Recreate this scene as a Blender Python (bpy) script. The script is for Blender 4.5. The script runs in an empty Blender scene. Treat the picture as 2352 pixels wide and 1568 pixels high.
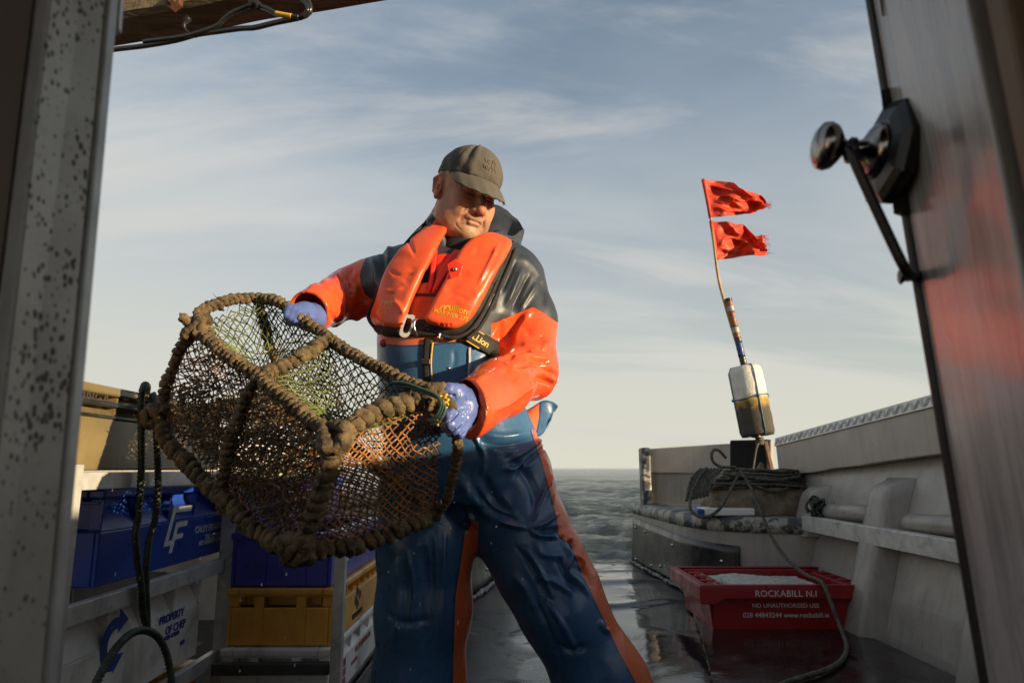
import bpy, bmesh, math, random
import numpy as np
from mathutils import Matrix, Vector, Euler
from mathutils.bvhtree import BVHTree

S = bpy.context.scene
COL = S.collection
rad = math.radians
rng = np.random.default_rng(7)
random.seed(7)

# ------------------------------------------------------------------ camera
CAM_H, PITCH = 0.85, rad(10.5)
cam_d = bpy.data.cameras.new('camera')
cam_d.lens = 24.0
cam_d.sensor_width = 36.0
cam_d.clip_start = 0.02
cam_d.clip_end = 60000
cam_d.dof.use_dof = True
cam_d.dof.focus_distance = 2.1
cam_d.dof.aperture_fstop = 6.3
cam = bpy.data.objects.new('camera', cam_d)
COL.objects.link(cam)
cam.location = (0, 0, CAM_H)
cam.rotation_euler = (rad(90) + PITCH, 0, 0)
S.camera = cam

# ------------------------------------------------------------------ sun + sky
SUN_EL, SUN_AZ = rad(8.8), rad(28.0)        # azimuth: from +X turned towards the camera side
sun_dir = Vector((math.cos(SUN_AZ) * math.cos(SUN_EL), -math.sin(SUN_AZ) * math.cos(SUN_EL), math.sin(SUN_EL)))
sd = bpy.data.lights.new('sun', 'SUN')
sd.energy = 5.0
sd.angle = rad(0.5)
sd.color = (1.0, 0.79, 0.50)
sun = bpy.data.objects.new('sun', sd)
COL.objects.link(sun)
sun.location = (20, -6, 8)
sun.rotation_euler = sun_dir.to_track_quat('Z', 'Y').to_euler()

W = bpy.data.worlds.new('World')
S.world = W
W.use_nodes = True
nt = W.node_tree
for n in list(nt.nodes):
    nt.nodes.remove(n)
def wn(t, **kw):
    n = nt.nodes.new(t)
    for k, v in kw.items():
        setattr(n, k, v)
    return n
out = wn('ShaderNodeOutputWorld')
bg = wn('ShaderNodeBackground')
bg.inputs[1].default_value = 0.092
sky = wn('ShaderNodeTexSky', sky_type='NISHITA')
sky.sun_disc = False
sky.sun_elevation = SUN_EL
sky.sun_rotation = rad(90) + SUN_AZ
sky.air_density = 1.0
sky.dust_density = 1.2
sky.ozone_density = 1.5
tc = wn('ShaderNodeTexCoord')
sep = wn('ShaderNodeSeparateXYZ')
nt.links.new(tc.outputs['Generated'], sep.inputs[0])
# clouds live on a flat layer: direction / (height + c)
hz = wn('ShaderNodeMath', operation='ADD'); hz.inputs[1].default_value = 0.30
nt.links.new(sep.outputs['Z'], hz.inputs[0])
hm = wn('ShaderNodeMath', operation='MAXIMUM'); hm.inputs[1].default_value = 0.05
nt.links.new(hz.outputs[0], hm.inputs[0])
dv = wn('ShaderNodeVectorMath', operation='DIVIDE')
nt.links.new(tc.outputs['Generated'], dv.inputs[0])
nt.links.new(hm.outputs[0], dv.inputs[1])
mp = wn('ShaderNodeMapping')
mp.inputs['Rotation'].default_value = (0, 0, rad(28))
mp.inputs['Scale'].default_value = (0.42, 1.25, 0.35)
nt.links.new(dv.outputs[0], mp.inputs[0])
n1 = wn('ShaderNodeTexNoise'); n1.inputs['Scale'].default_value = 0.9; n1.inputs['Detail'].default_value = 6
n1.inputs['Roughness'].default_value = 0.52; n1.inputs['Distortion'].default_value = 0.7
nt.links.new(mp.outputs[0], n1.inputs['Vector'])
r1 = wn('ShaderNodeMapRange'); r1.inputs[1].default_value = 0.43; r1.inputs[2].default_value = 0.66
r1.inputs[3].default_value = 0.0; r1.inputs[4].default_value = 0.62
nt.links.new(n1.outputs['Fac'], r1.inputs[0])
# thin veil that thickens to the horizon
veil = wn('ShaderNodeMapRange'); veil.inputs[1].default_value = 0.0; veil.inputs[2].default_value = 0.72
veil.inputs[3].default_value = 0.90; veil.inputs[4].default_value = 0.20
veil.interpolation_type = 'SMOOTHSTEP'
nt.links.new(sep.outputs['Z'], veil.inputs[0])
# clearer towards the upper right, hazier to the left
vx = wn('ShaderNodeMath', operation='MULTIPLY_ADD'); vx.inputs[1].default_value = -0.34
nt.links.new(sep.outputs['X'], vx.inputs[0]); nt.links.new(veil.outputs[0], vx.inputs[2])
cm = wn('ShaderNodeMath', operation='ADD'); cm.use_clamp = True
nt.links.new(vx.outputs[0], cm.inputs[0]); nt.links.new(r1.outputs[0], cm.inputs[1])
ccol = wn('ShaderNodeValToRGB')
ccol.color_ramp.elements[0].position = 0.0; ccol.color_ramp.elements[0].color = (4.75, 4.65, 3.85, 1)
ccol.color_ramp.elements[1].position = 0.62; ccol.color_ramp.elements[1].color = (2.7, 3.25, 3.9, 1)
e = ccol.color_ramp.elements.new(0.26); e.color = (4.0, 4.15, 4.05, 1)
nt.links.new(sep.outputs['Z'], ccol.inputs[0])
mx = wn('ShaderNodeMix', data_type='RGBA')
nt.links.new(cm.outputs[0], mx.inputs[0])
nt.links.new(sky.outputs[0], mx.inputs[6])
nt.links.new(ccol.outputs[0], mx.inputs[7])
# pale cirrus drawn out in long diagonal wisps
mp2 = wn('ShaderNodeMapping')
mp2.inputs['Rotation'].default_value = (0, 0, rad(-38))
mp2.inputs['Scale'].default_value = (0.34, 2.1, 0.3)
mp2.inputs['Location'].default_value = (0.4, 0.35, 0)
nt.links.new(dv.outputs[0], mp2.inputs[0])
n2 = wn('ShaderNodeTexNoise'); n2.inputs['Scale'].default_value = 1.15; n2.inputs['Detail'].default_value = 9
n2.inputs['Roughness'].default_value = 0.6; n2.inputs['Distortion'].default_value = 1.1
nt.links.new(mp2.outputs[0], n2.inputs['Vector'])
r2 = wn('ShaderNodeMapRange'); r2.interpolation_type = 'SMOOTHSTEP'
r2.inputs[1].default_value = 0.47; r2.inputs[2].default_value = 0.72; r2.inputs[4].default_value = 0.75
nt.links.new(n2.outputs['Fac'], r2.inputs[0])
mx3 = wn('ShaderNodeMix', data_type='RGBA'); mx3.inputs[7].default_value = (4.5, 4.4, 4.15, 1)
nt.links.new(r2.outputs[0], mx3.inputs[0]); nt.links.new(mx.outputs[2], mx3.inputs[6])
nt.links.new(mx3.outputs[2], bg.inputs[0])
nt.links.new(bg.outputs[0], out.inputs[0])

S.view_settings.view_transform = 'Standard'
S.view_settings.look = 'None'
S.view_settings.exposure = 0.72
S.view_settings.gamma = 1.0
try:
    S.view_settings.use_curve_mapping = False
except Exception:
    pass
S.render.engine = 'CYCLES'
S.cycles.max_bounces = 8
S.cycles.use_denoising = True

# ------------------------------------------------------------------ measuring: points read off the photograph
F_PX = 1568.0
_c, _s = math.cos(PITCH), math.sin(PITCH)
def ray(x, y):
    u = (x - 1176) / F_PX; v = (784 - y) / F_PX
    return np.array([u, _c - _s * v, _s + _c * v])
def D(x, y, Y):
    r = ray(x, y)
    return np.array([0, 0, CAM_H]) + r * (Y / r[1])
def G(x, y, z=0.0):
    r = ray(x, y)
    return np.array([0, 0, CAM_H]) + r * ((z - CAM_H) / r[2])
def XP(x, y, X):
    r = ray(x, y)
    return np.array([0, 0, CAM_H]) + r * (X / r[0])
def proj(P):
    P = np.asarray(P, float)
    q = P - np.array([0, 0, CAM_H])
    d = _c * q[..., 1] + _s * q[..., 2]
    v = -_s * q[..., 1] + _c * q[..., 2]
    return np.stack([1176 + F_PX * q[..., 0] / d, 784 - F_PX * v / d], -1)
def PX(n, Y):
    return n * Y / F_PX * 1.03

# ------------------------------------------------------------------ materials
def srgb(r, g, b):
    f = lambda c: ((c / 255 + .055) / 1.055) ** 2.4 if c > 10 else c / 255 / 12.92
    return (f(r), f(g), f(b), 1)
class Mat:
    def __init__(s, name):
        s.m = bpy.data.materials.new(name); s.m.use_nodes = True
        s.t = s.m.node_tree; s.b = s.t.nodes['Principled BSDF']
        s._co = None
    def n(s, t, **kw):
        n = s.t.nodes.new(t)
        for k, v in kw.items():
            setattr(n, k, v)
        return n
    def l(s, a, b): s.t.links.new(a, b)
    def co(s, kind='Object'):
        if s._co is None: s._co = s.n('ShaderNodeTexCoord')
        return s._co.outputs[kind]
    def noise(s, scale, detail=4, rough=.55, dist=0, stretch=None, kind='Object'):
        v = s.co(kind)
        if stretch:
            m = s.n('ShaderNodeMapping'); m.inputs['Scale'].default_value = stretch
            s.l(v, m.inputs[0]); v = m.outputs[0]
        n = s.n('ShaderNodeTexNoise'); n.inputs['Scale'].default_value = scale
        n.inputs['Detail'].default_value = detail; n.inputs['Roughness'].default_value = rough
        n.inputs['Distortion'].default_value = dist
        s.l(v, n.inputs['Vector'])
        return n.outputs['Fac']
    def rng(s, v, a, b, lo=0., hi=1., smooth=False):
        r = s.n('ShaderNodeMapRange')
        if smooth: r.interpolation_type = 'SMOOTHSTEP'
        for i, x in zip((1, 2, 3, 4), (a, b, lo, hi)): r.inputs[i].default_value = x
        s.l(v, r.inputs[0]); return r.outputs[0]
    def mix(s, f, a, b):
        m = s.n('ShaderNodeMix', data_type='RGBA')
        if isinstance(f, (int, float)): m.inputs[0].default_value = f
        else: s.l(f, m.inputs[0])
        for i, x in ((6, a), (7, b)):
            if isinstance(x, (tuple, list)): m.inputs[i].default_value = (*x[:3], 1)
            else: s.l(x, m.inputs[i])
        return m.outputs[2]
    def math(s, op, a, b=None):
        m = s.n('ShaderNodeMath', operation=op)
        for i, x in enumerate((a, b)):
            if x is None: continue
            if isinstance(x, (int, float)): m.inputs[i].default_value = x
            else: s.l(x, m.inputs[i])
        return m.outputs[0]
    def attr(s, name):
        a = s.n('ShaderNodeAttribute'); a.attribute_name = name
        return a
    def col(s, x):
        if isinstance(x, (tuple, list)): s.b.inputs['Base Color'].default_value = (*x[:3], 1)
        else: s.l(x, s.b.inputs['Base Color'])
    def set(s, k, x):
        if isinstance(x, (int, float)): s.b.inputs[k].default_value = x
        else: s.l(x, s.b.inputs[k])
    def bump(s, v, strength=.3, dist=.002):
        b = s.n('ShaderNodeBump'); b.inputs['Strength'].default_value = strength
        b.inputs['Distance'].default_value = dist
        s.l(v, b.inputs['Height'])
        old = s.b.inputs['Normal'].links
        if old: s.l(old[0].from_socket, b.inputs['Normal'])
        s.l(b.outputs[0], s.b.inputs['Normal'])
M = {}
def simple(name, colr, rough=.5, metal=0., var=.25, nscale=18, bump=.25, bdist=.002, dirt=None, dirt_amt=.5, spec=None, coat=0):
    m = Mat(name)
    nz = m.noise(nscale, 6)
    c1 = tuple(min(1, c * (1 + var)) for c in colr[:3]); c0 = tuple(c * (1 - var) for c in colr[:3])
    c = m.mix(m.rng(nz, .3, .7), c0, c1)
    if dirt is not None:
        d = m.noise(nscale * .37, 8, .65, 0.6)
        c = m.mix(m.rng(d, .52, .72, 0, dirt_amt), c, dirt)
    m.col(c)
    m.set('Roughness', m.rng(m.noise(nscale * .8, 5), .3, .7, max(.02, rough - .1), min(1, rough + .12)))
    m.set('Metallic', metal)
    if spec is not None: m.set('Specular IOR Level', spec)
    if coat: m.set('Coat Weight', coat); m.set('Coat Roughness', .12)
    if bump: m.bump(m.noise(nscale * 6, 5), bump, bdist)
    M[name] = m.m
    return m

# ------------------------------------------------------------------ mesh helpers
BASE = {}
def add(name, verts, faces, mat, parent=None, smooth=False, base=None, bevel=0, loc=None):
    """verts are in world space; they are stored relative to the base point of the thing they belong to"""
    b = np.zeros(3) if base is None else np.asarray(base, float)
    if parent is not None: b = BASE[parent]
    v = np.asarray(verts, float) - b
    me = bpy.data.meshes.new(name)
    if isinstance(faces, np.ndarray):
        nf, k = faces.shape
        me.vertices.add(len(v)); me.vertices.foreach_set('co', v.astype(np.float32).ravel())
        me.loops.add(nf * k); me.loops.foreach_set('vertex_index', faces.astype(np.int32).ravel())
        me.polygons.add(nf)
        me.polygons.foreach_set('loop_start', np.arange(0, nf * k, k, dtype=np.int32))
        me.polygons.foreach_set('loop_total', np.full(nf, k, dtype=np.int32))
        me.update(calc_edges=True); me.validate()
    else:
        me.from_pydata([tuple(x) for x in v], [], [tuple(f) for f in faces])
        me.update()
    if smooth:
        me.polygons.foreach_set('use_smooth', np.ones(len(me.polygons), dtype=bool))
    o = bpy.data.objects.new(name, me)
    COL.objects.link(o)
    if mat is not None: me.materials.append(M[mat] if isinstance(mat, str) else mat)
    if parent is not None: o.parent = parent
    else: o.location = b
    BASE[o] = b
    if bevel:
        md = o.modifiers.new('bevel', 'BEVEL'); md.width = bevel; md.segments = 2; md.limit_method = 'ANGLE'; md.angle_limit = rad(35)
        md.harden_normals = False
    return o
def tag(o, label=None, cat=None, group=None, kind=None):
    if label: o['label'] = label
    if cat: o['category'] = cat
    if group: o['group'] = group
    if kind: o['kind'] = kind
    return o
def thing(name, base, label, cat, group=None, rz=0.):
    o = bpy.data.objects.new(name, None); COL.objects.link(o)
    o.location = base; o.rotation_euler = (0, 0, rz); o.empty_display_size = .1
    BASE[o] = np.zeros(3) if rz else np.asarray(base, float)
    return tag(o, label, cat, group)
class MB:
    def __init__(s): s.v = []; s.f = []
    def put(s, v, f):
        k = len(s.v)
        s.v += [tuple(map(float, p)) for p in v]
        s.f += [tuple(int(i) + k for i in q) for q in f]
        return s
    def box(s, c, size, R=None):
        h = np.array(size) / 2.
        v = np.array([[a, b, d] for a in (-1, 1) for b in (-1, 1) for d in (-1, 1)]) * h
        if R is not None: v = v @ np.array(R).T
        v = v + np.array(c)
        return s.put(v, [(0, 1, 3, 2), (4, 6, 7, 5), (0, 4, 5, 1), (2, 3, 7, 6), (0, 2, 6, 4), (1, 5, 7, 3)])
    def hexa(s, p):
        """8 points: bottom loop 0-3, top loop 4-7"""
        return s.put(p, [(3, 2, 1, 0), (4, 5, 6, 7), (0, 1, 5, 4), (1, 2, 6, 5), (2, 3, 7, 6), (3, 0, 4, 7)])
    def bar(s, a, b, w, h, up=(0, 0, 1)):
        a, b = np.array(a, float), np.array(b, float)
        t = (b - a) / np.linalg.norm(b - a); u = np.cross(t, up); u /= np.linalg.norm(u); n = np.cross(u, t)
        q = [(-1, -1), (1, -1), (1, 1), (-1, 1)]
        return s.hexa([p + u * i * w / 2 + n * j * h / 2 for p in (a, b) for i, j in q])
    def prism(s, poly, n):
        """poly: list of 3D points, n: extrusion vector"""
        k = len(poly); n = np.array(n, float)
        v = [np.array(p, float) for p in poly] + [np.array(p, float) + n for p in poly]
        f = [tuple(range(k - 1, -1, -1)), tuple(range(k, 2 * k))] + [(i, (i + 1) % k, k + (i + 1) % k, k + i) for i in range(k)]
        return s.put(v, f)
    def tube(s, pts, r, n=8, caps=True):
        v, f = tube(pts, r, n, caps); return s.put(v, f)
    def lathe(s, prof, o, ax, n=24, u=None):
        """prof: list of (radius, along)"""
        ax = np.array(ax, float); ax /= np.linalg.norm(ax)
        u = np.array(u if u is not None else (0, 0, 1) if abs(ax[2]) < .9 else (1, 0, 0), float)
        u -= ax * (u @ ax); u /= np.linalg.norm(u); w = np.cross(ax, u)
        v = []; f = []
        for r, z in prof:
            for i in range(n):
                a = 2 * math.pi * i / n
                v.append(np.array(o) + ax * z + (u * math.cos(a) + w * math.sin(a)) * max(r, 1e-5))
        for j in range(len(prof) - 1):
            for i in range(n):
                f.append((j * n + i, j * n + (i + 1) % n, (j + 1) * n + (i + 1) % n, (j + 1) * n + i))
        f.append(tuple(range(n - 1, -1, -1))); f.append(tuple((len(prof) - 1) * n + i for i in range(n)))
        return s.put(v, f)
    def build(s, name, mat, parent=None, smooth=False, base=None, bevel=0):
        return add(name, np.array(s.v), s.f, mat, parent, smooth, base, bevel)
def spline(pts, n):
    """Catmull-Rom through pts, n samples evenly spaced along it"""
    P = np.array(pts, float); k = len(P)
    Q = np.vstack([2 * P[0] - P[1], P, 2 * P[-1] - P[-2]])
    out = []
    for i in range(k - 1):
        p0, p1, p2, p3 = Q[i:i + 4]
        for t in np.linspace(0, 1, 24, endpoint=False):
            out.append(.5 * (2 * p1 + (p2 - p0) * t + (2 * p0 - 5 * p1 + 4 * p2 - p3) * t * t + (3 * p1 - p0 - 3 * p2 + p3) * t ** 3))
    out.append(P[-1]); out = np.array(out)
    d = np.r_[0, np.cumsum(np.linalg.norm(np.diff(out, axis=0), axis=1))]
    s = np.linspace(0, d[-1], n)
    return np.stack([np.interp(s, d, out[:, i]) for i in range(3)], 1)
def frames(P):
    T = np.gradient(P, axis=0); T /= np.linalg.norm(T, axis=1)[:, None] + 1e-12
    u = np.cross(T[0], (0, 0, 1.0))
    if np.linalg.norm(u) < .1: u = np.cross(T[0], (1.0, 0, 0))
    u /= np.linalg.norm(u); U = [u]
    for t in T[1:]:
        u = u - t * (u @ t); u /= np.linalg.norm(u) + 1e-12; U.append(u)
    U = np.array(U); return T, U, np.cross(T, U)
def tube(pts, r, n=8, caps=True, strands=0, pitch=.03, depth=.22, lump=0):
    P = np.asarray(pts, float); T, U, V = frames(P); m = len(P)
    r = np.broadcast_to(np.asarray(r, float), (m,))
    a = np.linspace(0, 2 * math.pi, n, endpoint=False)
    R = np.repeat(r[:, None], n, 1)
    if strands:
        d = np.r_[0, np.cumsum(np.linalg.norm(np.diff(P, axis=0), axis=1))]
        ph = d / pitch * 2 * math.pi
        R = R * (1 - depth + depth * np.abs(np.cos(strands / 2 * a[None] - ph[:, None] / 1.0 * strands / 2)) * 2 * .8)
    v = P[:, None] + R[..., None] * (np.cos(a)[None, :, None] * U[:, None] + np.sin(a)[None, :, None] * V[:, None])
    v = v.reshape(-1, 3)
    if lump: v = v + (vnoise3(v * 60) - .5) * 2 * lump
    f = []
    i = np.arange(m - 1)[:, None] * n; j = np.arange(n)[None]
    f = np.stack([i + j, i + (j + 1) % n, i + n + (j + 1) % n, i + n + j], -1).reshape(-1, 4)[:, ::-1]
    f = [tuple(q) for q in f]
    if caps: f += [tuple(range(n)), tuple(range(m * n - 1, (m - 1) * n - 1, -1))]
    return v, f
def _hash(i, j, k, s=0):
    h = (i.astype(np.int64) * 374761393 + j.astype(np.int64) * 668265263 + k.astype(np.int64) * 2147483647 + s * 974711) & 0x7fffffff
    h = ((h ^ (h >> 13)) * 1274126177) & 0x7fffffff
    return ((h ^ (h >> 16)) & 0xffff) / 65535.0
def vnoise(P, s=0):
    P = np.asarray(P, float); b = np.floor(P).astype(int); f = P - b; f = f * f * (3 - 2 * f)
    o = 0
    for a in (0, 1):
        for c in (0, 1):
            for d in (0, 1):
                w = (f[..., 0] if a else 1 - f[..., 0]) * (f[..., 1] if c else 1 - f[..., 1]) * (f[..., 2] if d else 1 - f[..., 2])
                o = o + w * _hash(b[..., 0] + a, b[..., 1] + c, b[..., 2] + d, s)
    return o
def vnoise3(P): return np.stack([vnoise(P, 1), vnoise(P, 2), vnoise(P, 3)], -1)
def fbm(P, s=0, oct=3):
    return sum(vnoise(np.asarray(P) * 2 ** i, s + i) / 2 ** i for i in range(oct)) / sum(.5 ** i for i in range(oct))

def text_mesh(txt, size, bold=0., ext=.0008, align='CENTER', shear=0., space=1.0, linesp=1.0):
    c = bpy.data.curves.new('t', 'FONT'); c.body = txt; c.size = size; c.align_x = align; c.offset = bold
    c.extrude = ext; c.shear = shear; c.space_character = space; c.space_line = linesp; c.resolution_u = 3
    o = bpy.data.objects.new('t', c); COL.objects.link(o)
    dg = bpy.context.evaluated_depsgraph_get(); dg.update()
    me = bpy.data.meshes.new_from_object(o.evaluated_get(dg))
    v = np.array([x.co[:] for x in me.vertices]).reshape(-1, 3); f = [tuple(p.vertices) for p in me.polygons]
    bpy.data.objects.remove(o); bpy.data.curves.remove(c); bpy.data.meshes.remove(me)
    return v, f
def lettering(items, mat, parent, name='lettering'):
    """items: (text, size, origin, xdir, ydir, kwargs); flat lettering set on a face"""
    for txt, size, o, xd, yd, kw in items:
        mb = MB()
        v, f = text_mesh(txt, size, **kw)
        xd = np.array(xd, float); yd = np.array(yd, float); xd /= np.linalg.norm(xd); yd /= np.linalg.norm(yd); n = np.cross(xd, yd)
        mb.put(np.array(o) + v[:, :1] * xd + v[:, 1:2] * yd + v[:, 2:] * n, f)
        mb.build(name, mat, parent)
# ------------------------------------------------------------------ material library
simple('grp_grey', (.30, .275, .245), .34, var=.07, nscale=9, bump=.35, bdist=.003, dirt=(.20, .17, .13), dirt_amt=.55)
simple('grp_pale', (.38, .34, .30), .35, var=.06, nscale=8, bump=.15, dirt=(.25, .21, .16), dirt_amt=.35)
simple('alu', (.58, .57, .54), .42, .30, var=.15, nscale=22, bump=.2, dirt=(.12, .10, .08), dirt_amt=.6)
simple('alu_dark', (.06, .06, .058), .45, .3, var=.2, nscale=20)
simple('crate_khaki', (.19, .145, .066), .30, var=.2, nscale=9, bump=.15, dirt=(.035, .03, .02), dirt_amt=.6)
simple('black_plastic', (.018, .018, .018), .28, var=.3, nscale=14, bump=.15, dirt=(.06, .05, .04), dirt_amt=.5)
simple('blue_plastic', (.018, .060, .34), .32, var=.18, nscale=12, bump=.12, dirt=(.04, .05, .12), dirt_amt=.5)
simple('violet_plastic', (.045, .05, .36), .34, var=.15, nscale=12, bump=.12, dirt=(.06, .06, .15), dirt_amt=.5)
simple('white_plastic', (.80, .77, .72), .42, var=.06, nscale=10, bump=.12, dirt=(.17, .13, .09), dirt_amt=.7)
simple('orange_plastic', (.76, .36, .05), .40, var=.12, nscale=10, bump=.14, dirt=(.26, .12, .03), dirt_amt=.6)
simple('red_plastic', (.27, .010, .014), .33, var=.12, nscale=12, bump=.1, dirt=(.2, .03, .03), dirt_amt=.35)
simple('ink_white', (.60, .60, .58), .6, var=.15, nscale=60, bump=0)
simple('ink_blue', (.03, .06, .28), .6, var=.2, nscale=60, bump=0)
simple('ink_dark', (.05, .035, .03), .6, var=.2, nscale=60, bump=0)
simple('ink_red', (.42, .07, .07), .6, var=.25, nscale=60, bump=0)
simple('ink_yellow', (.66, .36, .02), .5, var=.1, nscale=60, bump=0)
simple('black_metal', (.012, .011, .011), .35, .2, var=.3, nscale=30)
simple('chrome_worn', (.30, .27, .24), .16, 1.0, var=.25, nscale=40, bump=.05)
simple('steel', (.55, .54, .52), .25, 1.0, var=.15, nscale=60, bump=.05)
simple('door_dark', (.02, .016, .015), .5, var=.3, nscale=12)
simple('jamb_brown', (.15, .098, .055), .55, var=.2, nscale=10, dirt=(.05, .03, .02))
simple('cabin', (.085, .058, .042), .6, var=.2, nscale=6)
simple('net_green', (.125, .155, .045), .6, var=.45, nscale=25, bump=0)
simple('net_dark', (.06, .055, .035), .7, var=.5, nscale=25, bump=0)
simple('cord_blue', (.03, .13, .20), .5, var=.3, nscale=60, bump=.3)
simple('cord_yellow', (.6, .36, .03), .55, var=.3, nscale=60, bump=.3)
simple('bungee', (.035, .075, .062), .5, var=.35, nscale=70, bump=.4)
simple('rag', (.50, .50, .40), .9, var=.25, nscale=40, bump=.8, bdist=.006)
simple('pole_bamboo', (.36, .20, .065), .45, var=.35, nscale=14)
simple('tape_brown', (.22, .075, .02), .4, var=.3, nscale=25)
simple('tape_grey', (.32, .31, .29), .4, var=.2, nscale=25)
simple('tape_blue', (.018, .03, .14), .4, var=.3, nscale=40)
simple('black_fibre', (.014, .013, .014), .95, var=.5, nscale=90, bump=.9, bdist=.008)
simple('rubber', (.022, .021, .02), .30, var=.4, nscale=10, bump=.25, bdist=.004, dirt=(.10, .095, .085), dirt_amt=.5)
simple('wood_stick', (.16, .10, .06), .7, var=.3, nscale=20)

def rope_mat(name, c0, c1, rough=.75):
    m = Mat(name)
    m.col(m.mix(m.rng(m.noise(55, 5), .35, .65), c0, c1))
    m.set('Roughness', rough); m.bump(m.noise(260, 3), .5, .002)
    M[name] = m.m
rope_mat('rope_dark', (.03, .027, .02), (.13, .115, .085))
rope_mat('rope_green', (.012, .018, .012), (.05, .062, .042), .5)
def mud_rope():
    m = Mat('mud_rope')
    a = m.noise(28, 6, .6); b = m.noise(9, 5, .6, .5); g = m.noise(90, 4, .7)
    c = m.mix(m.rng(a, .35, .65), (.075, .050, .023), (.29, .20, .095))
    c = m.mix(m.rng(b, .55, .75, 0, .6), c, (.13, .115, .055))
    c = m.mix(m.rng(g, .62, .72, 0, .7), c, (.34, .25, .14))
    c = m.mix(m.rng(m.noise(46, 3), .64, .70, 0, .75), c, (.32, .12, .025))
    m.col(c); m.set('Roughness', m.rng(m.noise(70, 3), .4, .65, .32, .85))
    m.bump(m.noise(150, 6, .75), 1.0, .006); m.bump(m.noise(420, 4, .8), .9, .003)
    M['mud_rope'] = m.m
mud_rope()
def net_orange():
    m = Mat('net_orange')
    c = m.mix(m.rng(m.noise(40, 4), .35, .65), (.12, .048, .014), (.42, .165, .032))
    m.col(c); m.set('Roughness', .55); M['net_orange'] = m.m
net_orange()
def streaks():
    for nm, f in (('grp_grey', .55), ('grp_pale', .35)):
        t = M[nm].node_tree; b = t.nodes['Principled BSDF']; old = b.inputs['Base Color'].links[0].from_socket
        c = t.nodes.new('ShaderNodeTexCoord'); mp_ = t.nodes.new('ShaderNodeMapping'); mp_.inputs['Scale'].default_value = (7, 7, .55)
        n = t.nodes.new('ShaderNodeTexNoise'); n.inputs['Scale'].default_value = 2.4; n.inputs['Detail'].default_value = 8; n.inputs['Roughness'].default_value = .7
        r = t.nodes.new('ShaderNodeMapRange'); r.inputs[1].default_value = .50; r.inputs[2].default_value = .74; r.inputs[4].default_value = f
        mx_ = t.nodes.new('ShaderNodeMix'); mx_.data_type = 'RGBA'; mx_.inputs[7].default_value = (.13, .105, .075, 1)
        t.links.new(c.outputs['Object'], mp_.inputs[0]); t.links.new(mp_.outputs[0], n.inputs['Vector']); t.links.new(n.outputs['Fac'], r.inputs[0])
        t.links.new(r.outputs[0], mx_.inputs[0]); t.links.new(old, mx_.inputs[6])
        # scrapes and chips
        n2 = t.nodes.new('ShaderNodeTexNoise'); n2.inputs['Scale'].default_value = 26; n2.inputs['Detail'].default_value = 9; n2.inputs['Roughness'].default_value = .75
        r2 = t.nodes.new('ShaderNodeMapRange'); r2.inputs[1].default_value = .66; r2.inputs[2].default_value = .69; r2.inputs[4].default_value = .8
        mx2 = t.nodes.new('ShaderNodeMix'); mx2.data_type = 'RGBA'; mx2.inputs[7].default_value = (.07, .06, .05, 1)
        t.links.new(c.outputs['Object'], n2.inputs['Vector']); t.links.new(n2.outputs['Fac'], r2.inputs[0]); t.links.new(r2.outputs[0], mx2.inputs[0]); t.links.new(mx_.outputs[2], mx2.inputs[6])
        t.links.new(mx2.outputs[2], b.inputs['Base Color'])
streaks()
def hessian():
    m = Mat('hessian')
    c = m.mix(m.rng(m.noise(16, 6), .3, .7), (.11, .085, .055), (.30, .24, .16))
    w = m.n('ShaderNodeTexWave'); w.inputs['Scale'].default_value = 90; w.inputs['Distortion'].default_value = 2
    m.l(m.co(), w.inputs['Vector'])
    m.col(m.mix(m.rng(w.outputs['Fac'], 0, 1, 0, .35), c, (.05, .04, .025)))
    m.set('Roughness', .95); m.bump(w.outputs['Fac'], .5, .003); m.bump(m.noise(120, 4), .6, .004); M['hessian'] = m.m
hessian()
def sea_mat():
    m = Mat('sea_water')
    foam = m.math('MULTIPLY', m.rng(m.noise(.9, 7, .62, 1.2, (1, .55, 1)), .64, .70), m.rng(m.noise(.12, 3), .48, .6))
    m.col(m.mix(m.math('MULTIPLY', foam, .55), (.055, .074, .072), (.60, .61, .59)))
    m.set('Roughness', m.rng(foam, 0, 1, .09, .6)); m.set('IOR', 1.33)
    m.bump(m.noise(4.2, 8, .66, .9, (1, 1.5, 1)), 1.0, .26)
    m.bump(m.noise(15, 5, .66, .5, (1, 1.5, 1)), 1.0, .035)
    M['sea_water'] = m.m
sea_mat()
def deck_mat():
    m = Mat('wet_rubber')
    p = m.noise(1.35, 6, .6, .8)                       # puddles
    sx = m.n('ShaderNodeSeparateXYZ'); m.l(m.co(), sx.inputs[0])
    lane = m.math('MULTIPLY', m.rng(m.math('ADD', sx.outputs['X'], m.rng(m.noise(2.6, 7, .62, .6), 0, 1, -.38, .38)), .06, .16), m.rng(m.math('ADD', sx.outputs['X'], m.rng(m.noise(2.3, 6, .6), 0, 1, -.3, .3)), 1.10, 1.0))
    wet = m.math('MULTIPLY', m.rng(p, .36, .42), lane)
    grit = m.math('MULTIPLY', m.rng(m.noise(3.2, 8, .66, 1.0), .56, .60), m.rng(m.noise(.9, 3), .42, .55))
    c = m.mix(m.rng(m.noise(14, 6), .3, .7), (.010, .010, .011), (.026, .025, .024))
    c = m.mix(m.math('MULTIPLY', grit, .75), c, (.15, .14, .12))
    m.col(c)
    r = m.rng(wet, 0, 1, .30, .035)
    m.set('Specular IOR Level', m.rng(wet, 0, 1, .22, .5))
    m.set('Roughness', m.math('ADD', r, m.math('MULTIPLY', grit, .45)))
    m.set('IOR', 1.42)
    m.bump(m.noise(1.1, 3, .5, .6), .35, .05)
    m.bump(m.noise(60, 4), .12, .002)
    m.bump(grit, .5, .004)
    M['wet_rubber'] = m.m
deck_mat()
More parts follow.
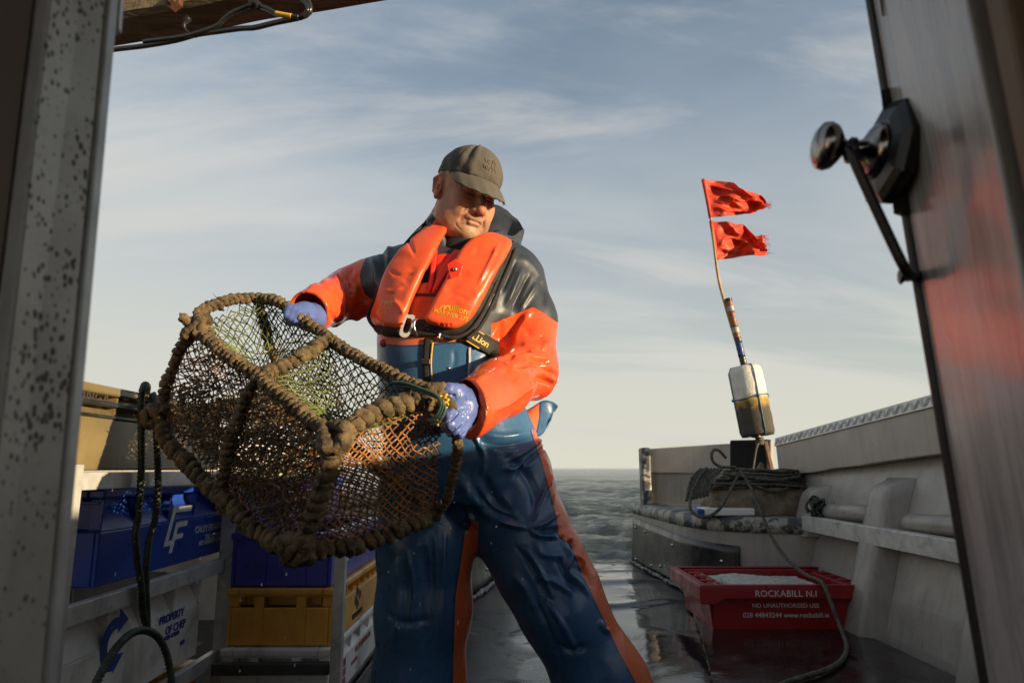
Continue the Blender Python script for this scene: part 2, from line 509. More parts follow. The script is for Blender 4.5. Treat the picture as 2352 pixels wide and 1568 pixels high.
def worn_paint():
    m = Mat('worn_paint')
    w = m.rng(m.noise(7, 9, .72, .4), .49, .53)
    c = m.mix(m.rng(m.noise(25, 5), .3, .7), (.23, .21, .17), (.42, .39, .33))
    m.col(m.mix(w, (.05, .052, .055), c)); m.set('Roughness', .5); m.bump(w, .5, .003); m.bump(m.noise(60, 4), .3, .003)
    M['worn_paint'] = m.m
worn_paint()
def spotted_alu():
    m = Mat('spotted_metal')
    v = m.n('ShaderNodeTexVoronoi'); v.inputs['Scale'].default_value = 215; v.inputs['Randomness'].default_value = .95
    mp_ = m.n('ShaderNodeMapping'); mp_.inputs['Scale'].default_value = (1, 1, .62); m.l(m.co(), mp_.inputs[0])
    m.l(mp_.outputs[0], v.inputs['Vector'])
    size = m.math('MULTIPLY', m.rng(m.noise(9, 4, .7), .34, .60), .50)
    sp = m.math('SUBTRACT', size, v.outputs['Distance'])
    spot = m.rng(m.math('ADD', sp, m.rng(m.noise(90, 4), 0, 1, -.16, .16)), -.06, .10)
    base = m.mix(m.rng(m.noise(14, 7, .65), .3, .7), (.46, .41, .34), (.66, .61, .53))
    base = m.mix(m.rng(m.noise(5, 5, .6, .5, (1, 1, .25)), .55, .75, 0, .6), base, (.20, .145, .085))
    m.col(m.mix(m.math('MULTIPLY', spot, .85), base, (.06, .05, .045)))
    m.set('Metallic', .1); m.set('Roughness', m.rng(spot, 0, 1, .38, .7)); m.bump(m.noise(90, 4), .2, .002)
    M['spotted_metal'] = m.m
spotted_alu()
def door_gloss():
    m = Mat('door_gloss')
    st = m.noise(7, 8, .68, .3, (7, 7, .25))
    c = m.mix(m.rng(st, .3, .7), (.16, .145, .135), (.56, .54, .52))
    c = m.mix(m.rng(m.noise(2.2, 4, .6), .5, .7, 0, .6), c, (.14, .10, .085))
    m.col(c); m.set('Roughness', m.rng(st, .35, .65, .17, .38)); m.set('Coat Weight', .5); m.set('Coat Roughness', .12)
    m.bump(st, .25, .003); m.bump(m.noise(40, 5, .6, 0, (4, 4, .4)), .2, .002)
    M['door_gloss'] = m.m
door_gloss()
def mossy_wood():
    m = Mat('mossy_wood')
    g = m.noise(6, 8, .6, .6, (1.2, 9, 9))
    c = m.mix(m.rng(g, .3, .7), (.085, .060, .034), (.27, .20, .115))
    c = m.mix(m.rng(m.noise(5, 6, .7), .55, .68, 0, .7), c, (.13, .075, .03))
    c = m.mix(m.rng(m.noise(3.5, 7, .7), .58, .68, 0, .8), c, (.06, .065, .022))
    m.col(c); m.set('Roughness', .9); m.bump(g, .9, .012); m.bump(m.noise(90, 5), .6, .005)
    M['mossy_wood'] = m.m
mossy_wood()
def float_foam():
    m = Mat('float_foam')
    z = m.attr('along').outputs['Fac']
    dn = m.math('ADD', z, m.rng(m.noise(7, 8, .7), 0, 1, -.30, .30))
    c = m.mix(m.rng(m.noise(20, 6), .3, .7), (.58, .55, .48), (.74, .71, .63))
    c = m.mix(m.rng(m.noise(16, 5, .7), .64, .70, 0, .7), c, (.28, .22, .14))
    c = m.mix(m.rng(dn, .40, .50), c, (.42, .26, .05))
    c = m.mix(m.rng(dn, .50, .64), c, (.055, .045, .035))
    m.col(c); m.set('Roughness', .8); m.bump(m.noise(30, 6, .7), .7, .012); M['float_foam'] = m.m
float_foam()
# ------------------------------------------------------------------ sea
def build_sea():
    th = np.r_[np.linspace(rad(35), rad(145), 620), np.linspace(rad(146), rad(394), 125)]
    rr = np.geomspace(3.2, 30000, 860)
    Rr, T = np.meshgrid(rr, th, indexing='ij')
    X, Y = Rr * np.cos(T), Rr * np.sin(T)
    dr = Rr * (math.log(30000 / 3.2) / 860)
    Z = np.full_like(X, -.58)
    r = np.random.default_rng(3)
    for i in range(110):
        lam = 10 ** r.uniform(math.log10(.30), math.log10(5))
        a = r.normal(rad(250), .7); k = 2 * math.pi / lam
        amp = .0078 * lam ** .60 * r.uniform(.5, 1.2)
        ph = k * (X * math.cos(a) + Y * math.sin(a)) + r.uniform(0, 6.28) + .6 * np.sin(k * .31 * (X * math.sin(a) - Y * math.cos(a)) + r.uniform(0, 6))
        fade = np.clip(lam / (2.6 * dr) - .6, 0, 1)
        w = np.sin(ph)
        Z += amp * fade * (w - .28 * np.cos(2 * ph))
    Z = np.where(Rr > 900, -.58, Z)
    v = np.stack([X, Y, Z], -1).reshape(-1, 3)
    n, m = len(rr), len(th)
    i = np.arange(n - 1)[:, None] * m; j = np.arange(m)[None]; jn = (j + 1) % m
    f = np.stack([i + j, i + m + j, i + m + jn, i + jn], -1).reshape(-1, 4)
    o = add('sea', v, f, 'sea_water', smooth=True); tag(o, kind='structure')
build_sea()

# ------------------------------------------------------------------ deck
def deck_z(x, y):
    z = .010 * np.sin(y * 1.7 + np.sin(x * 1.3)) * .25
    for y0, a, w in ((4.52, .022, .07), (5.35, .02, .10), (5.95, .012, .05)):
        yy = y0 + .10 * np.sin(x * 3.1 + y0) + .05 * np.sin(x * 7.3)
        z = z + a * np.exp(-((y - yy) / w) ** 2) * np.clip((x + .1) * 2.2, 0.1, 1) * np.clip((1.35 - x) * 3, 0, 1)
    z = z + .016 * (fbm(np.stack([x * 1.4, y * 1.1, 0 * x], -1), 5) - .5)
    return z
def build_deck():
    xs = np.linspace(-1.95, 1.95, 130); ys = np.linspace(-1.7, 6.58, 260)
    X, Y = np.meshgrid(xs, ys)
    Z = deck_z(X, Y)
    e = Y > 6.5; Z = np.where(e, Z - .04, Z)
    v = np.stack([X, Y, Z], -1).reshape(-1, 3); m = len(xs)
    i = np.arange(len(ys) - 1)[:, None] * m; j = np.arange(m - 1)[None]
    f = np.stack([i + j, i + j + 1, i + m + j + 1, i + m + j], -1).reshape(-1, 4)
    tag(add('deck', v, f, 'wet_rubber', smooth=True), kind='structure')
    mb = MB().box((0, 2.42, -.34), (3.86, 8.2, .52))
    tag(mb.build('hull', 'grp_grey'), kind='structure')
    # frayed edge where two mats meet
    pts = spline([G(1560, 1338), G(1585, 1390), G(1606, 1440), G(1622, 1500), G(1640, 1568), G(1665, 1660)], 240)
    pts[:, 2] = deck_z(pts[:, 0], pts[:, 1]) + .008
    pts[:, 0] += .010 * (vnoise(pts * 30) - .5) + .004 * rng.normal(size=240)
    add_r = .007 * (.5 + vnoise(pts * 55, 3) * 1.1)
    v, f = tube(pts, add_r, 6)
    o = add('mat_edge', v, f, 'net_dark', smooth=True, base=pts[0]); tag(o, kind='structure')
    # second mat, dark red, under the red crate
    mb = MB()
    a = [G(1566, 1345, .02), G(1585, 1390, .02), G(1606, 1440, .02), G(1640, 1568, .02), G(1670, 1680, .02)]
    b = [(1.80, p[1], .02) for p in a]
    k = len(a)
    v = [tuple(p) for p in a] + b
    top = [(i, k + i, k + i + 1, i + 1) for i in range(k - 1)]
    v2 = [(p[0], p[1], .004) for p in v]
    f = top + [(i, i + 1, 2 * k + i + 1, 2 * k + i) for i in range(k - 1)]
    M['mat_red'] = None
    m = Mat('mat_red'); m.col(m.mix(m.rng(m.noise(7, 6), .35, .65), (.007, .005, .005), (.020, .009, .009)))
    m.set('Roughness', m.rng(m.noise(3, 6, .6), .4, .6, .06, .3)); m.bump(m.noise(9, 5), .4, .01); M['mat_red'] = m.m
    o = add('rubber_mat', np.array(v + v2), f, 'mat_red', base=(1.4, 3.8, 0))
    tag(o, 'dark red rubber mat on the deck under the red fish crate', 'mat')
build_deck()

# ------------------------------------------------------------------ bulwarks
def ztop(y): return np.minimum(1.064 - .0613 * (np.asarray(y) - 5.5), 1.27)
def zcb(y): return np.minimum(.774 - .065 * (np.asarray(y) - 5.5), 1.0)
def bulwark(side, label, y1):
    t = thing('bulwark', (side * 1.85, 3.0, 0), label, 'bulwark')
    ys = np.r_[np.arange(-1.6, 3.0, .3), 3.0, 3.3, 3.62, 3.95, 4.3, np.arange(4.6, y1, .3), y1]
    zs = [-.02, .04, .21, .45, .65, 1.0]
    def xin(z): return 1.845 + .30 * np.clip(z, 0, 1) ** 1.15
    mb = MB(); ny = len(ys); nz = len(zs)
    v = []
    for y in ys:
        for k, z in enumerate(zs):
            zz = z if k < nz - 1 else float(zcb(y)) + .05
            v.append((side * xin(zz), y, zz))
    for y in ys:
        for k, z in enumerate(zs):
            zz = z if k < nz - 1 else float(zcb(y)) + .05
            v.append((side * (xin(zz) + .05), y, zz))
    f = []; o2 = ny * nz
    for i in range(ny - 1):
        for k in range(nz - 1):
            port = abs(ys[i] - 3.62) < .01 and k == 1
            a, b, c, d = i * nz + k, (i + 1) * nz + k, (i + 1) * nz + k + 1, i * nz + k + 1
            if not port:
                f += [(a, b, c, d), (o2 + d, o2 + c, o2 + b, o2 + a)]
            else:
                f += [(a, o2 + a, o2 + b, b), (b, o2 + b, o2 + c, c), (c, o2 + c, o2 + d, d), (d, o2 + d, o2 + a, a)]
    add('panel', np.array(v), f, 'grp_grey', t, smooth=False)
    # pale coaming board, overhanging inwards
    yc_ = y1 - .72 if side > 0 else y1
    n = 24; yy = np.linspace(-1.6, yc_, n)
    V = []
    for y in yy:
        zb, zt = float(zcb(y)), float(ztop(y)) - .055
        V += [(side * 2.035, y, zb + .004 * math.sin(y * 9)), (side * 2.025, y, zt), (side * 2.20, y, zt), (side * 2.20, y, zb)]
    F_ = []
    for i in range(n - 1):
        for k in range(4):
            F_.append((i * 4 + k, i * 4 + 4 + k, i * 4 + 4 + (k + 1) % 4, i * 4 + (k + 1) % 4))
    F_ += [(0, 1, 2, 3), tuple(4 * n - 4 + k for k in (3, 2, 1, 0))]
    add('coaming', np.array(V), F_, 'grp_pale', t, bevel=.004)
    # chequer plate capping
    cp = MB()
    segs = [(-1.6, 1.0), (1.0, 3.0), (3.0, 4.28), (4.283, yc_)] if side > 0 else [(-1.6, y1)]
    for a, b in segs:
        q = []
        for y in (a, b):
            z = float(ztop(y)); x0 = 2.012; x1 = 2.22
            q.append([(side * x0, y, z - .062), (side * x1, y, z - .062), (side * (x1), y, z + .004), (side * (x0 + .012), y, z)])
        cp.hexa([*q[0], *q[1]]) if side > 0 else cp.hexa([*q[1], *q[0]])
    if side > 0:
        y = 2.6; k = 0
        while y < yc_ - .03:
            z = float(ztop(y)) - .031
            for j in range(3):
                sgn = 1 if k % 2 else -1
                c = np.array([2.0175, y + j * .011, z]); d = np.array([.0045, .016 * sgn, .021])
                cp.bar(c - d, c + d, .0035, .005, up=(1, 0, 0))
            y += .044; k += 1
        for yk in np.arange(2.6, yc_ - .05, .05):
            for xk in np.arange(2.05, 2.20, .05):
                z = float(ztop(yk)) + .002 + (xk - 2.09) * .03
                sgn = 1 if (int(round(yk * 20)) + int(round(xk * 20))) % 2 else -1
                cp.bar((xk - .014, yk - .014 * sgn, z), (xk + .014, yk + .014 * sgn, z), .006, .005)
    cp.build('cap_plate', 'alu', t, bevel=.003)
    if side > 0:
        # moulded ribs: grid profile, broad flat with sloped sides
        def rib(y0, zb, zt, w, dep):
            zz = np.linspace(zb, zt, 22); tt = np.linspace(-1, 1, 15)
            V = []; 
            for z in zz:
                e = min(1, (zt - z) / .09); e = math.sqrt(max(0, 1 - (1 - e) ** 2)); e = max(e, .02)
                e2 = 1 if zb > .1 and False else 1
                for s_ in tt:
                    h = dep * e * (1 - max(0, (abs(s_) - .52) / .48) ** 1.6)
                    V.append((xin(z) - h + .001 - .002 * (abs(s_) > .99), y0 + s_ * w, z))
            F2 = [(i * 15 + j, i * 15 + j + 1, i * 15 + 16 + j, i * 15 + 15 + j) for i in range(21) for j in range(14)]
            F2 = [q[::-1] for q in F2]
            return V, F2
        for y0, zb, zt, w, dep in ((4.62, .42, .74, .13, .10), (3.72, -.02, .80, .14, .11), (2.8, -.02, .86, .14, .11)):
            V, F2 = rib(y0, zb, zt, w, dep)
            add('rib', np.array(V), F2, 'grp_grey', t, smooth=True)
        # half round stringer between the ribs
        for ya, yb in ((3.87, 4.48), (2.95, 3.57)):
            mb = MB()
            P = spline([(2.0, ya, .60), (1.985, (ya + yb) / 2, .59), (1.99, yb, .575)], 14)
            mb.tube(P, .05 * np.r_[.35, .9, np.ones(10), .9, .35], 14)
            mb.build('stringer', 'grp_grey', t, smooth=True)
        # flat bar on brackets
        a0, a1 = np.array((1.86, 4.50, .50)), np.array((1.885, 2.2, .497))
        mb = MB()
        mb.bar(a0 + (0, 0, .005), a1 + (0, 0, .005), .016, .088)
        mb.bar(a0 + (.032, 0, .046), a1 + (.032, 0, .046), .055, .010)
        mb.build('rail', 'alu', t, bevel=.002)
    return t
bulwark(1, 'grey ribbed bulwark with pale coaming and chequer plate cap behind the red crate', 6.02)
bulwark(-1, 'grey bulwark along the side of the deck behind the crate rack', 6.3)

# ------------------------------------------------------------------ stern lockers and transom
def curve2(P, n):
    Q = spline([(a, b, 0) for a, b in P], n); return Q[:, :2]
def locker(label, P, zl, side, sheet_end, dz):
    t = thing('stern_locker', (P[0][0], P[0][1], 0), label, 'locker')
    C = curve2(P, 60); n = len(C)
    T = np.gradient(C, axis=0); T /= np.linalg.norm(T, axis=1)[:, None]
    N = np.stack([T[:, 1], -T[:, 0]], 1) * (-side)      # towards the open deck
    if side > 0: N = np.stack([-T[:, 1] * -1, -T[:, 0] * 1], 1) * -1
    mid = np.array([(.55 if side > 0 else .55), 4.2])
    sg = np.sign(((mid - C) * N).sum(1)); N *= sg[:, None]
    # face
    V = []; zs = [-.02, .1, .2, .3, zl - .10]
    for i in range(n):
        for z in zs:
            V.append((C[i, 0] + N[i, 0] * (-.03 * (z / zl)), C[i, 1] + N[i, 1] * (-.03 * (z / zl)), z))
    F_ = [(i * 5 + k, i * 5 + 5 + k, i * 5 + 6 + k, i * 5 + 1 + k) for i in range(n - 1) for k in range(4)]
    if side < 0: F_ = [q[::-1] for q in F_]
    add('face', np.array(V), F_, 'grp_grey', t, smooth=True)
    # rounded, worn upper band and top
    prof = [(-.03, zl - .10), (-.012, zl - .095), (-.010, zl - .05), (-.016, zl - .02), (-.035, zl - .004), (-.06, zl), (-.22, zl + .002)]
    k = len(prof); V = []
    for i in range(n):
        for o_, z in prof:
            V.append((C[i, 0] + N[i, 0] * o_, C[i, 1] + N[i, 1] * o_, z))
    F_ = [(i * k + j, i * k + k + j, i * k + k + 1 + j, i * k + 1 + j) for i in range(n - 1) for j in range(k - 1)]
    if side < 0: F_ = [q[::-1] for q in F_]
    add('ledge', np.array(V), F_, 'worn_paint', t, smooth=True)
    # lid inside
    back = (1.99 if side > 0 else -1.93)
    pts = [(C[i, 0] + N[i, 0] * -.2, C[i, 1] + N[i, 1] * -.2, zl - .003) for i in range(n)] + [(back, 6.5, zl - .003)]
    add('lid', np.array(pts), [tuple(range(len(pts)))], 'grp_grey', t)
    # black rubber sheet, bolted on
    m = int(n * sheet_end); V = []
    nk = 8
    for i in range(m):
        zt = zl - .125 - dz * i / m
        for q in range(nk):
            z = -.01 + (zt + .01) * q / (nk - 1)
            off = .008 - .03 * (z / zl) + .012 * (fbm(np.array([[C[i, 1] * 2.2, z * 4, 3.]]), 2)[0] - .35)
            V.append((C[i, 0] + N[i, 0] * off, C[i, 1] + N[i, 1] * off, z))
    F_ = [(i * nk + q, i * nk + nk + q, i * nk + nk + 1 + q, i * nk + 1 + q) for i in range(m - 1) for q in range(nk - 1)]
    if side < 0: F_ = [q[::-1] for q in F_]
    o = add('rubber_sheet', np.array(V), F_, 'rubber', t, smooth=True)
    md = o.modifiers.new('thick', 'SOLIDIFY'); md.thickness = .006; md.offset = 0
    for fi, zf in ((.07, .80), (.24, .78), (.10, .12), (.47, .22), (.62, .70), (.95, .60), (.36, .15)):
        i = int(fi * (m - 1)); z = (zl - .13) * zf
        c = np.array([C[i, 0], C[i, 1], z]); nn = np.array([N[i, 0], N[i, 1], 0])
        c = c + nn * (.016 - .03 * z / zl)
        MB().lathe([(.013, -.012), (.013, .002), (.009, .007), (.0, .009)], c, nn, 12).build('bolt', 'steel', o, smooth=True)
    # ragged sealing strip along the foot
    pts = [(C[i, 0] + N[i, 0] * .03, C[i, 1] + N[i, 1] * .03, .012) for i in range(m)]
    pts = spline(pts, 160); rr_ = .016 * (.45 + vnoise(pts * 26, 4))
    pts[:, 2] += .012 * (vnoise(pts * 14, 9) - .3)
    v, f = tube(pts, rr_, 7, lump=.006)
    add('foot_seal', v, f, 'worn_paint', t, smooth=True)
    return t, C, N
lockR, CR, NR = locker('worn grey corner locker with bolted black rubber sheet behind the red crate',
       [(1.115, 6.56), (1.17, 5.8), (1.235, 5.15), (1.36, 4.80), (1.62, 4.60), (1.97, 4.50)], .53, 1, .80, .06)
lockL, CL_, NL_ = locker('black rubber faced corner locker behind the standing man',
       [(.015, 6.56), (-.12, 5.6), (-.28, 4.75), (-.50, 4.35), (-.95, 4.15), (-1.95, 4.1)], .72, -1, .80, .02)

def transom():
    t = thing('stern_bulwark', (1.25, 6.5, .53), 'pale stern bulwark with weathered end post beneath the marker buoy', 'bulwark')
    A0 = D(1490, 1030, 6.46); A1 = D(1772, 1012, 5.98); B0 = D(1490, 1086, 6.46); B1 = D(1772, 1088, 5.98)
    n = np.array([.06, .10, 0])
    MB().prism([B0, B1, A1, A0], n).build('coaming', 'grp_pale', t, bevel=.01)
    C0 = np.array([B0[0] - .02, B0[1] + .05, .50]); C1 = np.array([2.12, 6.05, .50])
    MB().prism([C0, C1, (C1[0], C1[1], B1[2] + .04), (C0[0], C0[1], B0[2] + .04)], n).build('panel', 'grp_grey', t)
    p0 = D(1482, 1030, 6.40)
    MB().box((p0[0], 6.44, (.50 + p0[2] + .01) / 2), (.085, .16, p0[2] - .49)).build('end_post', 'worn_paint', t, bevel=.018)
    a = D(1676, 1012, 6.13); b = D(1766, 1010, 5.97); c = D(1764, 1086, 5.97); d = D(1676, 1082, 6.13)
    MB().prism([d, c, b + (0, 0, .006), a + (0, 0, .006)], (.05, .07, 0)).build('fender_pad', 'black_fibre', t, bevel=.012)
    mb = MB().bar(D(1757, 1012, 5.93), D(1776, 1092, 5.93), .035, .03)
    mb.build('stay', 'wood_stick', t, bevel=.004)
transom()

# ------------------------------------------------------------------ wheelhouse round the camera
def wheelhouse():
    t = thing('wheelhouse', (0, .38, 0), 'dark wheelhouse whose open doorway frames the deck', 'wheelhouse')
    mb = MB(); x0, x1, y0, y1 = -1.0, .92, -1.5, .40
    mb.box(((x0 - .62) / 2, .385, 1.0), (-.62 - x0, .03, 2.06)); mb.box(((x1 + .62) / 2, .385, .40), (x1 - .62, .03, .84)); mb.box(((x1 + .62) / 2, .385, 1.9), (x1 - .62, .03, .30))
    mb.box((x1, -.35, 1.29), (.037, 1.52, .96))  # unseen panel added over the starboard window, keeps sun off the door post
    for x in (x0, x1):
        mb.box((x, (y0 + y1) / 2, .40), (.04, y1 - y0 + .06, .84)); mb.box((x, (y0 + y1) / 2, 1.9), (.04, y1 - y0 + .06, .28))
        for y in (y0, (y0 + y1) / 2): mb.box((x, y, 1.29), (.038, .07, .94))
    mb.box(((x0 + x1) / 2, y0, .40), (x1 - x0 - .05, .04, .84)); mb.box(((x0 + x1) / 2, y0, 1.9), (x1 - x0 - .05, .04, .28)); mb.box((-.1, y0, 1.29), (.07, .038, .94))
    mb.build('wall', 'cabin', t)
    MB().box(((x0 + x1) / 2, (y0 + y1) / 2 + .03, 2.075), (x1 - x0 + .12, y1 - y0 + .16, .06)).build('roof', 'cabin', t)
wheelhouse()
KD = .62            # the doorway is a metre-wide opening less than half a metre from the lens
def upright(x0, y0, x1, y1, Y, zb=0., zt=2.02):
    a, b = D(x0, y0, Y), D(x1, y1, Y); d = (b - a) / (b[2] - a[2])
    return a + d * (zb - a[2]), a + d * (zt - a[2])
def door_post():
    t = thing('door_post', (-.33, .5, 0), 'grey metal door post speckled with dark corrosion spots', 'door post')
    R0, R1 = upright(238, 60, 97, 1568, .80 * KD); L0, L1 = upright(111, 0, 14, 828, .72 * KD)
    w = np.array([-.02, .03, 0])
    MB().hexa([L0, R0, R0 + w, L0 + (-.02, .012, 0), L1, R1, R1 + w, L1 + (-.02, .012, 0)]).build('face', 'spotted_metal', t, bevel=.003)
    e = np.array([-.003, -.008, 0]); w2 = np.array([.0025, -.002, 0])
    MB().hexa([L0 + e, L0 + w2, L0 + (-.001, -.001, 0), L0 + (-.012, -.002, 0), L1 + e, L1 + w2, L1 + (-.001, -.001, 0), L1 + (-.012, -.002, 0)]).build('edge_trim', 'alu', t, bevel=.001)
    r2 = np.array([.0025, .001, 0])
    MB().hexa([R0 + r2, R0 + r2 + (.002, .008, 0), R0 + (-.006, .018, 0), R0 + (-.0025, 0.002, 0), R1 + r2, R1 + r2 + (.002, .008, 0), R1 + (-.006, .018, 0), R1 + (-.0025, 0.002, 0)]).build('corner_bead', 'alu', t, bevel=.001)
    q0 = L0 + (-.002, -.012, 0); q1 = L1 + (-.002, -.012, 0)
    MB().hexa([q0 + (-.40, -.02, 0), q0, q0 + (-.008, .010, 0), q0 + (-.40, .02, 0), q1 + (-.40, -.02, 0), q1, q1 + (-.008, .010, 0), q1 + (-.40, .02, 0)]).build('jamb', 'cabin', t)
    Y = .84 * KD
    a, b, c, d = D(182, -60, Y), D(282, -60, Y), D(273, 64, Y), D(258, 70, Y)
    MB().prism([a, D(192, 2, Y), d, c, b][::-1], (-.002, .008, 0)).build('bracket', 'alu', t, bevel=.001)
door_post()
def cabin_door():
    t = thing('cabin_door', (.37, .59, 0), 'open wheelhouse door with glossy grimy face, rim lock and round knob', 'door')
    A0, A1 = upright(2003, 0, 2268, 1568, .95 * KD); pb = D(2280, 295, .70 * KD); ta = (pb[2] - A0[2]) / (A1[2] - A0[2]); off = pb - (A0 + (A1 - A0) * ta); B0, B1 = A0 + off, A1 + off
    th = np.array([.030, .003, 0])
    MB().hexa([A0, B0, B0 + th, A0 + th, A1, B1, B1 + th, A1 + th]).build('leaf', 'door_gloss', t, bevel=.003)
    e = np.array([-.004, .001, 0]); q = np.array([0, .005, 0])
    MB().hexa([A0 + e, A0 + (-.002, -.003, 0), A0 + (.026, 0, 0) + q, A0 + q + e, A1 + e, A1 + (-.002, -.003, 0), A1 + (.026, 0, 0) + q, A1 + q + e]).build('edge_strip', 'door_dark', t, bevel=.002)
    d = (A1 - A0) / np.linalg.norm(A1 - A0); nrm = np.array([-1., .12, 0])
    w = [D(2030, -40, .93 * KD), D(2058, 58, .925 * KD), D(2076, -40, .91 * KD)]
    MB().prism([p + nrm * .003 for p in w], nrm * .007).build('window_gasket', 'black_plastic', t, bevel=.002)
    w = [D(2050, -38, .91 * KD), D(2060, 36, .915 * KD), D(2070, -38, .905 * KD)]
    MB().prism([p + nrm * .009 for p in w], nrm * .004).build('pane', 'chrome_worn', t)
    f = lambda x, y, Y=.94: D(x, y, Y * KD)
    ax = np.array([-1., .05, 0.14]); ax /= np.linalg.norm(ax)
    lk = MB().hexa([f(2052, 492), f(2098, 488), f(2128, 470, .90), f(2075, 500, .98), f(2022, 208), f(2078, 190), f(2120, 190, .90), f(2050, 200, .98)]).build('lock_case', 'black_metal', t, bevel=.004)
    o = f(2052, 352, .945)
    sc = lambda P: [(r * KD, z * KD) for r, z in P]
    MB().lathe(sc([(.080, -.004), (.080, .012), (.066, .020), (.048, .024)]), o, ax, 8, d).build('lock_cover', 'black_metal', lk, bevel=.0015)
    MB().lathe(sc([(.040, .022), (.041, .028), (.034, .036), (.022, .042), (.015, .048), (.012, .056), (.011, .066), (.014, .074), (.024, .080),
             (.033, .088), (.036, .097), (.034, .106), (.024, .113), (.010, .117), (.0, .118)]), o, ax, 36, d).build('knob', 'chrome_worn', t, smooth=True)
    hk = MB()
    P = spline([f(1945, 338, .92), f(1956, 352, .915), f(1972, 392, .915), f(2050, 560, .915), f(2076, 612, .915), f(2086, 628, .92), f(2098, 634, .93)], 40)
    hk.tube(P, .0045, 10); hk.lathe(sc([(.014, -.006), (.019, -.003), (.019, .003), (.014, .006)]), f(1955, 346, .925), ax, 20)
    hk.build('stay_hook', 'black_metal', t, smooth=True)
    MB().lathe(sc([(.008, -.02), (.008, .012), (.012, .016)]), f(2096, 634, .945), (-1, .1, 0), 10).build('hook_eye', 'black_metal', t, smooth=True)
    return B0, B1
dB0, dB1 = cabin_door()
def door_frame():
    a, b = dB0 + (.004, -.008, 0), dB1 + (.004, -.008, 0)
    t = thing('door_frame', (a[0], a[1], 0), 'brown painted door jamb beside the open wheelhouse door', 'door frame')
    MB().hexa([a + (.0, -.02, 0), a + (.27, -.035, 0), a + (.27, .0, 0), a, b + (0, -.02, 0), b + (.27, -.035, 0), b + (.27, .0, 0), b]).build('jamb', 'jamb_brown', t, bevel=.004)
door_frame()

# ------------------------------------------------------------------ overhead timber with its cable
def beam():
    zb = 1.95
    a, b = G(230, 116, zb), G(900, -1, zb)
    d = (b - a) / np.linalg.norm(b - a); nrm = np.array([d[1], -d[0], 0.])
    if nrm[1] > 0: nrm = -nrm
    a = a - d * .5 + nrm * .117; b = b + d * 1.1 + nrm * .117
    t = thing('timber_beam', (a + b) / 2, 'weathered mossy timber beam overhead with black cable tied beneath', 'beam')
    L = np.linalg.norm(b - a); nx = 150; prof = [(0, 0), (.012, -.010), (.05, -.012), (.10, -.012), (.115, 0), (.115, .06), (.115, .14), (.115, .2), (0, .2), (0, .14), (-.002, .09), (0, .045), (0, .018)]
    V = []
    for i in range(nx):
        p = a + d * L * i / (nx - 1)
        for u, z in prof:
            q = p - nrm * u + np.array([0, 0, z])
            V.append(q + (vnoise(np.array([q * 5])) [0] - .5) * .012 * np.array([0, 0, 1]) + nrm * .006 * (vnoise(np.array([q * 8]), 4)[0] - .5))
    k = len(prof)
    Fc = [(i * k + j, i * k + (j + 1) % k, i * k + k + (j + 1) % k, i * k + k + j) for i in range(nx - 1) for j in range(k)]
    Fc += [tuple(range(k))[::-1], tuple((nx - 1) * k + j for j in range(k))]
    add('timber', np.array(V), Fc, 'mossy_wood', t, smooth=False)
    def on(x, y, off=.008):      # point on the face of the beam
        r = ray(x, y); o = np.array([0, 0, CAM_H]); den = r @ nrm
        return o + r * (((a + nrm * off - o) @ nrm) / den)
    p = on(398, 4)
    simple('rust', (.10, .038, .016), .8, var=.5, nscale=30, bump=.6)
    MB().lathe([(.024, -.01), (.024, .004), (.012, .006), (.012, .016), (0, .017)], p, nrm, 6).build('bolt', 'rust', t, bevel=.002)
    mb = MB(); mb.tube(spline([on(432, 48, .01), on(424, 54, .022), (on(424, 66, .02)), on(436, 78, .012), on(452, 84, .006)], 18), .004, 8)
    mb.lathe([(.008, 0), (.008, .01), (0, .012)], on(434, 48, .0), nrm, 10)
    mb.build('hook', 'black_metal', t, smooth=True)
    c = thing('cable', on(560, 60), 'black cable drooping along the lower edge of the timber beam', 'cable')
    z = lambda X, Y: (( 480 + X / 4.523) / 1.0629, Y / 4.523 / 1.0629)
    def run(pts, r, off, nm, mt): 
        P = spline([on(*q, off) for q in pts], 60)
        v, f = tube(P, r, 9); add(nm, v, f, mt, c, smooth=True)
    run([(190, 132), (250, 116), (330, 106), (400, 94), z(0, 385), z(240, 350), z(480, 318), z(640, 308), z(860, 255), z(1060, 215), z(1170, 188), z(1240, 150), z(1255, 80), z(1215, -40)], .0062, .006, 'sheath', 'black_plastic')
    run([(330, 96), (420, 84), z(200, 300), z(300, 215), z(400, 140), z(500, 100), z(630, 55), z(760, 90), z(870, 145), z(1000, 178), z(1130, 190)], .0055, .012, 'sheath', 'black_plastic')
    run([z(880, 152), z(960, 168), z(1050, 184)], .0062, .013, 'tape', 'ink_yellow')
    run([z(1140, -30), z(1205, 40), z(1225, 110), z(1170, 180)], .0045, .012, 'sheath', 'black_plastic')
    run([z(590, 60), z(640, 40), z(690, 70)], .009, .014, 'tape', 'black_fibre')
beam()
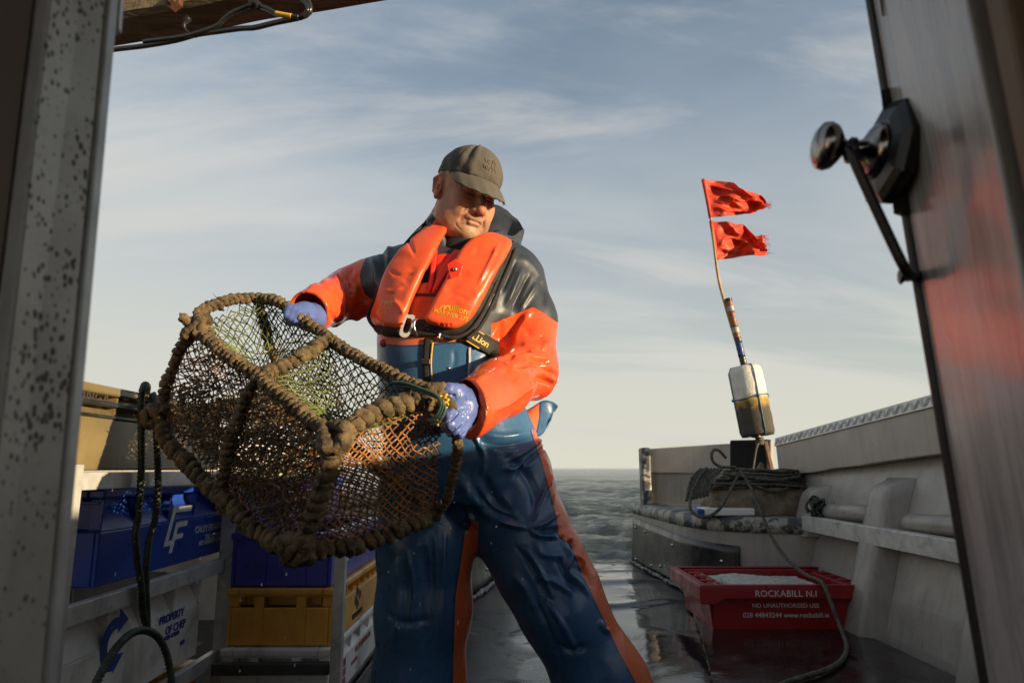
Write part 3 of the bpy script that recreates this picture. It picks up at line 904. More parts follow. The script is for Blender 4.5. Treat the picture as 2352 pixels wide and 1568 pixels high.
# ------------------------------------------------------------------ fish crates
def crate(name, label, corner, L, Wd, Hh, rz, mat, n_pock=5, letters=None, extra=None, hollow=False, group=None, base_h=.58, taper=.012):
    """local frame: long face on -y, length along +x, origin at the bottom front left corner"""
    t = thing(name, corner, label, 'crate', group, rz)
    e = .034                       # how far the rim stands out
    wl = .012
    mb = MB()
    # walls of the lower body
    mb.box((L / 2, e + wl / 2 - e, Hh * base_h / 2), (L, wl, Hh * base_h))
    mb.box((L / 2, Wd - wl / 2, Hh * base_h / 2), (L, wl, Hh * base_h))
    mb.box((wl / 2, Wd / 2, Hh * base_h / 2), (wl - .001, Wd - 2 * wl, Hh * base_h))
    mb.box((L - wl / 2, Wd / 2, Hh * base_h / 2), (wl - .001, Wd - 2 * wl, Hh * base_h))
    mb.box((L / 2, Wd / 2, .010), (L - 2 * wl - .002, Wd - 2 * wl - .002, .014))
    # upper wall set back
    zu = Hh * (1 + base_h) / 2; hu = Hh * (1 - base_h)
    mb.box((L / 2, e + .004, zu), (L - 2 * e, .008, hu)); mb.box((L / 2, Wd - e - .004, zu), (L - 2 * e, .008, hu))
    mb.box((e + .004, Wd / 2, zu), (.008, Wd - 2 * e - .02, hu)); mb.box((L - e - .004, Wd / 2, zu), (.008, Wd - 2 * e - .02, hu))
    body = mb.build('body', mat, t, bevel=.004)
    # slanted pocket floors and fins
    mb = MB(); z0 = Hh * base_h; z1 = Hh - .022
    for yy, s_ in ((0, 1), (Wd, -1)):
        mb.prism([(.006, yy + s_ * .001, z0 + .001), (.006, yy + s_ * e, z1 - .02), (.006, yy + s_ * e, z0 + .001)], (L - .012, 0, 0))
        for k in range(n_pock + 1):
            x = .004 + (L - .014) * k / n_pock
            mb.prism([(x, yy + s_ * .003, z0 + .004), (x, yy + s_ * e * .96, z0 + .004), (x, yy + s_ * e * .96, z1 - .002), (x, yy + s_ * (-.001), z1 - .002)], (.006, 0, 0))
    ne = 9
    for xx, s_ in ((0, 1), (L, -1)):
        for k in range(ne + 1):
            y = .006 + (Wd - .018) * k / ne
            mb.box((xx + s_ * e * .52, y + .003, (Hh * .86 + z1) / 2), (e * .92, .005, z1 - Hh * .86))
        mb.box((xx + s_ * e * .5, Wd / 2, Hh * .86), (e * .96, Wd - .02, .006))
        for k in (.30, .70):
            mb.box((xx + s_ * (-.004 + e * .5), Wd * k, Hh * .44), (e, .03, Hh * .82))
    mb.build('fins', mat, t, bevel=.0015)
    # rim
    mb = MB(); zr = Hh - .011; o = .006
    mb.box((L / 2, (e - o) / 2, zr), (L + 2 * o, e + o, .022)); mb.box((L / 2, Wd - (e - o) / 2, zr), (L + 2 * o, e + o, .022))
    mb.box(((e - o) / 2, Wd / 2, zr), (e + o, Wd - 2 * e - .001, .0215)); mb.box((L - (e - o) / 2, Wd / 2, zr), (e + o, Wd - 2 * e - .001, .0215))
    rim = mb.build('rim', mat, t, bevel=.005)
    if letters:
        for mt, items in letters:
            lettering([(tx, sz, (x, -.0012, z), (1, 0, 0), (0, 0, 1), kw) for tx, sz, x, z, kw in items], mt, t)
    if extra: extra(t)
    return t
FX = -.945
def ylen(x, Xp=FX): return XP(x, 1074, Xp)[1]
RZ = rad(90)
zz = lambda x, y, Xp=FX: XP(x, y, Xp)[2]
def flat_poly(t, polys, mt, name, dy=-.0012):
    mb = MB()
    for p in polys: mb.prism([(x, dy, z) for x, z in p], (0, .0008, 0))
    return mb.build(name, mt, t)
yA, yB = 1.47, 2.30
def on_face(x, y, Xf, y0, z0):
    p = XP(x, y, Xf); return p[1] - y0, p[2] - z0

GR = 'fish crates in the rack'
# black crate on top
z0 = zz(400, 1072); z1 = zz(150, 868)
def blk(t):
    MB().box((.40, .0, .155), (.84, .012, .012)).box((.40, .0, .125), (.84, .010, .008)).build('rib', 'black_plastic', t, bevel=.002)
ZB = .845
crate('fish_crate', 'dark khaki fish crate topmost in the rack, half in the shadow of the pot', (FX - .02, 1.36, ZB), .92, .42, z1 - ZB + .005, RZ, 'crate_khaki', 3,
      [('ink_dark', [('LONGA', .040, on_face(208, 900, FX - .02, 1.36, ZB)[0], (z1 - ZB) * .80, dict(space=1.1, bold=.0006))])], blk, group=GR, base_h=.62)
def logo_cf(t):
    def sh(p, x0, z0, s): return [(x0 + (x + .38 * z) * s, z0 + z * s) for x, z in p]
    s = .118; x0, z0 = on_face(372, 1266, FX - .03, yB0, zb0)
    flat_poly(t, [sh([(.18, .86), (1.0, .86), (1.0, 1.0), (.18, 1.0)], x0, z0, s), sh([(.0, .22), (.16, .22), (.16, .995), (.0, .995)], x0, z0, s),
                  sh([(.0, .10), (.34, .10), (.34, .215), (.0, .215)], x0, z0, s),
                  sh([(.34, -.08), (.50, -.08), (.50, .62), (.34, .62)], x0, z0, s), sh([(.505, .50), (.95, .50), (.95, .63), (.505, .63)], x0, z0, s),
                  sh([(.505, .22), (.86, .22), (.86, .34), (.505, .34)], x0, z0, s)], 'ink_white', 'emblem')
zb0 = .575; yB0 = ylen(246, FX - .03)
crate('fish_crate', 'blue fish crate with white slanted emblem beside the rack post', (FX - .03, yB0, zb0), .82, .42, .225, RZ, 'blue_plastic', 5,
      [('ink_white', [('CALEY FISHERIES', .0285, *on_face(447, 1224, FX - .03, yB0, zb0), dict(align='LEFT', space=1.02, bold=.0003)), ('TEL: 01779 478018', .021, *on_face(470, 1238, FX - .03, yB0, zb0), dict(align='LEFT', bold=.0001, space=1.05)),
                      ('NO UNAUTHORISED USE', .021, *on_face(455, 1253, FX - .03, yB0, zb0), dict(align='LEFT', bold=.0001, space=1.05))])], logo_cf, group=GR, base_h=.56)
zw0 = .285
def chep(t):
    P = [(math.cos(a) * .058, math.sin(a) * .062) for a in np.linspace(rad(75), rad(275), 22)]
    Q = [(math.cos(a) * .030, math.sin(a) * .034) for a in np.linspace(rad(275), rad(75), 22)]
    x0, z0 = on_face(262, 1478, FX - .03, yA - .06, zw0)
    polys = []
    for i in range(21):
        polys.append([(x0 + P[i][0], z0 + P[i][1]), (x0 + P[i + 1][0], z0 + P[i + 1][1]), (x0 + Q[20 - i][0], z0 + Q[20 - i][1]), (x0 + Q[21 - i][0], z0 + Q[21 - i][1])])
    polys.append([(x0 + .012, z0 + .080), (x0 + .055, z0 + .048), (x0 + .010, z0 + .022)])
    polys.append([(x0 + .004, z0 - .068), (x0 + .045, z0 - .030), (x0 + .004, z0 - .025)])
    mb = MB()
    for p in polys: mb.prism([(x, -.0012, z) for x, z in p], (0, .0008, 0))
    mb.build('emblem', 'ink_blue', t)
crate('fish_crate', 'dirty white fish crate with blue arrow emblem below the blue crate', (FX - .03, yA - .06, zw0), .84, .42, .245, RZ, 'white_plastic', 5,
      [('ink_blue', [('PROPERTY', .031, *on_face(394, 1423, FX - .03, yA - .06, zw0), dict(bold=.0008, space=.95)), ('OF CHEP', .031, *on_face(402, 1447, FX - .03, yA - .06, zw0), dict(bold=.0008, space=.95)), ('01779 479019', .0165, *on_face(392, 1464, FX - .03, yA - .06, zw0), dict(bold=.0006)), ('4/08', .0165, *on_face(417, 1479, FX - .03, yA - .06, zw0), dict(bold=.0006))])], chep, group=GR, base_h=.58)
crate('fish_crate', 'orange fish crate lowest in the rack under the white crate', (FX - .03, yA - .02, .03), .82, .42, .235, RZ, 'orange_plastic', 5, group=GR)
# second stack, nearer the middle of the deck and further aft
FX2 = -.563; y2 = 2.26
def grid_logo(t):
    flat_poly(t, [[(x, z), (x + .022, z), (x + .022, z + .025), (x, z + .025)] for x in (.15, .178, .206) for z in (.012, .042, .072)], 'ink_red', 'emblem')
def fish_logo(t):
    polys = []
    def fish(cx, cz, r, tail):
        polys.append([(cx + r * math.cos(a), cz + r * 1.05 * math.sin(a)) for a in np.linspace(0, 2 * math.pi, 16, endpoint=False)])
        polys.append([(cx + r * .8, cz - r * .2), (cx + r * 1.55, cz - r * .75), (cx + r * 1.45, cz + r * .5)])
    for cx, cz in ((.345, .103), (.388, .086), (.325, .076), (.352, .058)): fish(cx, cz, .017, 1)
    flat_poly(t, polys, 'ink_dark', 'emblem')
crate('fish_crate', 'white fish crate with red block emblem at the foot of the second stack', (FX2, y2 - .02, .126), .76, .33, .178, RZ, 'white_plastic', 5,
      [('ink_red', [('POC SOLUTIONS LTD', .028, .50, .075, dict(space=.95)), ('01 178 5054', .019, .36, .045, dict())])], grid_logo, group='crates stacked by the man', base_h=.60)
crate('fish_crate', 'orange fish crate with dark fish emblem between white and violet crates', (FX2, y2, .307), .76, .33, .171, RZ, 'orange_plastic', 8,
      [('ink_dark', [('LHD SHETLAND', .026, .36, .018, dict(space=.82, bold=.0004))])], fish_logo, group='crates stacked by the man', base_h=.66)
crate('fish_crate', 'low black crate form filling the dark area under the white block emblem crate', (FX2 - .01, y2 + .0, .008), .74, .31, .115, RZ, 'black_plastic', 5, group='crates stacked by the man')  # crate form filling the dark area beneath the white crate
def mark(t): flat_poly(t, [[(.20, .05), (.225, .05), (.235, .10), (.245, .10), (.25, .12), (.205, .12)]], 'ink_white', 'emblem')
crate('fish_crate', 'violet blue wet fish crate stacked on the orange fish emblem crate', (FX2 - .012, y2 + .01, .481), .74, .32, .165, RZ, 'violet_plastic', 6, None, mark, group='crates stacked by the man', base_h=.9)
crate('fish_crate', 'bright blue fish crate on the second stack behind the lobster pot', (FX2 - .17, y2 + .03, .649), .72, .20, .17, RZ, 'blue_plastic', 5, None, None, group='crates stacked by the man', base_h=.75)

# ------------------------------------------------------------------ rack
def rack():
    t = thing('crate_rack', (FX, 1.45, 0), 'grey aluminium rack holding the stacked fish crates', 'rack')
    X0 = FX + .012
    yp = XP(150, 1074, X0)[1]
    def post(x, y, zt, w=.038, mat='alu'):
        return MB().box((x, y, zt / 2), (w, w, zt)).build('post', mat, t, bevel=.003)
    post(X0 + .01, yp, zz(150, 1066)); p2y = XP(548, 1074, X0)[1] - .08
    post(X0 + .012, p2y + .02, zz(535, 1172) - .005, .046)
    post(FX2 + .03, 2.215, .66, .034)
    post(X0 - .47, yp, .8); post(X0 - .47, p2y, .8)
    def rail(za, zb, ya, yb, h, mat='alu'):
        return MB().bar((X0, ya, za), (X0, yb, zb), .022, h).build('rail', mat, t, bevel=.002)
    rail(.822, .822, yp + .02, p2y + .32, .038)
    rail(.545, .545, yp + .02, p2y - .005, .042)
    rail(.268, .268, yp + .02, p2y - .005, .042)
    MB().bar((X0 + .03, 2.205, .255), (FX2 + .012, 2.215, .255), .03, .032, up=(0, 0, 1)).build('rail', 'alu_dark', t, bevel=.002)
    for z in (.545, .268, .822): MB().bar((X0 - .47, yp, z), (X0 - .47, p2y, z), .02, .03).build('rail', 'alu', t, bevel=.002)
    for z in (.35, .55):
        MB().box((X0 + .012, p2y + .045, z), (.036, .008, .04)).build('lug', 'alu', t, bevel=.002)
rack()
# rope looped over the black crate
def rope_thing(name, label, base, runs, r, mat, strands=3, pitch=.034, kind='rope'):
    mb = MB()
    for pts, n in runs:
        P = spline(pts, n); mb.tube(P, r, 12, True, strands, pitch, .30) if False else None
        v, f = tube(P, r, 12, True, strands, pitch, .30); mb.put(v, f)
    o = mb.build(name, mat, None, True, base); tag(o, label, kind); return o
q = lambda x, y, Xp=-.905: XP(x, y, Xp)
rope_thing('hanging_rope', 'dark green rope loop hanging down in front of the stacked crates', q(335, 900),
    [([q(336, 905, -.97), q(338, 888, -.94), q(331, 886), q(324, 920), q(325, 1000), q(324, 1090), q(318, 1180), q(311, 1230), q(316, 1290), q(325, 1350), q(328, 1400), q(336, 1440)], 300),
     ([q(352, 905, -.96), q(357, 960, -.91), q(362, 1050), q(363, 1120), q(357, 1190), q(343, 1240), q(337, 1290), q(335, 1340), q(337, 1400), q(338, 1440)], 280),
     ([q(205, 1600, -.80), q(235, 1540, -.81), q(265, 1490, -.82), q(300, 1455, -.83), q(333, 1447, -.84), q(362, 1462, -.84), q(382, 1500, -.83), q(392, 1550, -.82), q(398, 1610, -.81)], 220)], .0078, 'rope_green', 3, .03)

# ------------------------------------------------------------------ red crate
def red_crate():
    b = np.array([1.06, 3.80, .012]); L, Wd, Hh = .83, .60, .225
    t = thing('fish_crate', b, 'red fish crate of pale netting on the dark mat by the bulwark', 'crate')
    P = lambda x, y, z: np.array([b[0] + x, b[1] + y, b[2] + z])
    tp = .022
    def wall(a, c, n):   # tapered wall, bottom a..c, n outward
        n = np.array(n, float); a = np.array(a); c = np.array(c)
        return [a, c, c - n * .012, a - n * .012, a + n * tp + (0, 0, Hh), c + n * tp + (0, 0, Hh), c + n * (tp - .012) + (0, 0, Hh), a + n * (tp - .012) + (0, 0, Hh)]
    mb = MB()
    mb.hexa(wall(P(0, 0, 0), P(L, 0, 0), (0, -1, 0))); mb.hexa(wall(P(L, Wd, 0), P(0, Wd, 0), (0, 1, 0)))
    mb.hexa([p + (.0, 0, 0) for p in wall(P(0, Wd - .0125, 0), P(0, .0125, 0), (-1, 0, 0))]); mb.hexa(wall(P(L, .0125, 0), P(L, Wd - .0125, 0), (1, 0, 0)))
    mb.box(P(L / 2, Wd / 2, .02), (L - .03, Wd - .03, .012))
    mb.build('body', 'red_plastic', t, bevel=.005)
    # skirted rim
    mb = MB(); e = .045; zt = Hh + .004
    y0, y1, x0, x1 = -.05, Wd + .05, -.075, L + .085
    def lip(poly, n): mb.prism([P(*p) for p in poly], n)
    # front skirt with the cut corners
    lip([(x0, y0, zt), (x0, y0, zt - .088), (x0 + .075, y0, zt - .092), (x0 + .125, y0, zt - .062), (x1 - .125, y0, zt - .062), (x1 - .075, y0, zt - .092), (x1, y0, zt - .088), (x1, y0, zt)], (0, .008, 0))
    lip([(x0, y1, zt), (x1, y1, zt), (x1, y1, zt - .06), (x0, y1, zt - .06)], (0, .008, 0))
    lip([(x0, y0 + .0085, zt), (x0, y1 - .0005, zt), (x0, y1 - .0005, zt - .075), (x0, y0 + .0085, zt - .075)], (.008, 0, 0))
    lip([(x1, y0 + .0085, zt), (x1, y0 + .0085, zt - .075), (x1, y1 - .0005, zt - .075), (x1, y1 - .0005, zt)], (-.008, 0, 0))
    # top flange
    g = .003
    mb.box(P((x0 + x1) / 2, y0 + .018, zt + g), (x1 - x0 - .002, .034, .008)); mb.box(P((x0 + x1) / 2, y1 - .010, zt + g), (x1 - x0 - .002, .034, .008))
    mb.box(P(x0 + .022, (y0 + y1) / 2 + .004, zt + g), (.040, y1 - y0 - .07, .0075)); mb.box(P(x1 - .022, (y0 + y1) / 2 + .004, zt + g), (.040, y1 - y0 - .07, .0075))
    mb.build('rim', 'red_plastic', t, bevel=.006)
    for sx, xx in ((1, .002), (-1, L - .002)):
        mb = MB()
        for yy, hh in ((.10, .03), (.21, .04), (.36, .04), (.49, .03)):
            mb.box(P(xx + sx * .035, yy, Hh - .03), (.075, .028, .06)); mb.box(P(xx + sx * .055, yy, Hh - .012), (.055, .060, .010))
        mb.box(P(xx + sx * .075, .29, Hh - .028), (.02, .44, .050))
        mb.build('handle_block', 'red_plastic', t, bevel=.005)
    sl = np.array([0, -tp / Hh, 1.]);  yf = lambda z: -.0015 - tp * z / Hh
    it = []
    lettering([('ROCKABILL N.I', .046, P(.372, -.0515, zt - .050), (1, 0, 0), (0, 0, 1), dict(space=1.05))], 'ink_white', t)
    lettering([('NO UNAUTHORISED USE', .031, P(.380, yf(.135), .118), (1, 0, 0), sl, dict()),
               ('028 44843244 www.rockabill.ie', .0355, P(.380, yf(.09), .068), (1, 0, 0), sl, dict())], 'ink_white', t)
    # pale netting lying inside
    n = 46; V = []
    for i in range(n):
        for j in range(n):
            x = .06 + (L - .12) * i / (n - 1) * .86; y = .05 + (Wd - .1) * j / (n - 1)
            z = .188 + .012 * (fbm(np.array([[x * 9, y * 9, 0]]), 3)[0] - .5) * 2 + .02 * math.exp(-((x - .28) / .16) ** 2) - .02 * (x > .7) + (.02 if i < 3 else 0)
            V.append(P(x, y, z))
    V = np.array(V) + (vnoise3(np.array(V) * 120) - .5) * .007
    F_ = [(i * n + j, i * n + n + j, i * n + n + j + 1, i * n + j + 1) for i in range(n - 1) for j in range(n - 1)]
    o = add('netting_heap', V, F_, 'rag', None, True, P(.35, .3, .18)); tag(o, 'pale green frayed netting heaped inside the red crate', 'netting')
    fr = MB()
    for k in range(60):
        p = P(.065 + rng.uniform(-.01, .03), .04 + rng.uniform(0, .03), .20 + rng.uniform(0, .01)); d = rng.normal(size=3) * .02 + (0, 0, .018)
        fr.tube([p, p + d * .6, p + d], .0012, 4)
    tag(fr.build('fringe', 'rag', o), kind='stuff')
red_crate()

# ------------------------------------------------------------------ sack, box and rope coil on the corner locker
def sack():
    c = np.array([1.78, 5.0, .532])
    nu, nv = 90, 50; V = []
    for j in range(nv):
        ph = math.pi / 2 * (1 - j / (nv - 1)) 
        for i in range(nu):
            a = 2 * math.pi * i / nu
            x = .40 * math.copysign(abs(math.cos(a)) ** .8, math.cos(a)) * math.cos(ph) ** .75
            y = .25 * math.copysign(abs(math.sin(a)) ** .8, math.sin(a)) * math.cos(ph) ** .75
            z = .25 * math.sin(ph) ** .8
            p = np.array([x, y, z]) + c
            nz = fbm(np.array([p * 7]), 11, 3)[0] - .5; n2 = vnoise(np.array([p * np.array([26, 26, 12])]), 5)[0] - .5
            w = 1 - .4 * math.sin(ph)
            p = c + (p - c) * (1 + .32 * nz * w + .07 * n2) + np.array([0, 0, .05 * nz])
            p[2] = max(p[2], c[2] + .003)
            # lifted front hem
            if math.sin(a) < -.2 and j < 14:
                p[2] += (.05 + .07 * max(0, math.cos((a - rad(258)) * 2.2))) * (1 - j / 14); p[1] -= .03 * (1 - j / 14) * (1 + n2)
            V.append(p)
    F_ = [(j * nu + i, j * nu + (i + 1) % nu, (j + 1) * nu + (i + 1) % nu, (j + 1) * nu + i) for j in range(nv - 1) for i in range(nu)]
    o = add('sack', np.array(V), F_, 'hessian', None, True, c); tag(o, 'brown hessian sack draped over a box beneath the rope coil', 'sack')
    mb = MB(); Va = np.array(V)
    for i in range(0, nu):
        if math.sin(2 * math.pi * i / nu) < .3:
            for k in range(2):
                p = Va[i]; d = np.array([rng.normal() * .012, -.012 - .02 * rng.random(), -.018 + .02 * rng.normal() * .5])
                mb.tube([p, p + d * .5, p + d + (0, 0, -.006)], .0016, 4)
    tag(mb.build('fringe', 'hessian', o), kind='stuff')
    b = thing('tub', c + (-.05, -.10, 0), 'white tub with blue end under the hessian sack', 'tub')
    a1 = D(1636, 1137, 4.80); a2 = D(1742, 1152, 4.70)
    MB().box((a1[0] + .10, 4.86, .558), (.34, .22, .050)).build('body', 'white_plastic', b, bevel=.01)
    MB().box((a1[0] - .095, 4.86, .556), (.045, .215, .044)).build('end_cap', 'blue_plastic', b, bevel=.008)
    return c
sc_ = sack()
def rope_coil():
    c = sc_ + np.array([0.0, -.02, .225]); r = np.random.default_rng(5)
    runs = []
    for k in range(20):
        rx = .29 + r.uniform(-.12, .10); ry = .15 + r.uniform(-.06, .07); ox, oy, oz = r.normal(0, .03), r.normal(0, .025), .018 * (k % 6) - .02 + r.normal(0, .008)
        ph = r.uniform(0, 6.28); tl = r.uniform(-.22, .22); pts = []
        for i in range(15):
            a = ph + i / 14 * 6.2
            x, y = ox + rx * math.cos(a), oy + ry * math.sin(a)
            drop = -.20 * (max(0, (x / .40) ** 2 + (y / .26) ** 2 - .35))
            pts.append(c + (x, y, oz + drop * .55 + tl * x * .3 + r.normal(0, .004)))
        runs.append((pts, 230))
    Y0 = 4.80
    # bight standing up, bight hanging over the ledge, hanging ends
    runs.append(([D(1668, 1052, 4.86), D(1652, 1035, 4.86), D(1640, 1033, 4.86), D(1634, 1046, 4.86), D(1640, 1062, 4.86), D(1658, 1072, 4.86), D(1690, 1072, 4.86)], 90))
    runs.append(([D(1695, 1092, 4.74), D(1676, 1128, 4.66), D(1655, 1165, 4.58), D(1630, 1184, 4.54), D(1602, 1184, 4.56), D(1585, 1165, 4.6), D(1590, 1130, 4.68), D(1606, 1096, 4.74), D(1624, 1074, 4.8)], 160))
    for k in range(7):
        x = 1576 + k * 8
        runs.append(([D(x + 34, 1076, 4.82), D(x + 12, 1100, 4.76), D(x, 1150 - k * 2, 4.70)], 36))
    # the long tail: over the ledge, across the red crate, onto the deck
    T = [D(1700, 1080, 4.74), D(1722, 1115, 4.66), D(1742, 1160, 4.55), D(1762, 1210, 4.45), D(1782, 1250, 4.35), D(1812, 1288, 4.2), D(1850, 1318, 3.98), D(1882, 1333, 3.78), D(1897, 1352, 3.70),
         D(1913, 1395, 3.64), D(1930, 1440, 3.58)]
    for px in ((1944, 1480), (1936, 1512), (1900, 1536), (1850, 1552), (1798, 1570), (1740, 1600)):
        T.append(G(*px, .036))
    runs.append((T, 420))
    rope_thing('rope_coil', 'dark rope coiled on the hessian sack, its tail trailing to the deck', c, runs, .0098, 'rope_dark', 3, .036)
    k = D(1876, 1160, 4.42); mb = MB(); r2 = np.random.default_rng(2)
    for i in range(9):
        o = k + r2.normal(size=3) * .014; a = r2.uniform(0, 6.28, 3)
        P = [o + np.array([.035 * math.cos(t + a[0]), .03 * math.sin(t * 1.3 + a[1]), .045 * math.sin(t + a[2]) - .02]) for t in np.linspace(0, 5, 9)]
        v, f = tube(spline(P, 60), .008, 8, True, 3, .03, .3); mb.put(v, f)
    mb.tube(spline([k + (0, -.02, -.04), k + (.0, -.03, -.10), k + (.01, -.02, -.15)], 20), .008, 8)
    o = mb.build('rope_lashing', 'rope_green', None, True, k); tag(o, 'knotted dark rope tying the end of the bulwark rail', 'rope')
rope_coil()

# ------------------------------------------------------------------ marker buoy with flags
def buoy():
    Yb = 5.86
    b0 = D(1742, 1000, Yb); b1 = D(1709, 843, Yb + .05)
    ax = (b1 - b0) / np.linalg.norm(b1 - b0); Lf = np.linalg.norm(b1 - b0); R = PX(36.5, Yb)
    t = thing('marker_buoy', b0, 'white foam marker buoy with bamboo pole and two tattered red flags', 'buoy')
    n = 40; prof = [(0, 0), (R * .90, 0.0), (R * .97, .012), (R, .035)] + [(R * (1 - .012 * math.sin(i)), .035 + (Lf - .09) * i / 22) for i in range(1, 22)] + [(R * .99, Lf - .05), (R * .93, Lf - .018), (R * .80, Lf), (0, Lf + .004)]
    u = np.array([0, -1., 0]); u -= ax * (u @ ax); u /= np.linalg.norm(u); w = np.cross(ax, u)
    V = []; al = []
    for r_, z in prof:
        for i in range(n):
            a = 2 * math.pi * i / n
            rr = r_ * (1 + .03 * (vnoise(np.array([[math.cos(a) * 2, math.sin(a) * 2, z * 7]]), 8)[0] - .5))
            V.append(b0 + ax * z + (u * math.cos(a) + w * math.sin(a)) * max(rr, 1e-4)); al.append(1 - z / Lf)
    F_ = [(j * n + i, j * n + (i + 1) % n, (j + 1) * n + (i + 1) % n, (j + 1) * n + i) for j in range(len(prof) - 1) for i in range(n)]
    F_ = [q[::-1] for q in F_] if np.dot(np.cross(w, ax), u) < 0 else F_
    fo = add('float', np.array(V), F_, 'float_foam', t, True)
    at = fo.data.attributes.new('along', 'FLOAT', 'POINT'); at.data.foreach_set('value', np.array(al, np.float32))
    # blue lashing on the float
    mb = MB()
    zc = Lf * .535
    mb.tube([b0 + ax * (zc + .012 * math.sin(a * 2)) + (u * math.cos(a) + w * math.sin(a)) * (R + .006) for a in np.linspace(0, 2 * math.pi, 60)], .0055, 8)
    for a in (rad(6), rad(92), rad(-96), rad(180)):
        mb.tube([b0 + ax * z + (u * math.cos(a + .12 * z) + w * math.sin(a + .12 * z)) * (rr + .005) for rr, z in [(R * .4, -.004), (R * .93, .0), (R + .001, .04)] + [(R, Lf * k / 8) for k in range(1, 8)] + [(R, Lf - .05), (R * .82, Lf + .002), (R * .3, Lf + .012)]], .0048, 8)
    for a in (rad(6), rad(92), rad(-96)):
        P = b0 + ax * zc + (u * math.cos(a) + w * math.sin(a)) * (R + .01)
        mb.lathe([(.001, -.014), (.011, -.008), (.014, 0), (.011, .008), (.001, .014)], P, ax, 10)
    mb.build('lashing', 'cord_blue', fo, smooth=True)
    # pole
    tipp = D(1615, 413, Yb + .08); mid = D(1648, 625, Yb + .07)
    e0 = b1 - ax * .05
    P = spline([b0 - ax * .06, b0 + ax * .3, e0, D(1663, 690, Yb + .06), mid, D(1632, 500, Yb + .075), tipp], 60)
    MB().tube(P, np.linspace(.017, .010, 60), 12).build('pole', 'pole_bamboo', t, smooth=True)
    s0 = D(1703, 838, Yb + .045); s1 = D(1667, 686, Yb + .045)
    sx = (s1 - s0); 
    rs = PX(7.4, Yb)
    seg = [(0, .12, 'black_plastic', 1.0), (.12, .34, 'tape_blue', 1.06), (.34, .40, 'black_plastic', 1.08), (.40, .47, 'tape_brown', .98), (.47, .56, 'tape_grey', 1.08), (.56, .80, 'tape_brown', .97), (.80, .88, 'tape_grey', 1.05), (.88, .955, 'tape_brown', 1.0), (.955, 1.0, 'black_plastic', 1.1)]
    off = np.array([.018, -.01, 0])
    for a, b, mt, k in seg:
        A, B = s0 + sx * a + off, s0 + sx * b + off
        mb = MB(); mb.tube(spline([A, (A + B) / 2, B], 8), rs * k * (1 + .04 * np.sin(np.arange(8) * 2.1)), 14)
        mb.build('sleeve' if mt == 'tape_brown' else 'tape', mt, t, smooth=True)
    # rope from the foot
    kn = b0 - ax * .05
    mb = MB(); 
    for i in range(5):
        mb.tube([kn + np.array([.028 * math.cos(a + i), .028 * math.sin(a + i), .012 * i - .02]) for a in np.linspace(0, 5.5, 14)], .009, 8)
    mb.tube(spline([kn, D(1738, 1028, 5.80), D(1732, 1062, 5.78), D(1728, 1090, 5.76)], 30), .0085, 8)
    mb.build('mooring_rope', 'rope_dark', t, smooth=True)
    # flags
    m = Mat('flag_red')
    m.col(m.mix(m.rng(m.noise(9, 5), .3, .7), (.62, .045, .018), (.78, .085, .025))); m.set('Roughness', .55)
    tr = m.n('ShaderNodeBsdfTranslucent'); tr.inputs[0].default_value = (.75, .06, .015, 1)
    ms = m.n('ShaderNodeMixShader'); ms.inputs[0].default_value = .35
    o_ = m.t.nodes['Material Output']; m.l(m.b.outputs[0], ms.inputs[1]); m.l(tr.outputs[0], ms.inputs[2]); m.l(ms.outputs[0], o_.inputs[0])
    m.bump(m.noise(40, 4), .2, .004)
    M['flag_red'] = m.m
    def flag(topl, botl, upper, lower, seed, lab):
        nu, nv = 70, 44; V = []; r = np.random.default_rng(seed)
        U = spline([(x, y, 0) for x, y in upper], nu); Lw = spline([(x, y, 0) for x, y in lower], nu)
        for i in range(nu):
            s = i / (nu - 1)
            for j in range(nv):
                q_ = j / (nv - 1)
                px = U[i] * (1 - q_) + Lw[i] * q_
                w_ = .085 * s ** .6 * math.sin(7.2 * s + 2.6 * q_ + seed) + .05 * s * math.sin(15 * s - 7 * q_ + seed * 2) + .05 * (fbm(np.array([[s * 4.2, q_ * 3.4, seed]]), seed)[0] - .5) * min(1, 5 * s)
                cr = abs(vnoise(np.array([[s * 5 + q_ * 3, q_ * 5 - s * 2, seed * 3.]]), 2)[0] - .5) * .10 * min(1, 6 * s)
                V.append(D(px[0], px[1], Yb + .09 + w_ + cr))
        F_ = [(i * nv + j, i * nv + j + 1, i * nv + nv + j + 1, i * nv + nv + j) for i in range(nu - 1) for j in range(nv - 1)
              if not (i > nu - 6 and vnoise(np.array([[j * .55, i * .35, seed]]), 4)[0] < (i - nu + 6) * .13)]
        o = add('flag', np.array(V), F_, 'flag_red', t, True); o['label'] = lab
        md = o.modifiers.new('t', 'SOLIDIFY'); md.thickness = .0015
        # threads at the fly edge
        mb = MB(); Va = np.array(V).reshape(nu, nv, 3)
        for k in range(22):
            j = r.integers(0, nv); p = Va[nu - 2, j]; d = np.array([.02 + .03 * r.random(), r.normal() * .02, r.normal() * .018])
            mb.tube([p, p + d * .6, p + d], .0012, 4)
        tag(mb.build('thread', 'flag_red', o), kind='stuff')
    flag(0, 0, [(1616, 414), (1640, 415), (1664, 417), (1685, 420), (1700, 432), (1722, 440), (1745, 447), (1757, 458), (1762, 470)],
         [(1632, 499), (1650, 498), (1672, 496), (1694, 494), (1712, 491), (1730, 490), (1742, 482), (1754, 480), (1763, 474)], 1, 'upper flag with rounded frayed end')
    flag(0, 0, [(1633, 510), (1655, 509), (1676, 509), (1692, 516), (1706, 515), (1722, 530), (1738, 542), (1752, 538), (1757, 540)],
         [(1646, 595), (1664, 595), (1682, 593), (1700, 589), (1716, 587), (1732, 586), (1746, 588), (1756, 586), (1764, 586)], 3, 'lower flag with ragged square end')
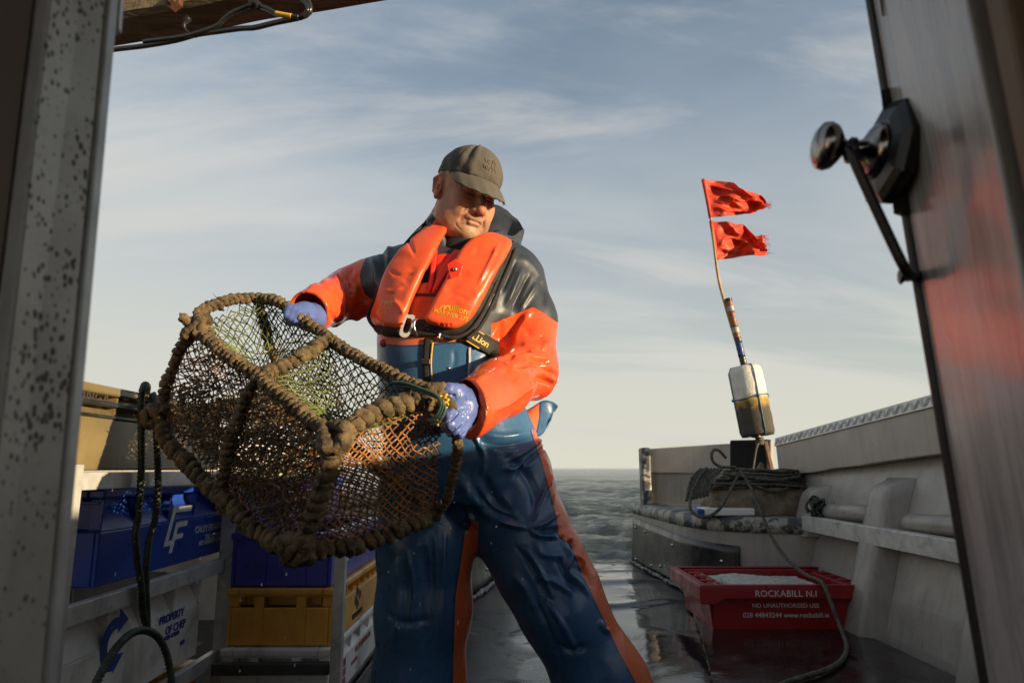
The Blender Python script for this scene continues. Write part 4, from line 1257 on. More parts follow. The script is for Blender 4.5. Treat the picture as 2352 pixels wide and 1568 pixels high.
    for a, b in (((1615, 412), (1632, 500)), ((1633, 508), (1646, 597))):
        A, B = D(*a, Yb + .08), D(*b, Yb + .08)
        mb = MB(); mb.tube(spline([A, (A + B) / 2 + (.002, 0, 0), B], 12), .017, 12); mb.build('flag_hem', 'flag_red', t, smooth=True)
buoy()
# small green net bag hanging behind the man's leg
def netbag():
    mb = MB(); x0, x1, za, zb_, Y = -.50, -.455, .25, .66, 2.35
    n = 7
    for k in range(n):
        for d in (1, -1):
            pts = []
            for i in range(30):
                z = za + (zb_ - za) * i / 29; u = (k / n + d * i * .045) % 1.0
                a = 2 * math.pi * u; pts.append((-.590 + .016 * math.cos(a), 3.10 + .03 * math.sin(a), z))
            mb.tube(pts, .0022, 5)
    o = mb.build('net_bag', 'net_green', None, True, (-.59, 3.10, .66)); tag(o, 'narrow green mesh strip hanging between the violet crate and the leg', 'net')
netbag()
# ------------------------------------------------------------------ lobster pot
def pot():
    YD = dict(L1=1.60, L2=1.76, R1=1.27, R2=1.42, R3=1.58, R4=1.35, L4=1.67, L3=1.92)
    PXY = dict(L1=(452, 752), L2=(588, 686), R1=(770, 1004), R2=(1014, 914), R3=(1002, 1180), R4=(684, 1262), L4=(366, 956), L3=(655, 905))
    C = {k: D(*PXY[k], YD[k]) for k in YD}
    t = thing('lobster_pot', sum(C.values()) / 8, 'muddy rope bound lobster pot with orange and green netting held by the fisherman', 'lobster pot')
    def path(px, ya, yb, bow=0.):
        k = len(px); d = np.r_[0, np.cumsum([math.hypot(px[i + 1][0] - px[i][0], px[i + 1][1] - px[i][1]) for i in range(k - 1)])]
        s = d / d[-1]
        return [D(*p, ya + (yb - ya) * u + bow * math.sin(math.pi * u)) for p, u in zip(px, s)]
    def mixY(a, b, u): return YD[a] * (1 - u) + YD[b] * u
    mA, mB_ = (592, 864), (759, 780)
    yA, yB = mixY('L1', 'R1', .46), mixY('L2', 'R2', .40)
    bars = dict(
        far_top=path([PXY['L2'], (635, 693), (690, 727), (759, 780), (810, 812), (860, 838), (930, 875), (985, 898), PXY['R2']], YD['L2'], YD['R2']),
        left_top=path([PXY['L1'], (462, 724), (498, 700), (545, 687), PXY['L2']], YD['L1'], YD['L2']),
        near_top=path([PXY['L1'], (480, 778), (530, 822), mA, (640, 905), (700, 955), (740, 985), PXY['R1']], YD['L1'], YD['R1']),
        strut=path([mA, (640, 846), (700, 816), mB_], yA, yB, -.012),
        end_top=path([PXY['R1'], (800, 985), (860, 945), (930, 922), PXY['R2']], YD['R1'], YD['R2'], -.012),
        left_leg=path([PXY['L1'], (412, 806), (385, 876), PXY['L4']], YD['L1'], YD['L4']),
        near_base=path([PXY['L4'], (384, 1010), (428, 1066), (482, 1120), (545, 1182), (612, 1238), PXY['R4']], YD['L4'], YD['R4']),
        end_base=path([PXY['R4'], (760, 1262), (850, 1242), (925, 1216), PXY['R3']], YD['R4'], YD['R3']),
        end_leg_far=path([PXY['R2'], (1040, 970), (1050, 1040), (1034, 1125), PXY['R3']], YD['R2'], YD['R3']),
        end_leg=path([PXY['R1'], (760, 1062), (738, 1135), (712, 1205), PXY['R4']], YD['R1'], YD['R4']),
        mid_leg=path([mA, (558, 930), (530, 1010), (516, 1090), (508, 1175)], yA, mixY('L4', 'R4', .5)),
        far_leg=[C['L2'], (C['L2'] * .5 + C['L3'] * .5), C['L3']], back_base=[C['L4'], C['L4'] * .5 + C['L3'] * .5, C['L3']], far_base=[C['L3'], C['L3'] * .5 + C['R3'] * .5, C['R3']],
    )
    fat = dict(end_top=1.25, near_base=1.18, end_base=1.18, strut=1.0, left_leg=.9, mid_leg=.9, far_leg=.8, back_base=.9, far_base=.9, end_leg=1.15, end_leg_far=.7)
    for bi, (nm, pts) in enumerate(bars.items()):
        k = fat.get(nm, .95) * .88
        core, r, pitch = .0085 * k, .0098 * k, .0215 * k
        P0 = spline(pts, 200); L = np.linalg.norm(np.diff(P0, axis=0), axis=1).sum()
        turns = L / pitch; m = int(turns * 22)
        P = spline(pts, m)
        P = P + (vnoise3(P * 22) - .5) * .010
        T, U, V = frames(P)
        ph = np.linspace(0, turns * 2 * math.pi, m); ph = ph + .5 * np.sin(ph * .37 + bi)
        hr = core * (1 + .25 * (vnoise(P * 50, 2) - .5))
        H = P + hr[:, None] * (np.cos(ph)[:, None] * U + np.sin(ph)[:, None] * V)
        rr = r * (.88 + .36 * vnoise(P * 75, bi))
        v, f = tube(H, rr, 12)
        v = v + (vnoise3(v * 130) - .5) * .0048 * k + (vnoise3(v * 300) - .5) * .0055 + (vnoise3(v * 620) - .5) * .003
        mb = MB().put(v, f)
        v2, f2 = tube(P0, core * 1.05, 8); mb.put(v2, f2)
        # mussel spat and weed fuzz
        r2 = np.random.default_rng(bi)
        for _ in range(int(L * 300)):      # crumbs of mud and spat
            i = r2.integers(0, len(v)); p = v[i] + r2.normal(size=3) * .001; s_ = r2.uniform(.0014, .0036)
            oc = np.array([(1, 0, 0), (-1, 0, 0), (0, 1, 0), (0, -1, 0), (0, 0, 1), (0, 0, -1)]) * s_ * r2.uniform(.6, 1.2, (6, 1))
            mb.put(p + oc, [(0, 2, 4), (2, 1, 4), (1, 3, 4), (3, 0, 4), (2, 0, 5), (1, 2, 5), (3, 1, 5), (0, 3, 5)])
        for _ in range(int(L * 110)):
            i = r2.integers(0, len(v)); p = v[i]; d = r2.normal(size=3) * .010
            mb.tube([p - d * .2, p + d * .5, p + d + (0, 0, -.003)], [.0016, .0011, .0004], 4)
        mb.build('frame_bar', 'mud_rope', t, True)
    # corner knots
    for nm in ('R1', 'L1', 'R4', 'L4', 'R2'):
        c = C[nm]; mb = MB(); r2 = np.random.default_rng(ord(nm[0]) + int(nm[1]))
        for i in range(4):
            a = r2.uniform(0, 6.28, 3)
            Q = [c + .024 * np.array([math.cos(s + a[0]), math.sin(s + a[1]), .9 * math.sin(s * 1.3 + a[2])]) for s in np.linspace(0, 5.6, 9)]
            v, f = tube(spline(Q, 70), .0105 * (.8 + .5 * vnoise(spline(Q, 70) * 60)), 8); v = v + (vnoise3(v * 140) - .5) * .008; mb.put(v, f)
        mb.build('corner_binding', 'mud_rope', t, True)
    # ---- netting
    ctr = sum(C.values()) / 8
    def net(a, b, c, d, nu, nv, mat, rtw=.0016, sag=.03, funnel=None, square=False, seed=0, wob=.006, edges=None):
        """a-b-c-d go round the panel; edges: optional curves along a-b and d-c"""
        r2 = np.random.default_rng(seed)
        e0 = spline(edges[0], 101) if edges else spline([a, (a + b) / 2, b], 101)
        e1 = spline(edges[1], 101) if edges else spline([d, (d + c) / 2, c], 101)
        nrm = np.cross(b - a, d - a); nrm /= np.linalg.norm(nrm)
        if nrm @ (ctr - (a + b + c + d) / 4) < 0: nrm = -nrm
        def S_(u, v):
            u = np.clip(u, 0, 1); v = np.clip(v, 0, 1)
            if funnel is not None:
                fu, fv, fw, dep, pin = funnel
                g = np.exp(-(((u - fu) / fw) ** 2 + ((v - fv) / fw) ** 2))
                u = u + (fu - u) * g * pin; v = v + (fv - v) * g * pin
            x = u * 100; i0 = np.clip(np.floor(x).astype(int), 0, 99); t_ = (x - i0)[:, None]
            p = (e0[i0] * (1 - t_) + e0[i0 + 1] * t_) * (1 - v)[:, None] + (e1[i0] * (1 - t_) + e1[i0 + 1] * t_) * v[:, None]
            bmp = (16 * u * (1 - u) * v * (1 - v))
            p = p + nrm * (sag * bmp)[:, None]
            if funnel is not None: p = p + nrm * (dep * g)[:, None]
            return p
        nodes = {}; uv = []; E_ = []
        if square:
            for i in range(nu + 1):
                for j in range(nv + 1): nodes[i, j] = len(uv); uv.append((i / nu, j / nv))
            for i in range(nu + 1):
                for j in range(nv + 1):
                    for q in ((i + 1, j), (i, j + 1)):
                        if q in nodes: E_.append((nodes[i, j], nodes[q]))
        else:
            for i in range(nu + 1):
                for j in range(nv + 1):
                    if (i + j) % 2 == 0: nodes[i, j] = len(uv); uv.append((i / nu, j / nv))
            for (i, j), k in nodes.items():
                for q in ((i + 1, j + 1), (i + 1, j - 1)):
                    if q in nodes: E_.append((k, nodes[q]))
        uv = np.array(uv); inn = ((uv > .001) & (uv < .999)).all(1)
        cell = 1 / max(nu, nv)
        uv = uv + r2.normal(size=uv.shape) * cell * .10 * inn[:, None] + (np.stack([vnoise(np.c_[uv * 5, uv[:, :1] * 0 + seed], 1), vnoise(np.c_[uv * 5, uv[:, :1] * 0 + seed], 2)], 1) - .5) * cell * 1.3 * inn[:, None]
        P = S_(uv[:, 0], uv[:, 1]); P = P + (vnoise3(P * 25 + seed) - .5) * wob * 2
        E_ = np.array(E_); A, B = P[E_[:, 0]], P[E_[:, 1]]
        mid = (A + B) / 2 + r2.normal(size=A.shape) * .0009
        def prisms(A, B):
            t_ = B - A; t_ /= np.linalg.norm(t_, axis=1)[:, None] + 1e-9
            u_ = np.cross(t_, nrm); u_ /= np.linalg.norm(u_, axis=1)[:, None] + 1e-9; w_ = np.cross(t_, u_)
            V_ = np.stack([Q + rtw * (math.cos(k) * u_ + math.sin(k) * w_) for Q in (A, B) for k in (0, 2.094, 4.189)], 1)
            f_ = np.array([(0, 1, 4, 3), (1, 2, 5, 4), (2, 0, 3, 5)])
            return V_.reshape(-1, 3), (f_[None] + 6 * np.arange(len(A))[:, None, None]).reshape(-1, 4)
        V1, F1 = prisms(A, mid); V2, F2 = prisms(mid, B)
        kr = rtw * 1.9
        oc = np.array([(1, 0, 0), (-1, 0, 0), (0, 1, 0), (0, -1, 0), (0, 0, 1), (0, 0, -1)]) * kr
        V3 = (P[:, None] + oc[None]).reshape(-1, 3)
        of = np.array([(0, 2, 4, 4), (2, 1, 4, 4), (1, 3, 4, 4), (3, 0, 4, 4), (2, 0, 5, 5), (1, 2, 5, 5), (3, 1, 5, 5), (0, 3, 5, 5)])
        F3 = (of[None] + 6 * np.arange(len(P))[:, None, None]).reshape(-1, 4)
        Vv = np.vstack([V1, V2, V3])
        Fl = [tuple(q) for q in F1] + [tuple(q + len(V1)) for q in F2] + [tuple(q[:3] + len(V1) + len(V2)) for q in F3]
        add('netting', Vv, Fl, mat, t)
    mAp, mBp = D(*mA, yA), D(*mB_, yB)
    mb0 = np.array(bars['mid_leg'][-1])
    def cut(nm, i, j): return [bars[nm][k] for k in range(i, j)]
    net(C['L1'], mAp, mBp, C['L2'], 20, 14, 'net_green', .0015, .015, (.52, .52, .34, .12, .45), True, 1, .005, (cut('near_top', 0, 4), cut('far_top', 0, 4)))
    net(mAp, C['R1'], C['R2'], mBp, 20, 14, 'net_green', .0015, .015, (.48, .62, .34, .13, .45), True, 2, .005, (cut('near_top', 3, 8), cut('far_top', 3, 9)))
    net(C['L1'], mAp, mb0, C['L4'], 24, 28, 'net_orange', .0018, .025, None, False, 3)
    net(mAp, C['R1'], C['R4'], mb0, 28, 36, 'net_orange', .0018, .03, None, False, 4)
    net(C['R1'], C['R2'], C['R3'], C['R4'], 30, 32, 'net_orange', .0017, .015, None, False, 5, .004, (bars['end_top'], bars['end_base']))
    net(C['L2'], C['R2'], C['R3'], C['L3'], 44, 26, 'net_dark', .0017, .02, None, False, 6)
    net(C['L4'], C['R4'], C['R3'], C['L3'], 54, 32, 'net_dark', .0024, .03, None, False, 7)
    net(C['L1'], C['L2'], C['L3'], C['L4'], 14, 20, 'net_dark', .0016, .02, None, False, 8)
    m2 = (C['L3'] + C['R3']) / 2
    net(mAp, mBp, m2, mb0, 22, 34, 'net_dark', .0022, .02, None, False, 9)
    # weed caught in the netting
    r2 = np.random.default_rng(12); mb = MB()
    for k in range(1100):
        w_ = r2.random(4); w_[1] *= .3
        u, v = r2.random(), r2.random() ** .6
        p = (C['L1'] * (1 - u) + C['R1'] * u) * (1 - v) + (C['L4'] * (1 - u) + C['R4'] * u) * v
        p = p + (ctr - p) * .12 * r2.random()
        d = r2.normal(size=3) * .012; d[2] -= .008
        mb.tube([p, p + d * .5 + r2.normal(size=3) * .003, p + d], [.0024, .0020, .0006], 4)
    tag(mb.build('weed', 'mud_rope', t), kind='stuff')
    # bungee strap with yellow ties at the gripped corner
    mb = MB()
    sp = [(905, 880), (935, 882), (975, 896), (1003, 908), (1018, 926), (1014, 946), (1002, 962), (985, 968)]
    for off in ((0, 0), (4, 7), (-5, -3)):
        P = spline([D(x + off[0], y + off[1], 1.435 - .0016 * (x - 905) * .25 - .045) for x, y in sp], 70)
        mb.tube(P, .0031, 8)
    bg_ = mb.build('bungee', 'bungee', t, True)
    for x, y in ((1016, 918), (1004, 962), (1020, 930)):
        c = D(x, y, 1.36); mb = MB()
        mb.tube([c + .008 * np.array([math.cos(a), .6 * math.sin(a * 2), math.sin(a)]) for a in np.linspace(0, 5.8, 14)], .0020, 6)
        mb.tube([c, c + (.010, -.004, .012)], .0025, 6); mb.tube([c, c + (-.012, -.004, .010)], .0025, 6); mb.tube([c, c + (.002, -.004, -.014)], .0025, 6)
        mb.build('tie', 'cord_yellow', bg_, True)
    # drops falling from the pot
    mb = MB(); k = 0
    while k < 75:
        p = np.array([r2.uniform(-.95, .05), r2.uniform(1.25, 1.75), r2.uniform(.2, .85)])
        s = r2.uniform(.0010, .0024); L = s * r2.uniform(1.2, 3.2)
        mb.lathe([(0, -L), (s * .8, -L * .4), (s, 0), (s * .6, L * .5), (0, L)], p, (.08 * r2.normal(), 0, 1), 6); k += 1
    m = Mat('water_drop'); m.col((.75, .75, .75)); m.set('Roughness', .05); m.set('Transmission Weight', .6); M['water_drop'] = m.m
    o = mb.build('water_drops', 'water_drop', None, True, (-.4, 1.5, .5)); tag(o, 'small drops of water dripping from the lobster pot', 'water drops', kind='stuff')
    return C, bars
POT, POTBARS = pot()
# ------------------------------------------------------------------ implicit surfaces (sculpted, continuous bodies and clothes)
class Vox:
    def __init__(s, lo, hi, h):
        s.lo = np.array(lo, float); s.h = h
        n = np.ceil((np.array(hi) - s.lo) / h).astype(int) + 1
        s.ax = [(s.lo[i] + h * np.arange(n[i])).astype(np.float32) for i in range(3)]
        s.F = np.full(n, 1.0, np.float32)
    def sl(s, lo, hi):
        r = []
        for i in range(3):
            a = int(np.clip(np.floor((lo[i] - s.lo[i]) / s.h), 0, s.F.shape[i])); b = int(np.clip(np.ceil((hi[i] - s.lo[i]) / s.h) + 1, 0, s.F.shape[i]))
            r.append(slice(a, b))
        return tuple(r)
    def op(s, fn, lo, hi, k=.01, mode='u'):
        m = k + .03
        sl = s.sl(np.array(lo) - m, np.array(hi) + m)
        x = s.ax[0][sl[0]][:, None, None]; y = s.ax[1][sl[1]][None, :, None]; z = s.ax[2][sl[2]][None, None, :]
        d = fn(x, y, z).astype(np.float32); a = s.F[sl]
        if mode == 'u':
            h = np.clip(.5 + .5 * (a - d) / k, 0, 1); s.F[sl] = a * (1 - h) + d * h - k * h * (1 - h)
        else:      # subtract
            d = -d; h = np.clip(.5 - .5 * (a - d) / k, 0, 1); s.F[sl] = a * (1 - h) + d * h + k * h * (1 - h)
        return s
    def cone(s, a, b, ra, rb, k=.01, mode='u', flat=None):
        a = np.array(a, float); b = np.array(b, float); ba = b - a; L2 = max(ba @ ba, 1e-12); R = max(ra, rb)
        def fn(x, y, z):
            px, py, pz = x - a[0], y - a[1], z - a[2]
            t = np.clip((px * ba[0] + py * ba[1] + pz * ba[2]) / L2, 0, 1)
            dx, dy, dz = px - t * ba[0], py - t * ba[1], pz - t * ba[2]
            if flat is not None:
                u, q = flat; w = dx * u[0] + dy * u[1] + dz * u[2]; g = (1 / q - 1) * w
                dx, dy, dz = dx + g * u[0], dy + g * u[1], dz + g * u[2]
            return np.sqrt(dx * dx + dy * dy + dz * dz) - (ra + (rb - ra) * t)
        return s.op(fn, np.minimum(a, b) - R, np.maximum(a, b) + R, k, mode)
    def ell(s, c, r, k=.01, mode='u', R=None):
        c = np.array(c, float); r = np.array(r, float)
        def fn(x, y, z):
            px, py, pz = x - c[0], y - c[1], z - c[2]
            if R is not None:
                px, py, pz = [px * R[0][i] + py * R[1][i] + pz * R[2][i] for i in range(3)]
            q = np.sqrt((px / r[0]) ** 2 + (py / r[1]) ** 2 + (pz / r[2]) ** 2)
            g = np.sqrt((px / r[0] ** 2) ** 2 + (py / r[1] ** 2) ** 2 + (pz / r[2] ** 2) ** 2) + 1e-9
            return q * (q - 1) / g
        m = r.max() if R is not None else r
        return s.op(fn, c - m, c + m, k, mode)
    def chain(s, pts, rs, k=.01, mode='u', flat=None):
        for i in range(len(pts) - 1): s.cone(pts[i], pts[i + 1], rs[i], rs[i + 1], k, mode, flat)
        return s
    def loft(s, zs, cx, cy, a, b, k=.02, p=2.3, cap=.02):
        o = np.argsort(zs); zs, cx, cy, a, b = [np.array(v, float)[o] for v in (zs, cx, cy, a, b)]
        def fn(x, y, z):
            f = lambda t: np.interp(z, zs, t)
            A, B = f(a), f(b)
            e = (np.abs((x - f(cx)) / A) ** p + np.abs((y - f(cy)) / B) ** p) ** (1 / p)
            d = (e - 1) * np.minimum(A, B)
            dz = np.maximum(zs[0] - z, z - zs[-1])
            return np.maximum(d, dz)
        return s.op(fn, (min(cx - a), min(cy - b), zs[0]), (max(cx + a), max(cy + b), zs[-1]), k)
    def cut(s, P, n):       # keep the side where (p-P).n < 0
        n = np.array(n, float) / np.linalg.norm(n)
        d = ((s.ax[0] - P[0]) * n[0])[:, None, None] + ((s.ax[1] - P[1]) * n[1])[None, :, None] + ((s.ax[2] - P[2]) * n[2])[None, None, :]
        s.F = np.maximum(s.F, d.astype(np.float32)); return s
    def mesh(s, smooth=2):
        F = s.F.copy(); F[0] = F[-1] = 1; F[:, 0] = F[:, -1] = 1; F[:, :, 0] = F[:, :, -1] = 1
        S_ = F < 0; nx, ny, nz = F.shape
        corners = [(i, j, k) for i in (0, 1) for j in (0, 1) for k in (0, 1)]
        cnt = sum(S_[i:nx - 1 + i, j:ny - 1 + j, k:nz - 1 + k].astype(np.int8) for i, j, k in corners)
        cell = np.argwhere((cnt > 0) & (cnt < 8))
        val = np.stack([F[cell[:, 0] + i, cell[:, 1] + j, cell[:, 2] + k] for i, j, k in corners], 1).astype(np.float64)
        acc = np.zeros((len(cell), 3)); n = np.zeros(len(cell)); cc = np.array(corners, float)
        for a in range(8):
            for b in range(a + 1, 8):
                if np.abs(cc[a] - cc[b]).sum() != 1: continue
                m = (val[:, a] < 0) != (val[:, b] < 0)
                t = val[m, a] / (val[m, a] - val[m, b])
                acc[m] += cc[a] + (cc[b] - cc[a]) * t[:, None]; n[m] += 1
        V = s.lo + s.h * (cell + acc / n[:, None])
        idx = np.full((nx - 1, ny - 1, nz - 1), -1, np.int64); idx[tuple(cell.T)] = np.arange(len(cell))
        Q = []
        for ax in range(3):
            u, v = [(1, 2), (2, 0), (0, 1)][ax]
            A = np.moveaxis(S_, ax, 0); e = A[:-1] != A[1:]
            pos = np.argwhere(e)
            p = np.zeros_like(pos); others = [i for i in range(3) if i != ax]
            p[:, ax] = pos[:, 0]; p[:, others[0]] = pos[:, 1]; p[:, others[1]] = pos[:, 2]
            ok = (p[:, u] > 0) & (p[:, v] > 0) & (p[:, u] < F.shape[u] - 1) & (p[:, v] < F.shape[v] - 1); p = p[ok]
            ins = S_[tuple(p.T)]
            du = np.zeros(3, int); du[u] = 1; dv_ = np.zeros(3, int); dv_[v] = 1
            q = np.stack([idx[tuple((p - du - dv_).T)], idx[tuple((p - dv_).T)], idx[tuple(p.T)], idx[tuple((p - du).T)]], 1)
            q[~ins] = q[~ins][:, ::-1]
            Q.append(q)
        Q = np.vstack(Q); Q = Q[(Q >= 0).all(1)]
        for it in range(smooth):
            s_ = np.zeros_like(V); c_ = np.zeros(len(V))
            for a, b in ((0, 1), (1, 2), (2, 3), (3, 0)):
                np.add.at(s_, Q[:, a], V[Q[:, b]]); np.add.at(c_, Q[:, a], 1)
                np.add.at(s_, Q[:, b], V[Q[:, a]]); np.add.at(c_, Q[:, b], 1)
            V = V * .45 + .55 * s_ / np.maximum(c_, 1)[:, None]
        return V, Q
def vnormals(V, Q):
    n = np.cross(V[Q[:, 2]] - V[Q[:, 0]], V[Q[:, 3]] - V[Q[:, 1]]); N = np.zeros_like(V)
    for k in range(4): np.add.at(N, Q[:, k], n)
    return N / (np.linalg.norm(N, axis=1)[:, None] + 1e-12)
def seg_dist(P, pts):
    """distance of 2D points to a polyline, and how far along it (0-1)"""
    pts = np.array(pts, float); best = np.full(len(P), 1e9); al = np.zeros(len(P))
    L = np.r_[0, np.cumsum(np.linalg.norm(np.diff(pts, axis=0), axis=1))]
    for i in range(len(pts) - 1):
        a, b = pts[i], pts[i + 1]; ba = b - a
        t = np.clip(((P - a) @ ba) / (ba @ ba + 1e-9), 0, 1); d = np.linalg.norm(P - a - t[:, None] * ba, axis=1)
        m = d < best; best[m] = d[m]; al[m] = (L[i] + t[m] * (L[i + 1] - L[i])) / L[-1]
    return best, al
def smooth2(pts, n=40):
    P = spline([(x, y, 0) for x, y in pts], n)[:, :2]; return P
def carve(V, Q, strokes, back=False):
    """folds: (points, half width, height in mm); pushes the surface in or out along its normal"""
    N = vnormals(V, Q); px = proj(V); front = N[:, 1] < .25
    dsp = np.zeros(len(V))
    for pts, w, amp in strokes:
        p = smooth2(pts, 24) if len(pts) > 2 else np.array(pts, float)
        lo, hi = p.min(0) - 3 * w, p.max(0) + 3 * w
        m = front & (px > lo).all(1) & (px < hi).all(1)
        d, al = seg_dist(px[m], p)
        dsp[m] += amp * .001 * np.exp(-(d / w) ** 2) * np.clip(np.sin(math.pi * np.clip(al, .02, .98)) * 1.6, 0, 1)
    return V + N * dsp[:, None]
def attr(o, name, val):
    a = o.data.attributes.new(name, 'FLOAT', 'POINT'); a.data.foreach_set('value', np.asarray(val, np.float32))
def poly_sd(P, poly):
    """signed distance to a polygon, negative inside"""
    poly = np.array(poly, float); n = len(poly); d = np.full(P.shape[0], 1e9); ins = np.zeros(P.shape[0], bool)
    for i in range(n):
        a, b = poly[i], poly[(i + 1) % n]; ba = b - a
        t = np.clip(((P - a) @ ba) / (ba @ ba + 1e-12), 0, 1); d = np.minimum(d, np.linalg.norm(P - a - t[:, None] * ba, axis=1))
        c = ((a[1] > P[:, 1]) != (b[1] > P[:, 1]))
        xi = a[0] + (P[:, 1] - a[1]) * (b[0] - a[0]) / (b[1] - a[1] + 1e-12)
        ins ^= c & (P[:, 0] < xi)
    return np.where(ins, -d, d)

# ------------------------------------------------------------------ materials of the man
def pvc():
    m = Mat('oilskin')
    nv = m.attr('navy').outputs['Fac']
    red = m.mix(m.rng(m.noise(7, 5), .3, .7), (.78, .078, .020), (.86, .108, .028))
    nav = m.mix(m.rng(m.noise(9, 5), .3, .7), (.020, .025, .034), (.036, .043, .055))
    f = m.rng(nv, -.4, .4)
    seam = m.rng(m.math('ABSOLUTE', nv), .8, 1.6, 1, 0)
    m.col(m.mix(m.math('MULTIPLY', seam, .8), m.mix(f, red, nav), (.01, .008, .01)))
    m.set('Roughness', m.math('ADD', m.rng(f, 0, 1, .19, .46), m.rng(m.noise(30, 4), .35, .65, -.05, .07)))
    m.set('IOR', 1.5)
    m.bump(m.noise(22, 4, .5, .4), .10, .010); m.bump(m.noise(230, 3), .06, .0008)
    dr = m.n('ShaderNodeTexVoronoi'); dr.inputs['Scale'].default_value = 150; m.l(m.co(), dr.inputs['Vector'])
    m.bump(m.math('MULTIPLY', m.rng(dr.outputs['Distance'], .08, .28, 1, 0), m.rng(m.noise(11, 4), .54, .62)), .35, .0015)
    M['oilskin'] = m.m
    m = Mat('bib_rubber')
    og = m.attr('orange').outputs['Fac']
    bl = m.mix(m.rng(m.noise(6, 6), .3, .7), (.024, .078, .172), (.040, .115, .235))
    bl = m.mix(m.rng(m.noise(13, 7, .7), .60, .75, 0, .55), bl, (.014, .03, .055))
    og_c = m.mix(m.rng(m.noise(8, 5), .3, .7), (.56, .10, .028), (.66, .14, .04))
    f = m.rng(og, -.4, .4); seam = m.rng(m.math('ABSOLUTE', m.math('ADD', og, 3.0)), .8, 2.0, 1, 0)
    m.col(m.mix(m.math('MULTIPLY', seam, .7), m.mix(f, bl, og_c), (.008, .015, .03)))
    m.set('Roughness', m.rng(m.noise(24, 5), .3, .7, .20, .40))
    m.bump(m.noise(18, 5, .55, .4), .12, .012); m.bump(m.noise(200, 3), .07, .001)
    M['bib_rubber'] = m.m
    m = Mat('vest_shell')
    m.col(m.mix(m.rng(m.noise(8, 5), .3, .7), (.70, .075, .020), (.80, .11, .030)))
    m.set('Roughness', m.rng(m.noise(26, 4), .3, .7, .32, .48)); m.bump(m.noise(26, 5, .6, .5), .18, .008); m.bump(m.noise(260, 3), .08, .0008)
    M['vest_shell'] = m.m
    m = Mat('skin')
    n_ = m.noise(55, 6, .65)
    sk = m.mix(m.rng(n_, .3, .7), (.43, .205, .12), (.55, .29, .18))
    sk = m.mix(m.rng(m.noise(24, 5), .5, .7, 0, .5), sk, (.46, .15, .09))
    hair = m.attr('hair').outputs['Fac']; lip = m.attr('lip').outputs['Fac']; stub = m.attr('stubble').outputs['Fac']; dk = m.attr('dark').outputs['Fac']; red = m.attr('flush').outputs['Fac']
    sk = m.mix(m.math('MULTIPLY', red, .55), sk, (.48, .11, .07))
    sp = m.rng(m.noise(420, 3, .7), .42, .60)
    sk = m.mix(m.math('MULTIPLY', stub, m.math('MULTIPLY', sp, .8)), sk, (.24, .17, .12))
    sk = m.mix(m.math('MULTIPLY', lip, .7), sk, (.36, .125, .09))
    hn = m.noise(300, 4, .6, 0, (1, 1, .3))
    sk = m.mix(hair, sk, m.mix(m.rng(hn, .35, .65), (.13, .095, .065), (.42, .32, .20)))
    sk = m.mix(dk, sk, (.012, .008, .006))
    m.col(sk); m.set('Roughness', m.rng(m.noise(90, 4), .3, .7, .46, .62)); m.set('Specular IOR Level', .38)
    m.set('Subsurface Weight', .12); m.b.inputs['Subsurface Radius'].default_value = (.012, .005, .003); m.set('Subsurface Scale', .6)
    m.bump(m.noise(160, 6, .7), .28, .0022); m.bump(m.noise(650, 3), .2, .0006)
    M['skin'] = m.m
pvc()
simple('cap_cloth', (.090, .079, .066), .92, var=.12, nscale=26, bump=.5, bdist=.0015, dirt=(.05, .04, .03), dirt_amt=.4)
simple('cap_thread', (.075, .062, .048), .9, var=.2, nscale=60)
simple('hood_cloth', (.034, .040, .050), .48, var=.25, nscale=16, bump=.25, bdist=.003)
simple('tee_navy', (.010, .012, .018), .9, var=.2, nscale=60, bump=.4)
simple('glove_nitrile', (.10, .145, .38), .34, var=.08, nscale=20, bump=.25, bdist=.004, dirt=(.11, .11, .20), dirt_amt=.5)
simple('webbing', (.014, .013, .012), .75, var=.3, nscale=120, bump=.5, bdist=.001)
simple('boot_rubber', (.012, .012, .012), .4, var=.3, nscale=14)

# ------------------------------------------------------------------ the man
q = lambda x, y, Y: D(x, y, Y)
MY = 1.90
man_base = np.array([-.12, MY, 0.])
JR = [(548, 1000, 1160, 1.925, .075), (562, 955, 1182, 1.925, .100), (588, 905, 1206, 1.92, .120), (615, 876, 1222, 1.915, .132), (650, 868, 1232, 1.91, .140), (690, 864, 1228, 1.905, .146),
      (740, 866, 1205, 1.90, .150), (790, 872, 1168, 1.90, .152), (880, 876, 1165, 1.90, .155), (930, 880, 1170, 1.9, .15)]
def rows(R_):
    z = []; cx = []; cy = []; a = []; b = []
    for y, xl, xr, Yc, hd in R_:
        l, r = q(xl, y, Yc), q(xr, y, Yc)
        z.append((l[2] + r[2]) / 2); cx.append((l[0] + r[0]) / 2); cy.append(Yc); a.append((r[0] - l[0]) / 2); b.append(hd)
    return z, cx, cy, a, b
jz, jcx, jcy, ja, jb = rows(JR)
_o = np.argsort(jz); _f = lambda t: (lambda z: np.interp(z, np.array(jz)[_o], np.array(t)[_o]))
fcx, fcy, fa, fb = _f(jcx), _f(jcy), _f(ja), _f(jb)
def chest(x, z, p=2.3):
    u = np.clip(np.abs((x - fcx(z)) / fa(z)), 0, .97)
    return fcy(z) - fb(z) * (1 - u ** p) ** (1 / p)

